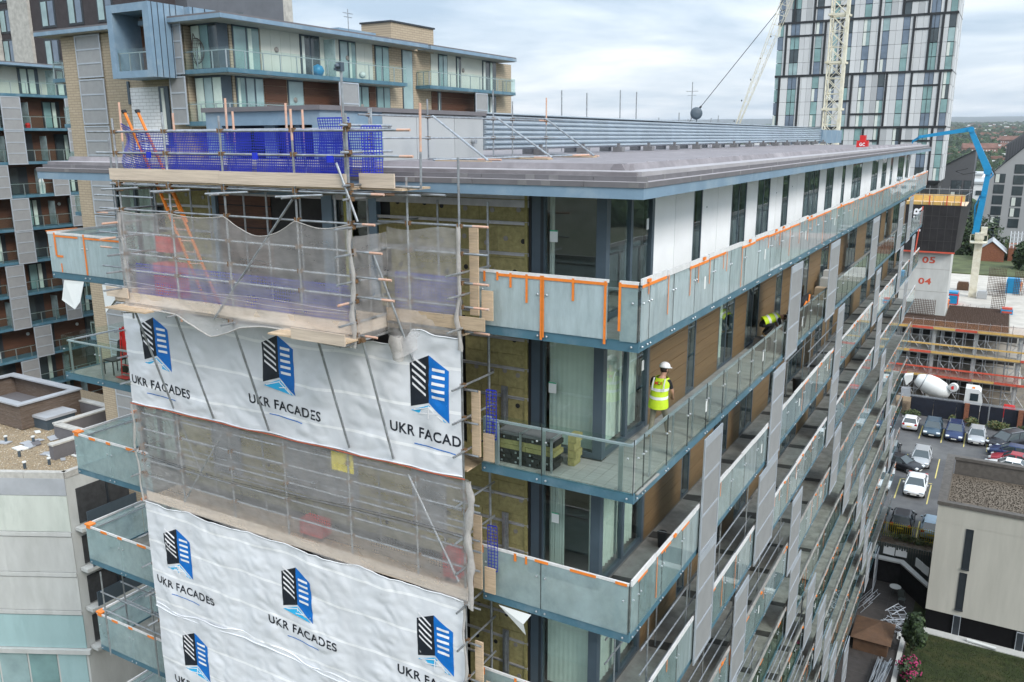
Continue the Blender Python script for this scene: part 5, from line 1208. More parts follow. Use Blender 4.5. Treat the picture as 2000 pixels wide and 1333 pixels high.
b = MB(); b.box(-14, 12, 55.2, 57.3, GZ, GZ+.05); b.build('verge', mat('verge_earth', (.12,.09,.06), .95, 0, .3, 4, .4, dirt=(.2,.19,.18)), kind='structure')
leafy('weed_clump', 'weeds along the foot of the yellow railing', 'weeds', (1.5, 57.0, GZ+.05), (3, .35, .35), 900, [LF[1], LF[2], LD[0]], .09, seed=31)
t = thing('palisade_fence', 'grey green corrugated fence between the car park verge and the sunken terrace', 'fence', (1, 55.0, -30))
FG = mat('fence_green', (.06,.075,.07), .6, 0, .1, 3)
for i in range(40): b = MB(); b.box(-2.5+i*.18, -2.36+i*.18, 55.0+.03*(i % 2), 55.05+.03*(i % 2), -31, GZ+.5); b.build('fence_slat', FG, t)
t = thing('retaining_wall', 'dark retaining wall with pale coping round the sunken terrace', 'wall', (1, 54, -31))
b = MB(); b.prism([(-3,54.2),(1.6,54.2),(3.75,51.2),(3.75,51.5),(1.7,54.5),(-3,54.5)], (0,0,-31), (1,0,0), (0,1,0), (0,0,1.9)); b.build('wall_face', mat('wall_dark', (.02,.02,.021), .95, 0, .2, 3, spec=.2), t)
b = MB(); b.prism([(-3,54.05),(1.55,54.05),(3.75,51.0),(3.75,51.7),(1.75,54.65),(-3,54.65)], (0,0,-29.1), (1,0,0), (0,1,0), (0,0,.12)); b.build('coping', CONCG, t)
for i, (x, y, r_) in enumerate(((.6,54.9,.1),(1.5,54.95,0),(2.9,53.6,.9),(3.4,52.9,.9),(-2.4,54.9,0))):
    b = MB(); d = Vector((math.cos(-r_), math.sin(-r_), 0)); b.obox((x, y, -28.55), d*.42, d.cross(Vector((0,0,1)))*.02, (0,.15,.28)); props(b.build('leaning_board', PAPER), ['white board with red marks leaning behind the coping','plain white board next to the red marked one','white board on the slope of the coping, upper of two','white board on the slope of the coping, lower of two','white board seen through the balcony glass'][i], 'board')
# terrace furniture
t = thing('garden_table', 'small round pale table on the dark terrace', 'table', (1.5, 52.4, -31)); b = MB(); b.lathe((1.5,52.4,-30.3), [(.42,0),(.42,.04)], 20); b.build('table_top', CONCG, t)
for a in (0, 2.1, 4.2): b = MB(); b.tube((1.5+.05*math.cos(a),52.4+.05*math.sin(a),-30.3),(1.5+.3*math.cos(a),52.4+.3*math.sin(a),-31),.02,5); b.build('leg', FG, t)
t = thing('folding_chair', 'green slatted folding chair beside the pale table', 'chair', (2.1, 51.2, -31))
for i in range(5): b = MB(); b.obox((2.1+.02*i,51.0+.09*i,-30.55), (.22,0,0), (0,.04,0), (0,0,.015)); b.build('slat', FG, t)
for i in range(5): b = MB(); b.obox((2.0,51.45+.03*i,-30.45+.1*i), (.22,0,0), (0,.01,0), (0,0,.04)); b.build('back_slat', FG, t)
for x in (1.9, 2.3): b = MB(); b.tube((x,50.9,-31),(x,51.5,-30.1),.015,5); b.tube((x,51.5,-31),(x,50.9,-30.5),.015,5); b.build('leg', FG, t)
t = thing('garden_shed', 'brown shed with shallow hipped felt roof on the terrace', 'shed', (1, 44.6, -31)); SHB = mat('shed_brown', (.12,.065,.035), .8, 0, .15, 2, .2, dirt=(.10,.06,.04))
b = MB(); b.box(-.2,2.0,43.2,46.0,-31,-30.0); b.build('wall', SHB, t); b = MB(); b.quad((-.4,43.0,-30.0),(2.2,43.0,-30.0),(1.2,45.2,-29.6)); b.quad((2.2,43.0,-30.0),(2.2,46.2,-30.0),(1.2,45.2,-29.6)); b.quad((2.2,46.2,-30.0),(-.4,46.2,-30.0),(1.2,45.2,-29.6)); b.quad((-.4,46.2,-30.0),(-.4,43.0,-30.0),(1.2,45.2,-29.6)); b.quad((-.4,43,-30.01),(-.4,46.2,-30.01),(2.2,46.2,-30.01),(2.2,43,-30.01)); b.build('roof', SHB, t)
random.seed(44)
for i in range(34):
    a = random.uniform(-.12,.12); x = 1.7+random.uniform(-.35,.45); b = MB(); z = -30.95+i*.013; b.tube((x,39.2+random.uniform(-.4,.4),z),(x+1.9*a+.25,42.3+random.uniform(-.5,.3),z),.03,6)
    if i == 0: tp = thing('tube_pile', 'pile of shiny scaffold tubes lying below the shed', 'tube pile', (1.7,41,-31))
    b.build('scaffold_tube', ALU, tp)
for q in range(2):
    tp = thing('frame_pile', ['heap of white access frames beside the gable wall','loose white frames leaning by the balconies'][q], 'frame pile', ((2.9,48.5,-31) if q == 0 else (-.1,49.5,-31)))
    for i in range(9 if q == 0 else 4):
        x, y, z = ((2.4+random.uniform(-.7,.7), 48.2+random.uniform(-1.2,1.2), -30.9+i*.1) if q == 0 else (-.2+random.uniform(-.2,.4), 49.4+random.uniform(-1,1), -30.9)); a = random.uniform(0,3.1) if q == 0 else .4; d = Vector((math.cos(a), math.sin(a), .15 if q == 0 else 1.2)); e_ = Vector((-math.sin(a), math.cos(a), 0))
        b = MB(); o = Vector((x,y,z)); b.tube(o-d*.7, o+d*.7, .025, 5); b.tube(o-d*.7+e_*.6, o+d*.7+e_*.6, .025, 5)
        for j in range(4): b.tube(o+d*(-.6+.4*j), o+d*(-.6+.4*j)+e_*.6, .018, 5)
        b.build('access_frame', PERFW, tp)
for i in range(14): b = MB(); x = 2.2+random.uniform(0,.9); y = 45.6+random.uniform(0,1.6); b.box(x, x+.45, y, y+.45, -31+.05*(i % 3), -30.95+.05*(i % 3)); props(b.build('paving_slab', CONCG), 'loose square paving slab beside the shed', 'slab', 'loose paving slabs beside the shed')
t = thing('round_bin_lid', 'upturned pale round lid by the gable wall', 'lid', (3.3, 46.9, -31)); b = MB(); b.lathe((3.3,46.9,-30.9), [(.5,0),(.55,.06),(.2,.14),(.001,.15)], 20); b.build('lid', CONCG, t)
leafy('laburnum_bush', 'tall dark green bush at the corner of the lawn', 'bush', (3.4, 44.2, -31), (1.0, 1.3, 1.6), 2600, [LF[0], LF[0], LF[1]], .13, (.4,.06), seed=4)
leafy('flowering_bush', 'pink flowering bush at the bottom edge by the lawn', 'bush', (3.5, 41.2, -31), (.95, 1.0, .8), 1500, [LF[0], LF[1]], .11, (.2,.04), flowers=(mat('pink_blossom', (.36,.03,.12), .7, 0, .2, 6), 170, .065), seed=5)
b = MB(); b.box(2.6, 2.9, 39, 46.5, -31.0, -30.85); props(b.build('lawn_kerb', CONCG), 'pale kerb between terrace and lawn', 'kerb')
b = MB(); b.box(3.0, 3.4, 39, 43.0, -31.05, -30.9); 
# white and black gable building
WREND = mat('cream_render', (.50,.49,.44), .9, 0, .05, 2.0, .1, dirt=(.42,.41,.365), dscale=.8, stretch=(1,1,.12)); GRAV = mat('roof_gravel', (.165,.135,.105), .95, 0, .1, 2, .15, bscale=40, c2=(.135,.11,.085), dirt=(.11,.095,.07), dscale=12)
t = thing('render_block', 'cream rendered block with black base, slit windows and gravel roof', 'building', (8, 53, -31))
b = MB(); b.box(3.85, 22, 48.64, 59.0, -29.5, -22.6); b.build('wall', WREND, t); b = MB(); b.box(3.9, 22, 48.7, 58.9, -31.05, -29.5); b.build('base_wall', mat('black_brick', (.006,.006,.007), .95, 0, .1, 5, .2, spec=.15), t)
CAPS = mat('coping_dark', (.12,.11,.10), .8, 0, .15, 3)
for x0,x1,y0,y1 in ((3.78,22.1,48.55,49.0),(3.78,4.35,49.0,59.1),(4.35,22.1,58.6,59.1)): b = MB(); b.box(x0,x1,y0,y1,-21.3,-21.05); b.build('parapet_coping', CAPS, t); b = MB(); b.box(x0+.08,x1,y0+.08,y1-.04,-22.6,-21.3); b.build('parapet', WREND if y1 < 49.1 else CAPS, t)
b = MB(); b.box(4.3,22,49.0,58.6,-22.6,-22.5); rg = b.build('roof_gravel', GRAV, t)
b = MB()
for i in range(9000): x = random.uniform(4.4,12); y = random.uniform(49.1,58.5); s = random.uniform(.015,.04); b.quad((x-s,y,-22.5),(x,y-s,-22.5),(x+s,y,-22.5),(x,y,-22.5+s)); b.quad((x-s,y,-22.5),(x,y,-22.5+s),(x+s,y,-22.5),(x,y+s,-22.5))
b.build('gravel', mat('gravel_stone', (.21,.175,.135), .9, 0, .2, 3), t, kind='stuff')
for (xc, z0, z1) in ((6.0,-25.75,-22.75),(5.95,-28.95,-26.1),(5.92,-31.0,-29.45),(9.85,-31.0,-29.6)):
    f = MB(); f.box(xc-.24,xc-.2,48.60,48.75,z0,z1); f.box(xc+.2,xc+.24,48.60,48.75,z0,z1); f.box(xc-.2,xc+.2,48.60,48.75,z1-.05,z1); f.box(xc-.26,xc+.26,48.52,48.70,z0-.08,z0); wo = f.build('window', FRAMED if z1 > -29 else PERFW, t)
    g = MB(); g.box(xc-.2,xc+.2,48.615,48.63,z0,z1-.05); g.build('glass', FRAMED, wo)
b = MB(); b.box(3.9, 22, 47.9, 48.64, -31.05, -30.98); b.build('gravel_strip', CONCG, t); b = MB(); b.tube((6.7,48.1,-30.85),(8.5,47.9,-30.85),.12,10); props(b.build('white_pipe', PAPER), 'white pipe lying along the foot of the black base', 'pipe')
# ================================================ BUILDING SITE
site = thing('building_site', 'concrete frame building site with three open decks, props and edge boards', 'building site', (3, 115, GZ))
DKC = mat('fresh_concrete', (.50,.47,.42), .85, 0, .1, .7, .1, dirt=(.36,.33,.29), dscale=.3)
YB = mat('edge_board_yellow', (.62,.40,.12), .6, 0, .1, 3); RB = mat('edge_board_red', (.58,.09,.05), .6, 0, .1, 3); REDN = veil('red_barrier', (1,1,1), frost=.30, fcol=(.6,.12,.07), ior=0, fscale=3)
for k, z in enumerate((-19.05, -22.1, -25.1)):
    y1 = (138, 128, 126)[k]
    b = MB(); b.box(-6.5, 9.6, 100, y1, z-.3, z); b.build('deck', DKC, site)
    x = -5.2; i = 0
    while x < 9.4:
        b = MB(); b.box(x, x+2.35, 99.86, 99.92, z-.16, z+.12); b.build('edge_board', (YB, RB, YB, RB, YB, YB, YB)[(i+k*2) % 7] if k != 2 else (RB, YB, RB, RB, YB, RB, RB)[i % 7], site); x += 2.4; i += 1
    if k:
        x = -5.2
        while x < 9.4: b = MB(); b.box(x, x+2.35, 99.7, 99.76, z+.95, z+1.15); b.build('guard_board', YB if k == 1 else RB, site); x += 2.4
    for x in (-5.0, -.3, 4.3, 9.0):
        b = MB(); b.box(x-.22, x+.22, 100.6, 101.04, z-.3-2.72, z-.3); b.build('column', CONCG, site)
        b = MB(); b.box(x-.22, x+.22, 108, 108.44, z-.3-2.72, z-.3); b.build('column', CONCG, site)
    # props & lattice below each deck
    b = MB()
    for j in range(13):
        x = -5.5+j*1.2
        for y in (100.3, 102.4, 104.5): b.tube((x, y, z-3.0), (x, y, z-.3), .05, 5)
        if j % 3 != 1: b.tube((x, 100.3, z-2.7), (x+1.2, 100.3, z-1.0), .03, 4); b.tube((x+1.2, 100.3, z-2.7), (x, 100.3, z-1.0), .03, 4)
    for zz in (z-1.1, z-2.0): b.tube((-5.5, 100.25, zz), (9.3, 100.25, zz), .03, 4)
    b.build('falsework_prop', GALV, site, kind='stuff')
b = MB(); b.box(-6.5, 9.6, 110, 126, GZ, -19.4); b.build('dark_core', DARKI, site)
for z in (-24.95, -18.95):
    b = MB(); b.quad((-5.2, 99.8, z), (9.4, 99.8, z), (9.4, 99.8, z+.95), (-5.2, 99.8, z+.95)); b.build('barrier_net', REDN if z < -20 else veil('orange_barrier', (1,1,1), frost=.2, fcol=(.7,.3,.12), ior=0), site)
b = MB()
for i in range(13):
    x = -5.2+i*1.2; b.tube((x, 99.95, -19.05), (x, 99.95, -17.9), .03, 5); b.tube((x, 99.95, -28.5), (x, 99.95, -19.05), .035, 5)
b.tube((-5.2,99.95,-18.1),(9.4,99.95,-18.1),.03,5); b.build('edge_scaffold', GALV, site, kind='stuff')
# rebar field and columns
RUS = mat('rebar', (.13,.085,.065), .8, .3, .2, 4); random.seed(12)
b = MB()
for i in range(60): x = -4.6+i*.2; b.box(x, x+.025, 100.6, 116.5 if x > .4 else 107.8, -18.99, -18.95)
for i in range(72): y = 100.7+i*.22; b.box(-4.6 if y < 107.8 else .4, 7.6, y, y+.03, -18.97, -18.93)
for i in range(420): x = random.uniform(.4, 7.6); y = random.uniform(100.6, 116.4); b.tube((x,y,-19),(x+random.uniform(-.05,.05),y,-18.55),.014,3,cap=False)
b.build('rebar_mat', RUS, site, kind='stuff')
b = MB(); b.box(-4.8, 7.7, 100.4, 107.9, -19.04, -19.0); b.box(.3, 7.7, 107.9, 116.8, -19.04, -19.0); b.build('formwork_deck', mat('wet_deck', (.27,.26,.22), .7, 0, .15, 1), site)
def cage(x, y, w_, d_, h, lab, ties=True):
    t = thing('rebar_cage', lab, 'rebar cage', (x, y, -19.05)); b = MB(); n = max(3, int(w_/.2))
    for i in range(n+1):
        for yy in (y, y+d_): b.tube((x+w_*i/n, yy, -19.05), (x+w_*i/n, yy, -19.05+h), .025, 4)
    b.build('bars', RUS, t, kind='stuff'); b = MB()
    for j in range(int(h/.25)): z = -18.9+j*.25; b.box(x-.03, x+w_+.03, y-.03, y+.02, z, z+.05)
    b.build('ties', RUS, t, kind='stuff')
cage(4.6, 128, 2.2, .8, 4.2, 'tall rusty rebar cage standing on the pale deck'); cage(5.4, 117, 1.6, 1.4, 3.6, 'thin dark rebar starter cage nearer the deck edge'); cage(-3.9, 106.5, 3.0, .5, 2.3, 'low row of starter bars before the concrete core'); cage(8.0, 130, 1.3, .8, 3.6, 'rusty rebar cage at the right edge of the deck'); cage(-.6, 108.8, .6, .5, 2.4, 'narrow rusty cage by the core')
# core
core = thing('lift_core', 'bare concrete lift core stencilled in red under a black wrapped climbing formwork', 'lift core', (-2, 108, -19))
b = MB(); b.box(-5.5, .25, 108, 113.5, -19.05, -10.6); b.build('core_wall', CONCG, core)
b = MB(); 
for z in (-12.95, -15.9): b.box(-5.5, .25, 107.985, 107.999, z, z+.04)
b.split('pour_joint', CONC, core)
WRAP = veil('black_wrap', (1,1,1), frost=.9, fcol=(.028,.022,.022), ior=1.2, fvar=.08, grough=.4)
b = MB(); b.loft([[(-6.2,107.3,-10.6),(.55,107.3,-10.6),(.95,114.5,-10.6),(-6.2,114.5,-10.6)],[(-6.2,106.9,-4.6),(.75,106.9,-4.6),(1.5,115,-4.6),(-6.2,115,-4.6)]], caps=False); b.build('wrap', mat('black_wrap_solid', (.022,.02,.022), .6, 0, .3, .8, .2), core)
b = MB(); b.box(-6.2,.6,107.25,107.35,-10.75,-10.55); b.build('red_edge', RB, core)
for i in range(8): b = MB(); x = -5.9+i*.85; b.quad((x,107.24,-10.5),(x+.05,107.24,-10.5),(x+.05,106.85,-4.7),(x,106.85,-4.7)); b.build('wrap_seam', mat('seam_grey', (.06,.055,.055), .7), core)
for i in range(3): b = MB(); zz = -9.2+i*1.6; yy = 107.3-.4*(zz+10.6)/6-.05; b.box(-6.1,.6,yy-.01,yy,zz,zz+.04); b.build('wrap_seam', MATS['seam_grey'], core)
for i in range(6): x = -6.1+i*1.15; b = MB(); b.box(x, x+1.1, 107.0, 107.08, -4.6, -4.2); b.build('form_board', YB, core); b = MB(); b.box(x+.05, x+1.2, 114.6, 114.7, -4.6, -3.7); b.build('form_board', YB, core)
b = MB(); b.box(-6.2, 1.3, 107.1, 114.9, -4.65, -4.6); b.build('form_platform', TIMB, core)
b = MB()
for i in range(7):
    x = -6.1+i*1.2; b.tube((x,106.9,-4.6),(x,106.9,-3.3),.035,5); b.tube((x+.1,114.9,-4.6),(x+.1,114.9,-2.6),.035,5)
b.tube((-6.1,106.9,-3.35),(1,106.9,-3.35),.035,5); b.tube((1.0,106.9,-3.35),(1.5,115,-3.3),.035,5); b.tube((-6,114.9,-3.0),(1.5,114.9,-3.0),.035,5); b.build('form_rail', GALV, core, kind='stuff')
for x in (-5.0, -3.0, -1.0, .6): b = MB(); b.box(x, x+.14, 106.85, 106.9, -4.6, -3.4); b.build('red_post', RB, core)
b = MB(); b.tube((-3.6,106.8,-4.8),(-4.1,106.8,-13.0),.09,6); b.build('red_hose', RB, core)
def stencil(s, x, z, w_, h, y, par, m, ax=(1,0,0), rot=False, off=.03):
    vs, fs = text_mesh(s, w_, h, off); b = MB()
    b.v = [((x+px, y, z+pz) if not rot else (x-pz, y, z+px)) for px, pz in vs]; b.f = list(fs); b.m = [0]*len(fs); b.build('stencil', m, par)
stencil('05', -3.1, -12.2, 1.55, .85, 107.99, core, RB); stencil('04', -3.3, -15.0, 1.55, .85, 107.99, core, RB)
stencil('KER', -3.6, -8.0, 3.2, 1.0, 106.75, core, WHITE, rot=True)
# pump mast and boom
CREAM = mat('cream_paint', (.72,.69,.57), .5, 0, .08, 2, dirt=(.5,.45,.3)); BLUEP = mat('boom_blue', (.01,.26,.52), .4, 0, .06, 2)
pm = thing('concrete_boom', 'bright blue folding concrete boom on a cream column over the site', 'concrete pump boom', (2.8, 125.6, -19.05))
def S(x, z): return (5.54+(x-5.54)*1.0417, 125.6, 3.85+(z-3.85)*1.0417)
b = MB(); b.box(2.3,3.3,125.1,126.1,-19.05,-10.6); b.build('column', CREAM, pm)
b = MB(); b.box(1.7,3.9,124.5,126.7,-11.1,-10.95); b.build('platform', CREAM, pm)
for x in (1.7,2.8,3.85): b = MB(); b.tube((x,124.5,-10.95),(x,124.5,-9.8),.04,5); b.tube((1.7,124.5,-9.8),(3.9,124.5,-9.8),.04,5); b.build('rail', CREAM, pm)
b = MB(); b.box(2.2,3.4,125.0,126.2,-10.6,-9.6); b.box(2.9,3.7,125.2,126.0,-10.0,-8.8); b.build('slew_turret', CREAM, pm)
_J = [S(2.3,-8.8), S(2.45,-4.9), S(2.85,-1.2)]; 
segs = [((2.35,-9.3),(2.8,-3.9),.9,.75),((2.8,-3.9),(3.0,-.9),.75,.65),((2.95,-.6),(.3,4.7),.95,.65),((.3,4.85),(-5.9,3.85),.65,.38),((-5.9,3.85),(-6.85,3.2),.4,.3),((-6.85,3.2),(-6.95,-2.5),.16,.12)]
for a, c, w0, w1_ in segs:
    A, C_ = Vector(S(*a)), Vector(S(*c)); d = (C_-A).normalized(); sd_ = Vector((0,1,0)); nrm = d.cross(sd_)
    b = MB(); b.loft([[A+nrm*w0/2+sd_*w0*.4, A-nrm*w0/2+sd_*w0*.4, A-nrm*w0/2-sd_*w0*.4, A+nrm*w0/2-sd_*w0*.4],[C_+nrm*w1_/2+sd_*w1_*.4, C_-nrm*w1_/2+sd_*w1_*.4, C_-nrm*w1_/2-sd_*w1_*.4, C_+nrm*w1_/2-sd_*w1_*.4]]); b.build('boom_section', BLUEP, pm)
for q, r_ in (((2.9,-.75),.5),((.3,4.8),.42),((-5.9,3.85),.25),((2.8,-3.9),.3)): b = MB(); b.lathe(Vector(S(*q))-Vector((0,.45,0)), [(r_,0),(r_,.9)], 12, (0,1,0)); b.build('pivot', BLUEP, pm)
b = MB(); b.pipe([S(2.2,-9.2),S(1.9,-5.5),S(2.4,-4)], .12, 6); b.pipe([S(3.2,-.5),S(3.6,-1.2),S(3.1,-1.9)], .1, 6); b.pipe([S(1.7,.9),S(.7,3.9)], .09, 6); b.build('hydraulic_ram', BLUEP, pm)
b = MB(); b.pipe([S(1.6,-.9),S(0,-1.2),S(-1,-.8),S(.5,-.4)], .05, 5); b.pipe([S(3.4,-.4),S(3.8,-1.0),S(3.4,-1.5)], .07, 5); b.build('hose', BLACK, pm)
# mixer truck
mt = thing('mixer_truck', 'white concrete mixer truck behind the navy hoarding', 'mixer truck', (1.5, 96.8, GZ))
b = MB(); b.lathe((-1.5,96.8,-24.9), [(.55,0),(.75,.25),(1.15,1.2),(1.22,2.2),(1.05,3.2),(.6,3.95),(.35,4.1)], 22, (.93,0,-.36)); b.build('drum', PAPER, mt, smooth=True)
b = MB(); b.lathe((-.75,96.8,-25.19), [(1.02,0),(1.04,.1)], 22, (.93,0,-.36)); b.build('drum_ring', GALV, mt)
b = MB(); b.box(-2.8,5.6,96.1,97.5,-27.7,-27.35); b.build('chassis', BLACK, mt); b = MB(); b.prism([(-2.9,-24.6),(-1.9,-24.4),(-1.9,-25.1),(-2.5,-25.8)], (0,96.2,0), (1,0,0), (0,0,1), (0,1.2,0)); b.build('hopper', PAPER, mt)
b = MB(); b.prism([(-3.0,-26.2),(-2.0,-26.0),(-1.9,-27.1),(-2.9,-27.1)], (0,95.9,0), (1,0,0), (0,0,1), (0,.9,0)); b.build('chute', PERFW, mt)
b = MB(); b.lathe((2.6,95.95,-25.3), [(.5,0),(.52,.05),(.52,.5),(.3,.6)], 16, (.2,1,0)); b.build('water_tank', PAPER, mt); b = MB(); b.lathe((2.6,95.93,-25.3), [(.22,0),(.22,.015)], 14, (.2,-1,0)); b.build('tank_badge', RED, mt)
b = MB(); b.prism([(3.9,-27.7),(5.75,-27.7),(5.85,-26.6),(5.6,-25.4),(5.3,-25.1),(3.95,-25.1)], (0,95.7,0), (1,0,0), (0,0,1), (0,2.2,0)); b.build('cab', PAPER, mt)
b = MB(); b.box(4.5,5.35,95.66,95.69,-26.5,-25.6); b.build('side_window', CGL, mt); b = MB(); b.quad((5.86,95.8,-26.55),(5.86,97.8,-26.55),(5.64,97.8,-25.45),(5.64,95.8,-25.45)); b.build('windscreen', CGL, mt)
b = MB(); b.box(4.6,4.9,96,96.3,-25.1,-24.95); b.build('beacon', ORANGE, mt)
for x in (-1.8,-.6,3.9,5.0):
    for y in (95.9,97.5): b = MB(); b.lathe((x,y,-28.0), [(.5,-.15),(.5,.15)], 16, (0,1,0)); b.build('wheel', TYRE, mt)
# site bits
def boxthing(name, label, cat, x, y, z, w_, d_, h, m, m2=None):
    t = thing(name, label, cat, (x,y,z)); b = MB(); b.box(x,x+w_,y,y+d_,z,z+h); b.build('body', m, t); b = MB(); b.box(x+.1,x+w_-.1,y+.1,y+d_-.1,z+h,z+h+.25); b.build('lid', m2 or m, t); b = MB(); b.box(x+.1,x+w_-.1,y-.03,y,z+.15,z+h-.2); b.build('door', m2 or m, t); return t
boxthing('compressor', 'red compressor with blue top beside the core on the deck', 'compressor', -.2, 117.5, -19.05, 1.5, 2, 1.5, RED, BLUEP)
boxthing('crate', 'small brown crate on the pale deck behind the core', 'crate', 2.2-1.7, 131, -19.05, 1.6, 1, 1.0, SHB); boxthing('crate', 'grey crate between the boom column and the rebar cage', 'crate', 3.4, 124.2, -19.05, 1.3, 1, .9, GREYP)
boxthing('lifting_platform', 'blue lifting platform by the right rebar cage', 'platform', 7.0, 131.5, -19.05, 1.8, 1.5, 2.0, BLUEP); boxthing('red_tank', 'small red tank at the foot of the decks, right', 'tank', 8.0, 97.2, GZ, 1.3, 1, 1.2, RED)
boxthing('crate', 'blue and white pack near the front of the deck on the right', 'crate', 6.6, 113.5, -19.05, 1.4, 1, .6, BLUEP, RB)
for i, (x, y) in enumerate(((8.9,134),(.2,113.4))):
    t = thing('person', ['distant worker in orange overalls at the right edge of the deck','distant worker in orange beside the core, by the compressor'][i], 'person', (x,y,-19.05)); 
    J2 = {k_: ((v[0][0], v[0][1], v[0][2]), v[1]) for k_, v in P1.items()}
    E2 = [('pelvis','belly'),('belly','chest'),('chest','neck'),('neck','head0'),('head0','head1'),('chest','shL'),('shL','elL'),('elL','wrL'),('chest','shR'),('shR','elR'),('elR','wrR'),('pelvis','hipL'),('hipL','knL'),('knL','anL'),('anL','toL'),('pelvis','hipR'),('hipR','knR'),('knR','anR'),('anR','toR')]
    for s, w_, e_ in (('L','wrL','elL'), ('R','wrR','elR')): hand_chain(J2, E2, s, w_, Vector(J2[w_][0])-Vector(J2[e_][0]), (1,0,0))
    me = skin_mesh(J2, E2, 'body'); me.materials.append(ORANGE); me.materials.append(SKIN)
    for p in me.polygons: p.material_index = 1 if p.center.z > 1.46 and p.center.z < 1.64 else 0
    bo = link('body', me, t, wloc(t)); b = MB(); b.lathe((.05,.18,1.66), [(.12,0),(.11,.06),(.05,.11),(.001,.12)], 12); b.build('helmet', HELM, t, local=True)
# site far side: lawn strip, brick sheds, low walls
b = MB(); b.box(-12, 30, 150, 175, -19.5, -19.0); props(b.build('grass_bank', mat('bank_grass', (.09,.11,.045), .95, 0, .25, .4, .3)), kind='structure')
b = MB(); b.box(-12, 30, 138, 150, -20, -19.2); props(b.build('far_site_floor', DKC), kind='structure')
t = thing('brick_shed', 'red brick gabled shed with bare rafters beyond the site', 'shed', (8, 170, -19)); 
b = MB(); b.prism([(1.8,-19),(6.4,-19),(6.4,-17.2),(4.2,-15.4),(1.8,-17.2)], (0,168,0), (1,0,0), (0,0,1), (0,8,0)); b.build('wall', BRK, t)
b = MB(); b.quad((1.5,167.8,-17.4),(4.2,167.8,-15.2),(4.2,176.2,-15.2),(1.5,176.2,-17.4)); b.quad((4.2,167.8,-15.2),(6.8,167.8,-17.4),(6.8,176.2,-17.4),(4.2,176.2,-15.2)); b.build('roof', GREYP, t)
t = thing('roofless_shed', 'long brick shed with exposed grey rafters at the right edge', 'shed', (16, 172, -19)); b = MB(); b.box(7.0,40,170,180,-19,-16.6); b.build('wall', BRK, t)
for i in range(24): b = MB(); b.beam((7.1+i*.6,169.8,-16.5),(7.1+i*.6,175,-13.9),.12,.2); b.build('rafter', GREYP, t)
for j in range(4): b = MB(); b.box(7.0,24,170.5+j*1.2,170.6+j*1.2,-16.1+j*.6,-15.9+j*.6); b.build('purlin', GREYP, t)
leafy('tree', 'large dark green tree behind the boom column', 'tree', (.5, 185, -34), (6.5, 6, 9), 9000, [LF[0], LF[0], LF[1]], .42, (6,.4), seed=41, clumps=34)
leafy('tree', 'lighter bushy tree right of the dark one, before the grey flats', 'tree', (6.5, 192, -30), (3.4, 3.4, 5.5), 3500, [LF[1], LF[2], LF[0]], .4, (3,.3), seed=42, clumps=22)
leafy('tree', 'round green tree at the right edge before the grey flats', 'tree', (12, 190, -30), (3.8, 3.4, 5), 3500, [LF[1], LF[2]], .4, (3,.3), seed=43, clumps=22)
leafy('tree', 'dark tree by the roofless shed at the right edge', 'tree', (9.5, 160, -24), (3, 3, 4.5), 3000, [LF[0], LF[1]], .35, (2,.25), seed=44, clumps=20)
# ================================================ TOWER
tw = thing('residential_tower', 'tall tower of pale grey panels, green glass strips and black bands', 'building', (-26.7, 210, -37))
PL = [mat('tower_panel_a', (.55,.565,.58), .5, 0, .02, .5), mat('tower_panel_b', (.40,.415,.43), .5, 0, .02, .5), mat('tower_panel_c', (.63,.645,.66), .5, 0, .02, .5)]
TG = [mat('tower_glass_green', (.23,.38,.38), .12, 0, .15, .4, spec=.8), mat('tower_glass_blue', (.16,.21,.28), .1, 0, .15, .4, spec=.8), mat('tower_glass_dark', (.06,.08,.09), .1, 0, .15, .4, spec=.8), mat('tower_glass_pale', (.33,.46,.47), .15, 0, .15, .4, spec=.8)]
BAND = mat('black_band', (.018,.02,.024), .5)
X0T, WT = -45.7, 37.9
b = MB(); b.box(X0T+.3, X0T+WT-.3, 200.4, 214.6, -37, 58); b.build('core', DARKI, tw)
SH = 2.975; ZG = [-29.7, -17.8, -5.9, 6.0, 17.9, 29.8, 41.7, 53.6]
wins = [(.0,.037),(.08,.134),(.228,.268),(.33,.36),(.40,.44),(.50,.54),(.607,.645),(.716,.754),(.857,.907),(.956,.992)]
vb = [[.05,.2,.37,.55,.64,.76,.93],[.05,.22,.37,.47,.64,.76,.93],[.05,.2,.37,.55,.64,.76,.93],[.03,.15,.31,.46,.655,.79,.94],[.055,.215,.285,.38,.59,.775,.86,.925],[.095,.215,.41,.585,.71,.845,.93],[.05,.16,.31,.5,.66,.79,.94]]
random.seed(77)
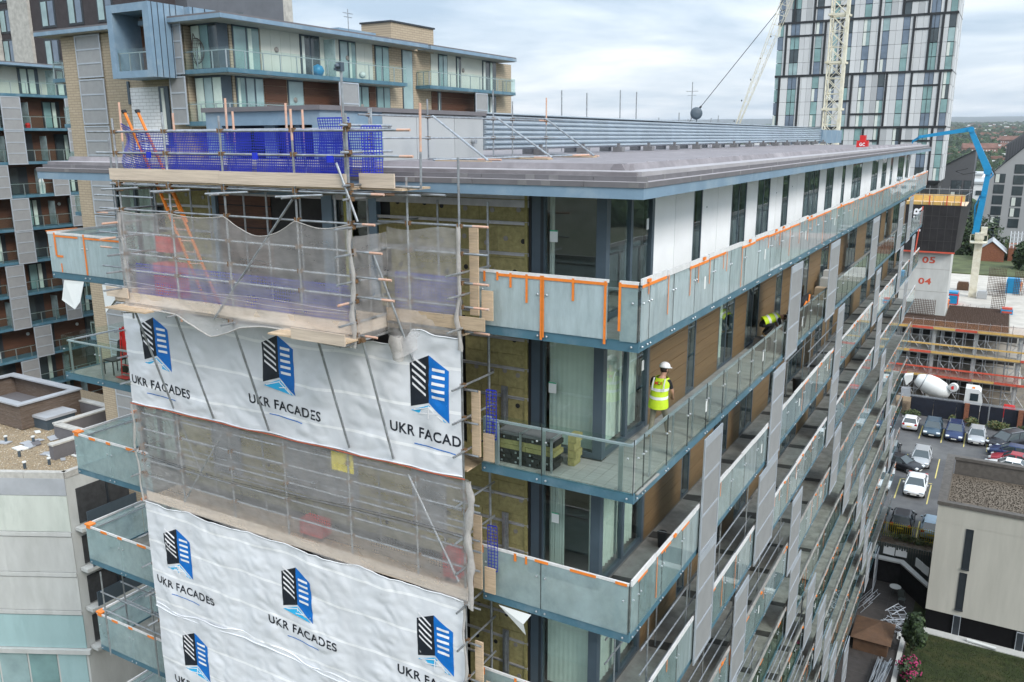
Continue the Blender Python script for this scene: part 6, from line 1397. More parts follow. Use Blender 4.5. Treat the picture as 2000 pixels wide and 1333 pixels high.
for gi in range(2, 7):
    z0g = ZG[gi]; bands = sorted(vb[gi])
    b = MB(); b.box(X0T-.02, X0T+WT+.02, 199.86, 200.35, z0g-.24, z0g+.24); b.build('floor_band', BAND, tw)
    for v in bands: b = MB(); b.box(X0T+v*WT-.24, X0T+v*WT+.24, 199.88, 200.35, z0g+.24, z0g+SH*4-.24); b.build('vertical_band', BAND, tw)
    # short cross bands inside some cells
    for a, c in zip(bands[:-1], bands[1:]):
        if random.random() < .55: s = random.choice((1, 2, 3)); b = MB(); b.box(X0T+a*WT+.24, X0T+c*WT-.24, 199.89, 200.3, z0g+SH*s-.2, z0g+SH*s+.2); b.build('cross_band', BAND, tw)
    for s in range(4):
        z0 = z0g+s*SH; z1 = z0+SH
        if z0 > 38: continue
        last = 0
        for wi, (a, c) in enumerate(wins+[(1.0, 1.0)]):
            # panels between
            if a-last > .01:
                n = max(1, round((a-last)*WT/1.15)); wv = (a-last)*WT/n
                for i in range(n):
                    x0 = X0T+last*WT+i*wv; b = MB(); b.box(x0+.02, x0+wv-.02, 200.0, 200.3, z0+.03, z1-.03); b.build('facade_panel', PL[(i+wi*2+gi) % 3 if (i+wi) % 2 else 0], tw)
            if c > a:
                g = TG[random.choice((0, 0, 3, 3, 1, 1, 1, 0, 2))]; b = MB(); b.box(X0T+a*WT+.06, X0T+c*WT-.06, 200.08, 200.3, z0+.08, z1-.08); wo = b.build('window', g, tw)
                if (c-a)*WT > 1.6: b = MB(); b.box(X0T+(a+c)/2*WT-.04, X0T+(a+c)/2*WT+.04, 200.03, 200.08, z0+.08, z1-.08); b.build('mullion', BAND, wo)
                elif random.random() < .35: b = MB(); b.box(X0T+a*WT+.1, X0T+a*WT+.1+(c-a)*WT*.4, 200.05, 200.08, z0+.1, z1-.1); b.build('blind', CURTW, wo)
            last = c
for gi in range(2, 7):
    for s in range(4):
        z0 = ZG[gi]+s*SH
        for j in range(6): b = MB(); y0 = 200.4+j*2.35; b.box(X0T+WT-.3, X0T+WT, y0+.03, y0+2.3, z0+.03, z0+SH-.03); b.build('facade_panel', PL[(j+s) % 3], tw)
    b = MB(); b.box(X0T+WT-.28, X0T+WT+.02, 200.36, 214.5, ZG[gi]-.1, ZG[gi]+.1); b.build('floor_band', BAND, tw)
# ================================================ TOWER CRANE
cr = thing('tower_crane', 'cream lattice tower crane mast before the panelled tower', 'crane', (-16, 110, GZ))
def lattice(p, q, w0, w1_, n, par, r=.07, up=(0,1,0), m=CREAM, tri=False, name='lattice'):
    p, q = Vector(p), Vector(q); d = (q-p).normalized(); a = d.cross(Vector(up)).normalized(); c = a.cross(d)
    def corner(i, k):
        t_ = i/n; w_ = (w0+(w1_-w0)*t_)/2; o = p.lerp(q, t_); s = ((-1,-1),(1,-1),(1,1),(-1,1))[k]; return o+a*s[0]*w_+c*s[1]*w_
    for k in range(4): b = MB(); b.tube(corner(0,k), corner(n,k), r, 6); b.build('chord', m, par)
    b = MB()
    for i in range(n):
        for k in range(4):
            j = (k+1) % 4; A, B_ = corner(i, k), corner(i+1, j); C_, D_ = corner(i, j), corner(i+1, k)
            b.tube(A, B_, r*.45, 4, cap=False)
            if not tri: b.tube(C_, D_, r*.45, 4, cap=False)
            b.tube(corner(i,k), corner(i,j), r*.5, 4, cap=False)
    b.build(name, m, par, kind='stuff')
zz = GZ
while zz < 24:
    lattice((-16.2,110,zz), (-16.2,110,min(zz+6,26)), 1.95, 1.95, 3, cr, .10)
    b = MB()
    for s in (-1,1):
        b.beam((-16.2-1.3,110+s*1.08,zz),( -16.2+1.3,110+s*1.08,zz),.25,.28); b.beam((-16.2+s*1.08,110-1.3,zz),(-16.2+s*1.08,110+1.3,zz),.25,.28)
    b.build('mast_collar', CREAM, cr); zz += 6
b = MB(); b.beam((-15.1,108.9,GZ),(-15.1,108.9,25),.45,.35); b.build('mast_leg', CREAM, cr)
b = MB(); b.box(-17.8,-14.6,108.4,111.6,26,28); b.build('slew_cab', CREAM, cr)
jb = thing('crane_jib', 'slender cream lattice jib lowered behind the roof with a stay cable', 'crane jib', (-29, 110, 5))
lattice((-29.2,110,5.0),(-23.0,110,22.5),.4,1.3,14,jb,.04,tri=True); lattice((-23.0,110,22.5),(-18,110,36),1.3,1.2,8,jb,.04,tri=True)
b = MB(); b.pipe([(-19.8,109.8,29.0),(-24.61,109.8,20.2),(-35.5,109.8,6.9),(-37.5,109.8,4)], .05, 5); b.build('stay_cable', FRAMED, jb)
b = MB(); b.lathe((-34.6,109.8,8.0), [(.001,-.5),(.16,-.3),(.16,.3),(.001,.5)], 8, (.6,0,.7)); b.build('hook_block', FRAMED, jb)
for i in range(5): b = MB(); x = -28.9+i*1.1+random.uniform(-.3,.3); b.lathe((x-.8,110,6+i*2.8), [(.001,0),(.12,.1),(.001,.3)], 6); b.build('sheave', FRAMED, jb)
# red winch cover on the roof edge
t = thing('red_roof_box', 'small red hooded box with white emblem on the far roof edge', 'box', (-1.9, 38, 3.26))
b = MB(); b.box(-2.15,-1.55,38,38.4,3.26,3.66); b.box(-2.0,-1.7,38.02,38.38,3.66,3.95); b.build('cover', RED, t); vs, fs = text_mesh('GC', .3, .18, .03); b = MB(); b.v = [(-2.0+x,37.99,3.36+z) for x, z in vs]; b.f = list(fs); b.m = [0]*len(fs); b.build('emblem', WHITE, t)
# ================================================ GREY FLATS AND SHEDS BEHIND THE SITE
FL = mat('flats_grey', (.36,.37,.38), .7, 0, .03, .3, dirt=(.31,.32,.33), dscale=.1); FD = mat('flats_dark', (.11,.115,.125), .7, 0, .05, .3)
def flats(label, poly, y, depth, m, wins_, rise=0):
    t = thing('block_of_flats', label, 'building', (poly[0][0], y, -37)); b = MB(); b.prism(poly, (0,y,0), (1,0,0), (0,0,1), (0,depth,0)); b.build('wall', m, t)
    b = MB(); top = poly[1:-1]
    for (a, c) in zip(top[:-1], top[1:]): b.beam((a[0], y-.1, a[1]+.12), (c[0], y-.1, c[1]+.12), .3, .25, up=(0,0,1))
    b.build('roof_edge', FRAMED, t)
    for (x, z, w_, h) in wins_:
        f = MB(); f.box(x-.1,x+w_+.1,y-.06,y-.001,z-.1,z+h+.1); wo = f.build('window', FRAMED, t); g = MB(); g.box(x,x+w_,y-.08,y-.061,z,z+h); g.build('pane', TG[2], wo)
        if random.random() < .4: g = MB(); g.box(x+.1,x+w_*.45,y-.1,y-.081,z,z+h); g.build('blind', CURTW, wo)
        g = MB(); g.box(x+w_*.5-.05,x+w_*.5+.05,y-.11,y-.082,z,z+h); g.build('mullion', FRAMED, wo)
    return t
flats('pale grey flats with slanting roof at the right edge', [(-1.2,-37),(.6,-6.3),(9.2,2.3),(16,5),(16,-37)], 240, 18, FL, [(x, -7.6-2.75*k+dz, 2.2, 2.1) for k in range(6) for x, dz in ((2.4,0),(6.6,2.4),(10.5,4.6)) if not (k == 0 and x > 9)])
flats('dark grey flats with slanting roof, half behind the tower', [(-12,-37),(-12,-5),(-2.6,.4),(-2.6,-37)], 238, 14, FD, [(x, -9.4-2.9*k, w_, 2.1) for k in range(4) for x, w_ in ((-7.4,2.3),(-4.4,1.5))])
t = thing('roof_plant_screen', 'black louvred plant screen on the slanting roof of the pale flats', 'plant screen', (6, 246, -3)); b = MB(); b.prism([(4,-6),(4,2.0),(9.5,6.3),(12,6.3),(12,-2)], (0,243,0), (1,0,0), (0,0,1), (0,6,0)); b.build('screen', FD, t)
for i in range(10): b = MB(); b.box(4.4+i*.55, 4.46+i*.55, 242.9, 242.99, -3+i*.3, 1.9+i*.38); b.build('fin', FRAMED, t)
WS = mat('white_shed', (.68,.68,.68), .6, 0, .04, .05); RT = mat('roof_tile_red', (.19,.095,.07), .85, 0, .2, .15); HB = mat('house_brick', (.27,.15,.115), .9, 0, .2, .1)
random.seed(15)
def at_px(u, v, zg=-37):
    d = fw+rt2*((u-1000)/1650.868)-up2*((v-666.5)/1650.868); tt = (zg-3.853)/d.z; return (5.544+d.x*tt, -14.201+d.y*tt)
for i, (x, y, w_, d_, h, lab) in enumerate(((-60,520,70,40,14,'long white industrial shed beyond the grey flats'),(-8,560,30,40,17,'white flat roofed shed behind the pale flats'),(-30,640,50,40,16,'farther white shed with grey roof band'),(5,620,60,40,12,'low white shed at the right edge'),(-14,430,14,30,20,'cream block with small windows before the sheds'))):
    t = thing('warehouse', lab, 'warehouse', (x, y, -37)); b = MB(); b.box(x, x+w_, y, y+d_, -37, -37+h); b.build('wall', WS, t); b = MB(); b.box(x-.5, x+w_+.5, y-.5, y+d_+.5, -37+h, -36+h); b.build('roof', GREYP if i != 1 else WS, t)
    for j in range(int(w_/6)): b = MB(); b.box(x+1+j*6, x+4+j*6, y-.3, y-.01, -37+h-5, -37+h-3); b.build('window', TG[2], t)
def TH(x, y):
    d = math.hypot(x-5.5, y); return -37+.0222*max(0, min(d, 5600)-650)+(3*noise.noise(Vector((x/400, y/400, 0))) if d > 900 else 0)
b = MB(); b.grid(lambda u, v: (lambda d, a: (5.5+d*math.sin(a), d*math.cos(a), TH(5.5+d*math.sin(a), d*math.cos(a))+.05))(660*math.exp(v*2.9), -.9+1.7*u), 90, 60)
b.build('terrain', GRASS, smooth=True, kind='structure')
def house(x, y, w_, d_, h, rz, lab, big=False):
    t = thing('brick_house', lab, 'house', (x, y, TH(x, y)), 'red brick houses across the distant suburb', rz)
    b = MB(); b.box(-w_/2, w_/2, -d_/2, d_/2, 0, h); b.build('wall', HB, t, local=True)
    b = MB(); b.prism([(-d_/2-.6,0),(0,d_*.42),(d_/2+.6,0)], (-w_/2-.5,0,h), (0,1,0), (0,0,1), (w_+1,0,0)); rfo = b.build('roof', RT, t, local=True)
    b = MB(); b.box(-w_*.3,-w_*.3+1.2,-.6,.6,h,h+d_*.42+1.5); b.build('chimney', HB, rfo, local=True)
    for j in range(int(w_/3.2)):
        for f_ in range(int(h/3)): b = MB(); b.box(-w_/2+1+j*3.2,-w_/2+2.3+j*3.2,-d_/2-.05,-d_/2,1+f_*3,2.5+f_*3); b.build('window', WS, t, local=True)
hl = []
for i in range(44):
    u = 0; d = random.uniform(1000, 2600); a = random.uniform(-.045, .03); x, y = 5.5+d*math.sin(a), d*math.cos(a)
    hl.append((x, y, u))
for i, (x, y, u) in enumerate(hl): house(x, y, random.uniform(8,20), random.uniform(8,12), random.uniform(6,10), random.uniform(-.6,.6), 'small red brick house among the trees of the distant suburb')
house(-32, 1250, 40, 14, 14, .2, 'large red brick mill block left of the boom in the distant suburb'); house(4, 1500, 30, 14, 17, -.4, 'tall orange brick block with steep roof in the distance')
# city vegetation: one mass with many tree shaped clumps
random.seed(33); FM = [mat('far_tree_a', (.028,.055,.022), .9, 0, .2, .03), mat('far_tree_b', (.045,.08,.03), .9, 0, .2, .03), mat('far_tree_c', (.02,.04,.02), .9, 0, .2, .03)]
fb = [MB(), MB(), MB()]
def blob(m, x, y, z, r_, h):
    n = 7; rings = []
    for k, (rr, zz_) in enumerate(((.55,.0),(1,.3),(.95,.6),(.55,.9),(.1,1.0))):
        rings.append([(x+r_*rr*math.cos(2*math.pi*i/n+k*.4)*random.uniform(.75,1.2), y+r_*rr*math.sin(2*math.pi*i/n+k*.4)*random.uniform(.75,1.2), z+h*zz_*random.uniform(.85,1.1)) for i in range(n)])
    m.loft(rings)
    
for i in range(9000):
    d = 380*math.exp(random.random()*3.0); a = random.uniform(-.42, .62) if random.random() < .55 else random.uniform(-.62, -.38)
    ang = a-.12 if i % 3 else random.uniform(-.06, .05); x = 5.5+d*math.sin(ang); y = d*math.cos(ang)
    if y < 330: continue
    if d < 700 and abs(x+10) < 75 and y > 480 and y < 690: continue
    r_ = random.uniform(4, 8)*(1+d/2200); h = random.uniform(9, 17)*(1 if d < 1500 else 1.15)
    for q in range(3 if d < 1200 else 1): blob(fb[random.randrange(3)], x+random.uniform(-r_,r_)*.7, y+random.uniform(-r_,r_)*.7, TH(x, y)-1, r_*random.uniform(.5,.9), h*random.uniform(.7,1))
for m, c in zip(fb, FM): props(m.build('distant_trees', c), kind='stuff')
# scattered roofs across the far city: joined, too small to tell apart
b = MB(); b2_ = MB(); b3_ = MB()
for i in range(1500):
    d = 800*math.exp(random.random()*1.8); ang = random.uniform(-.62, .5) if i % 3 else random.uniform(-.06, .05); x = 5.5+d*math.sin(ang); y = d*math.cos(ang); w_ = random.uniform(8, 20); h = random.uniform(6, 12)*(1+.3*(d > 2500)); m = random.choice((b, b2_, b3_)); zt_ = TH(x, y); m.box(x, x+w_, y, y+10, zt_-3, zt_+h)
b.build('distant_roofs', RT, kind='stuff'); b2_.build('distant_buildings', WS, kind='stuff'); b3_.build('distant_buildings', HB, kind='stuff')
# hills
b = MB()
def hill(u, v):
    ang = -.95+1.75*u; d = 9500+v*7000; x = d*math.sin(ang); y = d*math.cos(ang); n_ = noise.noise(Vector((ang*3.2, 0, 1)))*.5+noise.noise(Vector((ang*9, 0, 4)))*.2
    pr = math.sin(math.pi*v)**.8; return (x, y, -37+pr*(290+60*n_)+8*noise.noise(Vector((ang*60, v*9, 0))))
b.grid(hill, 160, 12); b.build('hills', mat('moorland', (.04,.055,.05), .95, 0, .2, .0008), smooth=True, kind='structure')
# ================================================ REAR COURTYARD BUILDINGS
def brickmat(name, axis, c1, c2, cm, w_, h):
    m = bpy.data.materials.new(name); m.use_nodes = True; t = m.node_tree; b = t.nodes['Principled BSDF']; b.inputs['Roughness'].default_value = .85; nn = t.nodes.new; L = t.links.new
    g = nn('ShaderNodeNewGeometry'); s = nn('ShaderNodeSeparateXYZ'); L(g.outputs['Position'], s.inputs[0]); c = nn('ShaderNodeCombineXYZ'); L(s.outputs[axis], c.inputs[0]); L(s.outputs['Z'], c.inputs[1])
    br = nn('ShaderNodeTexBrick'); br.inputs['Scale'].default_value = 1; br.inputs['Brick Width'].default_value = w_; br.inputs['Row Height'].default_value = h; br.inputs['Mortar Size'].default_value = .018
    br.inputs['Color1'].default_value = (*c1,1); br.inputs['Color2'].default_value = (*c2,1); br.inputs['Mortar'].default_value = (*cm,1); L(c.outputs[0], br.inputs['Vector']); L(br.outputs['Color'], b.inputs['Base Color']); return m
TANX = brickmat('tan_block_front', 'X', (.40,.33,.24), (.36,.295,.21), (.24,.20,.15), .60, .17); TANY = brickmat('tan_block_side', 'Y', (.42,.345,.25), (.38,.31,.225), (.25,.21,.155), .60, .17)
WHBX = brickmat('white_block', 'X', (.72,.73,.74), (.68,.69,.70), (.45,.45,.45), .62, .21)
CRP = mat('cream_panel', (.60,.62,.56), .6, 0, .03, 1)
T = thing('courtyard_block', 'tan brick apartment block with cantilevered zinc bay, glass balconies and oversailing roof', 'building', (-42, 38, -37))
b = MB(); b.box(-49.9, -37.9, 22, 57, -37, 10.4); b.build('wall', TANX, T)
b = MB(); b.box(-37.9, -35.4, 23.2, 56.5, -37, 10.4); b.build('wall', TANY, T)
def zroof(x0, x1, y0, y1, z, par):
    b = MB(); b.box(x0, x1, y0, y1, z, z+.24); r = b.build('roof', ZINC, par); b = MB(); b.box(x0+.02, x1-.02, y0+.02, y1-.02, z+.241, z+.34); b.build('roof_felt', FELTD, r); b = MB(); b.box(x0+.1, x1-.1, y0+.1, y1-.1, z-.04, z-.001); b.build('soffit', SOFF, r); return r
zroof(-40.9, -33.8, 21.2, 41.2, 10.5, T); zroof(-51.7, -42.2, 21.3, 30, 10.5, T); zroof(-37, -33.9, 41.7, 54.9, 10.5, T)
b = MB(); b.box(-38, -35.2, 38.5, 43.9, 10.4, 12.2); b.build('stair_tower', TANY, T); b = MB(); b.box(-38.1, -35.1, 38.4, 44, 12.2, 12.32); b.build('tower_coping', FRAMED, T)
b = MB(); b.box(-37, -35.6, 33.2, 37.2, 10.8, 11.3); b.build('roof_plant', ZINC, T)
b = MB(); b.tube((-35.6, 34.2, 10.8), (-35.6, 34.2, 12.6), .03, 5); b.box(-35.62,-35.58,33.7,34.7,12.3,12.34); b.box(-35.62,-35.58,33.8,34.6,12.05,12.09); b.build('tv_aerial', GALV, T)
# zinc bay
b = MB(); x0, x1, z0, z1 = -42.1, -38.3, 7.4, 11.55
b.box(x0, x0+.5, 20, 22.5, z0, z1); b.box(x1-.55, x1, 20, 22.5, z0, z1); b.box(x0+.5, x1-.55, 20, 22.5, z0, z0+.4); b.box(x0+.5, x1-.55, 20, 22.5, z1-.45, z1); b.box(-42.1, -37.8, 22.5, 34, 10.86, 11.5); bay = b.build('zinc_bay', ZINC, T)
b = MB(); b.box(x0+.5, x1-.55, 21.9, 21.99, z0+.4, z1-.45); b.build('bay_recess', TIMW, bay)
b = MB(); b.box(-39.9, -38.9, 21.8, 21.88, z0+.4, z1-.6); b.build('bay_door', FRAME, bay)
for i in range(14): b = MB(); b.box(-38.3, -38.27, 20.2+i*.42, 20.23+i*.42, z0, z1) if i < 5 else b.box(-37.8, -37.77, 22.7+(i-5)*.9, 22.74+(i-5)*.9, 10.86, 11.5); b.build('standing_seam', FRAMED, bay)
for i in range(3): b = MB(); b.box(-41.55+i*.97, -40.62+i*.97, 20.1, 20.13, z0+.42, z0+1.65); b.build('glass_pane', GLASSC, bay); b = MB(); b.box(-41.58+i*.97, -41.52+i*.97, 20.14, 20.2, z0+.4, z0+1.45); b.build('post', ALU, bay)
b = MB(); b.box(-41.58, -38.9, 20.14, 20.2, z0+1.4, z0+1.46); b.build('handrail', ALU, bay)
# end wall details
b = MB(); b.box(-43.3, -40.6, 21.96, 21.999, 3.2, 7.0); b.build('white_infill', WHBX, T)
for xx, za, zb_ in ((-40.5, 3.4, 7.0), (-43.5, 6.0, 7.4)): b = MB(); b.box(xx, xx+.85 if xx > -42 else xx+.2, 21.9, 21.999, za, zb_); w_o = b.build('window', FRAME, T); b = MB(); b.box(xx+.25, xx+.5, 21.86, 21.899, za+.1, zb_-.1) if xx > -42 else None; b.build('curtain', CURTW, w_o)
def perf_screen(x0, x1, y, z0, z1, par, n=3, face='Y'):
    f = MB(); t_ = .09
    def B_(a, c, za, zb2, d0, d1):
        if face == 'Y': f.box(a, c, y+d0, y+d1, za, zb2)
        else: f.box(y-d1, y-d0, a, c, za, zb2)
    B_(x0, x0+t_, z0, z1, -.06, 0); B_(x1-t_, x1, z0, z1, -.06, 0)
    for q in range(n+1): zz = z0+(z1-z0-t_)*q/n; B_(x0+t_, x1-t_, zz, zz+t_, -.058, -.002)
    o = f.build('privacy_screen', PERFW, par)
    for q in range(n):
        f = MB(); za = z0+(z1-z0-t_)*q/n+t_; zb2 = z0+(z1-z0-t_)*(q+1)/n; B_(x0+t_, x1-t_, za, zb2, -.03, -.02); f.build('perforated_sheet', PERF, o)
    return o
for k in range(9): perf_screen(-48.3, -45.7, 21.95, 7.75-2.95*k, (10.4 if k == 0 else 10.62-2.95*k), T)
FLOORS = [7.6, 4.62, 1.64, -1.34, -4.32, -7.3, -10.28, -13.26]
def rail_run(p0, p1, z, par, n, nrm, posts=True, glass=GLASSC, H_=1.15):
    p0 = Vector((*p0, z)); p1 = Vector((*p1, z)); d = (p1-p0)/n; nv = Vector((*nrm, 0))
    for i in range(n):
        a = p0+d*i; c = p0+d*(i+1); b = MB(); e_ = d.normalized()*.02
        b.obox((a+c)/2+Vector((0,0,H_/2)), (c-a)/2-e_, nv*.008, (0,0,H_/2)); b.build('glass_pane', glass, par)
        if posts: b = MB(); b.obox(a-nv*.07+Vector((0,0,.5)), d.normalized()*.035, nv*.02, (0,0,.5)); b.build('post', ALU, par)
    b = MB(); b.beam(p0-nv*.07+Vector((0,0,1.0)), p1-nv*.07+Vector((0,0,1.0)), .05, .05); b.build('handrail', ALU, par)
# side balconies projecting left of the end wall
for k, z in enumerate(FLOORS[:7]):
    b = MB(); x0 = -51.6 if k == 0 else -50.9; b.box(x0, -48.35, 22.2, 24.5, z, z+.25); bl = b.build('balcony', FASC, T); rail_run((x0+.05, 22.25), (-48.4, 22.25), z+.25, bl, 3, (0,-1)); rail_run((x0+.05, 24.4), (x0+.05, 22.25), z+.25, bl, 2, (-1,0))
    if k == 0: b = MB(); b.box(x0+.2,-48.4,22.3,24.4,z-.05,z-.001); b.build('soffit', SOFF, bl)
# front balcony runs facing the courtyard side
for k, z in enumerate(FLOORS[:2]):
    zz = z
    for (y0, y1) in ((21.65, 38.7), (41.6, 54.9)):
        b = MB(); b.box(-38.0 if y0 < 30 else -36.8, -34.0, y0, y1, zz, zz+.25)
        bl = b.build('balcony', FASC, T); b = MB(); b.box(-37.8, -34.15, y0+.15, y1-.1, zz-.06, zz-.001); b.build('soffit', SOFF, bl)
        rail_run((-34.03, y0+.03), (-34.03, y1-.03), zz+.25, bl, 12 if y0 < 30 else 9, (1,0)); rail_run((-37.9 if y0 < 30 else -35.3, y0+.03), (-34.06, y0+.03), zz+.25, bl, 3 if y0 < 30 else 2, (0,-1))
        if y0 > 40: rail_run((-36.5, y1-.03), (-34.06, y1-.03), zz+.25, bl, 2, (0,1))
perf_screen(-39.0, -37.6, 21.6, 7.6, 10.45, T, 3); perf_screen(-39.0, -37.6, 21.6, 4.7, 7.5, T, 3)
def fill(y0, y1, z0, z1, m, nm, par=None, x=-35.4, d=.05):
    b = MB(); b.box(x, x+d, y0, y1, z0, z1); return b.build(nm, m, par or T)
def cwin(y0, y1, z0, z1, n=2, cur=.6, x=-35.4):
    f = MB(); f.box(x, x+.06, y0, y1, z0, z1); wo = f.build('window', FRAME, T); w_ = (y1-y0)/n
    for i in range(n):
        r_ = random.random(); g = MB(); g.box(x+.061, x+.08, y0+i*w_+.08, y0+(i+1)*w_-.06, z0+.1, z1-.1); g.build('pane', (TG[3] if r_ < cur*.5 else TG[0] if r_ < cur else TG[2]), wo)
        if r_ > .5: g = MB(); g.box(x+.081, x+.10, y0+i*w_+.12, y0+i*w_+w_*.4, z0+.12, z1-.12); g.build('curtain', CURT if r_ < .8 else CURTW, wo)
random.seed(61)
z0, z1 = 7.85, 10.46
for (a, c) in ((25.6,29.0),(30.9,32.8),(34.6,36.4)):
    n = max(1, round((c-a)/.8)); [fill(a+(c-a)*i/n+.01, a+(c-a)*(i+1)/n-.01, z0, z1, CRP, 'cream_panel') for i in range(n)]
cwin(23.4,25.5,z0,z1,2); cwin(29.05,30.85,z0,z1,2,.3); cwin(32.85,34.55,z0,z1,2,.9); cwin(36.7,38.3,z0-3,z1,2,.5); cwin(39.9,41.2,z0-3,z1,1,.9); cwin(44.7,46.0,z0,z1,2,.5); cwin(47.3,48.0,z0,z1,1,.5); cwin(51.4,53.7,z0,z1,2,.6)
for (a, c) in ((43.7,44.65),(46.05,47.25),(48.05,51.35)): fill(a, c, z0, z1, CRP, 'cream_panel')
b = MB(); b.box(-37.7,-35.45,22.35,23.15,z0,z1); b.build('corner_frame', FRAME, T)
for i in range(3): b = MB(); b.box(-37.6+i*.75,-36.95+i*.75,22.3,22.349,z0+.1,z1-.1); b.build('corner_pane', (CURT, TG[0], TG[2])[i], T)
for i in range(3): b = MB(); b.box(-37.6+i*.75,-36.95+i*.75,22.3,22.349,4.9,7.4); b.build('corner_pane', (CURT, TG[3], CURT)[i], T)
b = MB(); b.box(-37.7,-35.45,22.35,23.15,4.87,7.55); b.build('corner_frame', FRAME, T)
z0, z1 = 4.87, 7.54
for (a, c) in ((25.7,27.6),(29.2,33.2),(35.9,36.6),(43.7,44.5),(45.0,50.0)):
    for i in range(6): fill(a, c, z0+i*(z1-z0)/6+.01, z0+(i+1)*(z1-z0)/6-.01, TIMW, 'timber_plank', d=.05)
cwin(23.4,25.6,z0,z1,3,.9); cwin(27.7,29.1,z0,z1,1,.5); cwin(33.3,35.8,z0,z1,3,.4); cwin(50.1,53.7,z0,z1,3,.5); cwin(44.5,45.0,z0,z1,1)
perf_screen(31.0, 33.0, -33.95, z0-.1, z1-.0, T, 2, face='X'); perf_screen(48.0, 49.9, -33.95, z0-.1, z1, T, 2, face='X')
b = MB(); b.box(-35.35,-34.4,31.3,31.35,7.9,10.3); b.build('divider_glass', FILML, T)
for y, z in ((26.9,9.3),(33.9-.3,9.3),(28.3,6.3),(35.0,6.1),(48.3,9.4)): b = MB(); b.lathe((-35.34,y,z), [(.17,0),(.17,.05),(.1,.09)], 14, (1,0,0)); b.build('bulkhead_lamp', WASH, T)
for i, (y, z, m, lab) in enumerate(((29.9,8.2,BLUEP,'blue ball on the upper balcony of the tan block'),(34.4,8.2,PAPER,'white parasol base on the upper balcony of the tan block'))):
    b = MB(); r_ = .42 if i == 0 else .25; b.lathe((-34.7,y,z), [(.001,-r_),(r_*.7,-r_*.7),(r_,0),(r_*.7,r_*.7),(.001,r_)], 14); props(b.build('exercise_ball' if i == 0 else 'flower_pot', m, smooth=True), lab, 'ball' if i == 0 else 'pot')
t = thing('hanging_chair', 'wicker egg chair on the corner balcony of the tan block', 'chair', (-36.9,21.9,7.85)); WK = mat('wicker', (.06,.045,.035), .8)
b = MB()
for i in range(12):
    a = math.pi*i/12; pts = [(-36.9+.55*math.cos(a)*math.sin(q), 21.95+.4*math.sin(a)*math.sin(q), 8.9+.75*math.cos(q)) for q in [math.pi*j/10 for j in range(11)]]; b.pipe(pts, .012, 3)
for j in range(1, 10): q = math.pi*j/10; b.pipe([(-36.9+.55*math.cos(a)*math.sin(q), 21.95+.4*math.sin(a)*math.sin(q), 8.9+.75*math.cos(q)) for a in [math.pi*i/10 for i in range(11)]], .012, 3)
b.build('basket', WK, t, kind='stuff'); b = MB(); b.pipe([(-36.9,22.0,7.86),(-37.3,22.0,8.9),(-37.1,22,9.9),(-36.9,21.95,9.65)], .025, 6); b.build('stand', WK, t)
# left wing seen across the courtyard
Lb = thing('left_wing', 'timber and silver screened apartment wing across the courtyard at the left edge', 'building', (-74, 33, -37))
b = MB(); b.box(-80, -73.6, 24, 50, -37, 10.4); b.build('wall', TIMW, Lb)
b = MB(); b.box(-73.6, -71.7, 22, 37.2, 10.25, 10.45); b.build('roof', ZINC, Lb); b = MB(); b.box(-80, -71.75, 22, 37.2, 10.451, 10.55); b.build('roof_felt', FELTD, Lb)
b = MB(); b.box(-73.59,-73.5,24,44,7.85,10.24); b.build('cream_wall', CRP, Lb)
random.seed(8)
LF_ = [7.6-2.975*k for k in range(13)]
for k, z in enumerate(LF_):
    b = MB(); b.box(-73.6, -72.0, 22, 44, z, z+.24); bl = b.build('balcony', FASC, Lb); rail_run((-72.03, 27.0), (-72.03, 43.9), z+.24, bl, 12, (1,0))
    # windows / doors on the back wall
    if k == 0:
        for (a, c) in ((33.0,34.5),(36.5,38.5)):
            b = MB(); b.box(-73.49,-73.4,a-.2,c+.2,z+.25,z+2.6); wo = b.build('window', FRAME, Lb)
            for q in (0, 1): b = MB(); y_ = a+(c-a)*q*.5; b.box(-73.39,-73.33,y_,y_+.55,z+.35,z+2.5); b.build('curtain', CURT, wo)
        b = MB(); b.box(-73.4,-72.2,35.4,35.44,z+.25,z+2.5); b.build('divider_glass', FILML, Lb)
    else:
        y = 26+random.uniform(0, 2)
        while y < 43:
            b = MB(); b.box(-73.59,-73.5,y,y+1.7,z+.25,z+2.7); wo = b.build('window', FRAMED, Lb); b = MB(); b.box(-73.49,-73.46,y+.1,y+.8,z+.3,z+2.6); b.build('pane', TG[0] if random.random() < .5 else TG[2], wo)
            if random.random() < .7: b = MB(); b.box(-73.45,-73.40,y+.9,y+1.25,z+.3,z+2.6); b.build('curtain', CURT, wo)
            if random.random() < .6: b = MB(); b.box(-73.3,-72.3,y+2.3,y+2.34,z+.3,z+2.5); b.build('divider_glass', FILML, Lb)
            if random.random() < .6: b = MB(); b.lathe((-73.5,y-.9,z+2.1), [(.16,0),(.16,.05),(.1,.08)], 10, (1,0,0)); b.build('bulkhead_lamp', PAPER, Lb)
            y += random.choice((3.9, 4.4, 5.0))
SCL = {1: [(30.0,31.8),(36.0,37.6)], 2: [(30.0,31.8),(36.0,37.6)], 3: [(28.2,29.9),(33.9,35.5)], 4: [(29.7,31.4),(35.4,37.0)], 5: [(29.7,31.4)], 6: [(28.4,30.1),(33.6,35.2)], 7: [(28.4,30.1),(33.6,35.2)], 8: [(30.2,31.9)], 9: [(28.6,30.3)], 10: [(30.5,32.2)], 11: [(29,30.7)]}
for k, L_ in SCL.items():
    z = LF_[k]
    for a, c in L_: perf_screen(a, c, -71.93, z+.0, z+2.95, Lb, 3, face='X')
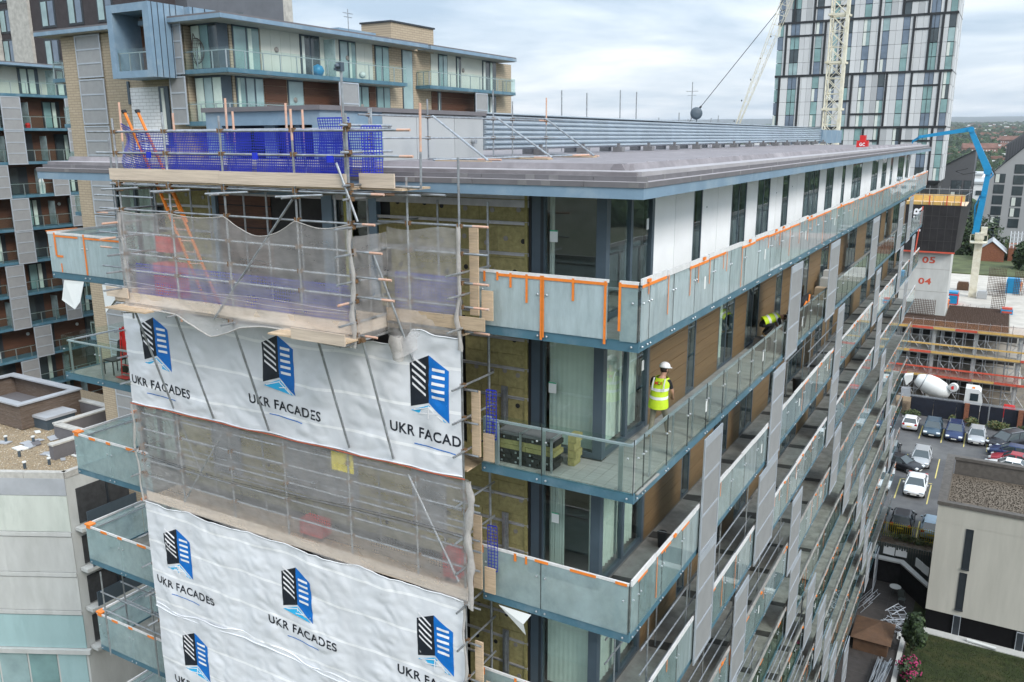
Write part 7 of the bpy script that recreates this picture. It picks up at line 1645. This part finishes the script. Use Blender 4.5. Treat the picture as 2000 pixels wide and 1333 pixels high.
for i, (y, k, m, lab) in enumerate(((32.9,3,PAPER,'white surfboard shaped board standing on a timber balcony'),(32.6,1,RED,'red pot on a high timber balcony of the left wing'),(33.9,5,BLACK,'dark chair shape on a balcony of the left wing'))):
    z = LF_[k]+.24; b = MB()
    if i == 0: b.prism([(0,0),(.5,0),(.55,.8),(.4,1.4),(.15,1.45),(0,1.2)], (-72.5,y,z), (0,1,0), (0,0,1), (.05,0,0))
    else: b.lathe((-72.5,y,z), [(.2,0),(.25,.3),(.15,.45 if i == 1 else .9)], 10)
    props(b.build('leaning_board' if i == 0 else 'flower_pot' if i == 1 else 'garden_chair', m), lab, 'board' if i == 0 else 'pot' if i == 1 else 'chair')
# high dark and pale towers behind
def backblock(label, x0, x1, y, z1, m, wins_, cat='building', d=16, stripe=None):
    t = thing('city_block', label, cat, (x0, y, -37)); b = MB(); b.box(x0, x1, y, y+d, -37, z1); b.build('wall', m, t)
    for x, z, w_, h in wins_:
        f = MB(); f.box(x-.3, x+w_+.3, y-.05, y-.001, z-.25, z+h+.25); wo = f.build('window', FRAMED, t); g = MB(); g.box(x, x+w_*.42, y-.1, y-.051, z, z+h); g.build('pane', TG[3], wo); g = MB(); g.box(x+w_*.58, x+w_, y-.1, y-.051, z, z+h); g.build('pane', TG[1], wo)
    return t
PB_ = mat('pale_brick', (.47,.46,.43), .9, 0, .15, 1.5, .3); DB_ = mat('charcoal_brick', (.045,.038,.042), .9, 0, .12, 1.5, .2)
backblock('charcoal brick block with paired tall windows at the top left', -106.0, -84.5, 55, 32, DB_, [(x, z, 2.5, 2.9) for z in (17.9, 13.2, 22.6) for x in (-103.6, -98.0, -92.2)])
backblock('pale brick pier of the block at the very left edge', -118, -113.5, 54.5, 32, PB_, []); backblock('pale brick band between the dark recess and the charcoal block', -110.3, -106.0, 54.6, 32, PB_, []); backblock('dark recessed strip between two pale brick piers', -113.5, -110.3, 55.2, 32, DB_, [(-113.2, z, 2.4, 2.6) for z in (14, 17.8, 21.6)])
backblock('distant slate block behind the zinc bay', -84.5, -82.4, 60, 22.5, mat('slate_block', (.11,.12,.14), .7, 0, .08, .6), []); backblock('pale brick stair tower left of the open sky', -86.4, -83.6, 63, 24, PB_, [])
leafy('small_tree', 'small roof terrace tree against the sky', 'tree', (-86.0, 66, 18.0), (1.0, 1.0, 1.3), 420, [LF[2], LF[1]], .16, (.6,.05), seed=91, clumps=12)
b = MB(); b.box(-84, -79.5, 66, 66.04, 18.2, 19.2); props(b.build('glass_balustrade', GLASSC), 'glass balustrade on a roof terrace behind the tan block', 'balustrade')
# ================================================ LOWER LEFT BLOCK
C = thing('gravel_roof_block', 'pale panelled block with gravel roof seen from above at the lower left', 'building', (-55, 22, -37))
A_, B2_ = Vector((-66.0, 8.2, 0)), Vector((-48.28, 17.36, 0)); dir_ = (B2_-A_).normalized(); nrm = Vector((dir_.y, -dir_.x, 0))
foot = [(-66, 8.2), (-48.28, 17.36), (-48.28, 26.9), (-57, 26.9), (-57, 31), (-80, 31), (-80, 8.2)]
b = MB(); b.prism(foot, (0,0,-36.9), (1,0,0), (0,1,0), (0,0,18.1)); b.build('wall', CONCG, C)
b = MB(); b.prism([(x*1.0, y) for x, y in foot], (0,0,-18.8), (1,0,0), (0,1,0), (0,0,.02)); b.build('roof_bed', mat('gravel_bed', (.36,.29,.19), .95, 0, .45, 9, .9, bscale=18, c2=(.17,.13,.09)), C)
random.seed(5); b = MB(); b2 = MB()
for i in range(16000):
    x = random.uniform(-72, -48.7); y = random.uniform(10, 26.5)
    if (Vector((x,y,0))-A_).dot(nrm) > -.4: continue
    s = random.uniform(.025, .07); m = b if random.random() < .75 else b2; z = -18.78
    m.quad((x-s,y,z),(x,y-s,z),(x+s*.3,y,z+s)); m.quad((x,y-s,z),(x+s,y,z),(x+s*.3,y,z+s)); m.quad((x+s,y,z),(x,y+s,z),(x+s*.3,y,z+s)); m.quad((x,y+s,z),(x-s,y,z),(x+s*.3,y,z+s))
b.build('gravel', mat('buff_stone', (.42,.33,.22), .9, 0, .3, 2), C, kind='stuff'); b2.build('gravel', mat('pale_stone', (.55,.50,.42), .9, 0, .2, 2), C, kind='stuff')
KER = mat('parapet_stone', (.50,.49,.46), .85, 0, .1, 3, .3, dirt=(.3,.29,.27), dscale=1)
def wallseg(p, q, z0, z1, m, nm, th=.4, out_=0, par=C):
    p = Vector((*p, 0)); q = Vector((*q, 0)); d = (q-p).normalized(); n_ = Vector((d.y, -d.x, 0)); b = MB(); c = (p+q)/2+n_*(out_-th/2); b.obox((c.x, c.y, (z0+z1)/2), (q-p)/2, n_*th/2, (0,0,(z1-z0)/2)); return b.build(nm, m, par)
n = 7
for i in range(n): p = A_.lerp(B2_, i/n); q = A_.lerp(B2_, (i+1)/n); wallseg((p.x,p.y), (q.x-.03*dir_.x,q.y-.03*dir_.y), -18.8, -18.38, KER, 'parapet', .45, .06)
for i in range(3): wallseg((-48.28,17.4+i*3.15), (-48.28,20.5+i*3.15), -18.8, -18.38, KER, 'parapet', .45, .06)
MINT = mat('mint_panel', (.60,.64,.59), .6, 0, .07, .8, dirt=(.43,.47,.43), dscale=1.0, stretch=(1,1,.25)); AQUA = mat('aqua_panel', (.36,.52,.53), .5, 0, .06, .6, dirt=(.28,.42,.43), dscale=1.0, stretch=(1,1,.25)); LEADP = mat('lead_band', (.40,.42,.45), .6, 0, .08, .7)
for i, (za, zb_, m) in enumerate(((-18.8,-20.05,LEADP),(-20.1,-22.75,MINT),(-23.2,-25.85,CONCG),(-26.3,-28.85,CONCG),(-29.3,-31.9,AQUA))):
    for j in range(4): p = A_.lerp(B2_, j/4); q = A_.lerp(B2_, (j+1)/4); wallseg((p.x,p.y), (q.x,q.y), zb_, za, m, 'facade_panel', .08, .075)
for z in (-22.98, -26.08, -29.08): wallseg((A_.x,A_.y), (B2_.x,B2_.y), z-.12, z+.16, CONCG, 'string_course', .12, .14)
wallseg((A_.x,A_.y), (B2_.x+.3,B2_.y+.15), -32.3, -31.95, CONCG, 'string_course', .3, .3)
for j in range(9):
    p = A_.lerp(B2_, j/9); q = A_.lerp(B2_, (j+1)/9-.008); wallseg((p.x,p.y), (q.x,q.y), -36.9, -32.35, (TG[3], TG[0], AQUA)[j % 3], 'ground_glazing', .05, .06)
for z0, z1 in ((-22.4,-19.8),(-25.5,-23.4),(-28.6,-26.5),(-31.7,-29.6)):
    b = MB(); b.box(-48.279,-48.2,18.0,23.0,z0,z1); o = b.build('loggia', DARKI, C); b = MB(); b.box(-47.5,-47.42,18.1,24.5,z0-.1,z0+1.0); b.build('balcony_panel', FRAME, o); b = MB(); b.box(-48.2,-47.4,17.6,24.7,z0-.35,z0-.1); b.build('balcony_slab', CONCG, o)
    b = MB(); b.box(-48.2,-48.12,20.2,20.35,z0,z1); b.box(-48.2,-48.12,24.0,25.2,z0,z1); b.build('window_post', FRAMED, o)
for x, y in ((-49,19),(-50.6,18.0)): b = MB(); b.tube((x,y,-36.9),(x,y,-32.3),.35,12); b.build('round_column', CONCG, C)
# roof features
WDD = mat('weathered_cladding', (.15,.11,.085), .85, 0, .2, 3, .2, stretch=(1,1,12), dirt=(.23,.2,.18))
wb = thing('timber_housing', 'open topped weathered timber housing with zinc rim on the gravel roof', 'roof housing', (-65, 25, -18.8))
for i in range(7): 
    z = -18.7+i*.29; b = MB(); b.box(-70.0,-60.5,21.6,21.72,z,z+.275); b.build('plank', WDD, wb); b = MB(); b.box(-60.5,-60.38,21.6,26.8,z,z+.275); b.build('plank', WDD, wb)
b = MB(); b.box(-70,-69.9,21.72,26.8,-18.7,-16.7); b.box(-70,-60.5,26.7,26.8,-18.7,-16.7); b.build('far_side', WDD, wb)
b = MB(); b.box(-69.9,-60.5,21.9,26.7,-18.7,-18.3); b.build('housing_floor', FELTD, wb)
for x0_,x1_,y0_,y1_ in ((-70.2,-60.2,21.4,22.1),(-70.2,-60.2,26.2,26.9),(-70.2,-69.5,22.1,26.2),(-60.9,-60.2,22.1,26.2)): b = MB(); b.box(x0_,x1_,y0_,y1_,-16.7,-16.58); b.build('zinc_rim', LEADP, wb)
t = thing('roof_hatch', 'grey hatch with pale lid beside the timber housing', 'roof hatch', (-59.5,24,-18.8)); b = MB(); b.box(-61.2,-58.6,22.6,25.0,-18.78,-17.9); b.build('curb', FRAME, t); b = MB(); b.box(-61.3,-58.5,22.5,25.1,-17.9,-17.7); b.build('lid', LEADP, t)
pw = thing('roof_parapet', 'weathered l shaped parapet along the gravel roof', 'wall', (-56,25,-18.8))
for x0_,x1_,y0_,y1_ in ((-63,-56.2,26.6,27.1),(-56.7,-56.2,22.0,26.6),(-56.2,-52.0,21.8,22.3),(-52.5,-52.0,19.0,21.8)): b = MB(); b.box(x0_,x1_,y0_,y1_,-18.8,-17.7); w_o = b.build('wall_length', FELTD, pw); b = MB(); b.box(x0_-.06,x1_+.06,y0_-.06,y1_+.06,-17.7,-17.58); b.build('coping', KER, w_o)
random.seed(3)
for i in range(26):
    x = random.uniform(-59,-50.5); y = random.uniform(19,22.5); s = random.uniform(.15,.6); b = MB(); b.obox((x,y,-18.7), (s,random.uniform(-.2,.2),0), (random.uniform(-.1,.1),s*.6,0), (0,0,random.uniform(.02,.06))); props(b.build('felt_scrap', LEADP if i % 3 == 0 else PAPER if i % 3 == 1 else FELTD), 'torn scrap of roofing felt on the gravel', 'scrap', 'scraps of felt and membrane on the gravel roof')
for i, (x, y) in enumerate(((-58.8,19.4),(-56.9,20.4),(-55.0,18.2),(-52.3,17.0),(-51.5,18.3))):
    t = thing('roof_vent', ['vent pipe on the gravel, farthest left','vent pipe near the rubble','vent pipe in the middle of the gravel','vent pipe near the front parapet','short vent by the felt scraps'][i], 'vent pipe', (x,y,-18.8)); b = MB(); b.tube((x,y,-18.8),(x,y,-18.3),.1,10); b.build('pipe', FRAME, t); b = MB(); b.tube((x,y,-18.3),(x,y,-18.22),.14,10); b.build('cap', PAPER, t)
# ================================================ AIR
hz = MB(); hz.box(-15800, 15800, -600, 20500, -41, 330)
hm_ = bpy.data.materials.new('haze'); hm_.use_nodes = True; t_ = hm_.node_tree; t_.nodes.clear(); o_ = t_.nodes.new('ShaderNodeOutputMaterial'); pv = t_.nodes.new('ShaderNodeVolumePrincipled'); pv.inputs['Color'].default_value = (.82,.88,.95,1); pv.inputs['Density'].default_value = .00006; pv.inputs['Anisotropy'].default_value = .2; t_.links.new(pv.outputs[0], o_.inputs['Volume'])
hzo = hz.build('haze', hm_, kind='stuff'); hzo['kind'] = 'stuff'
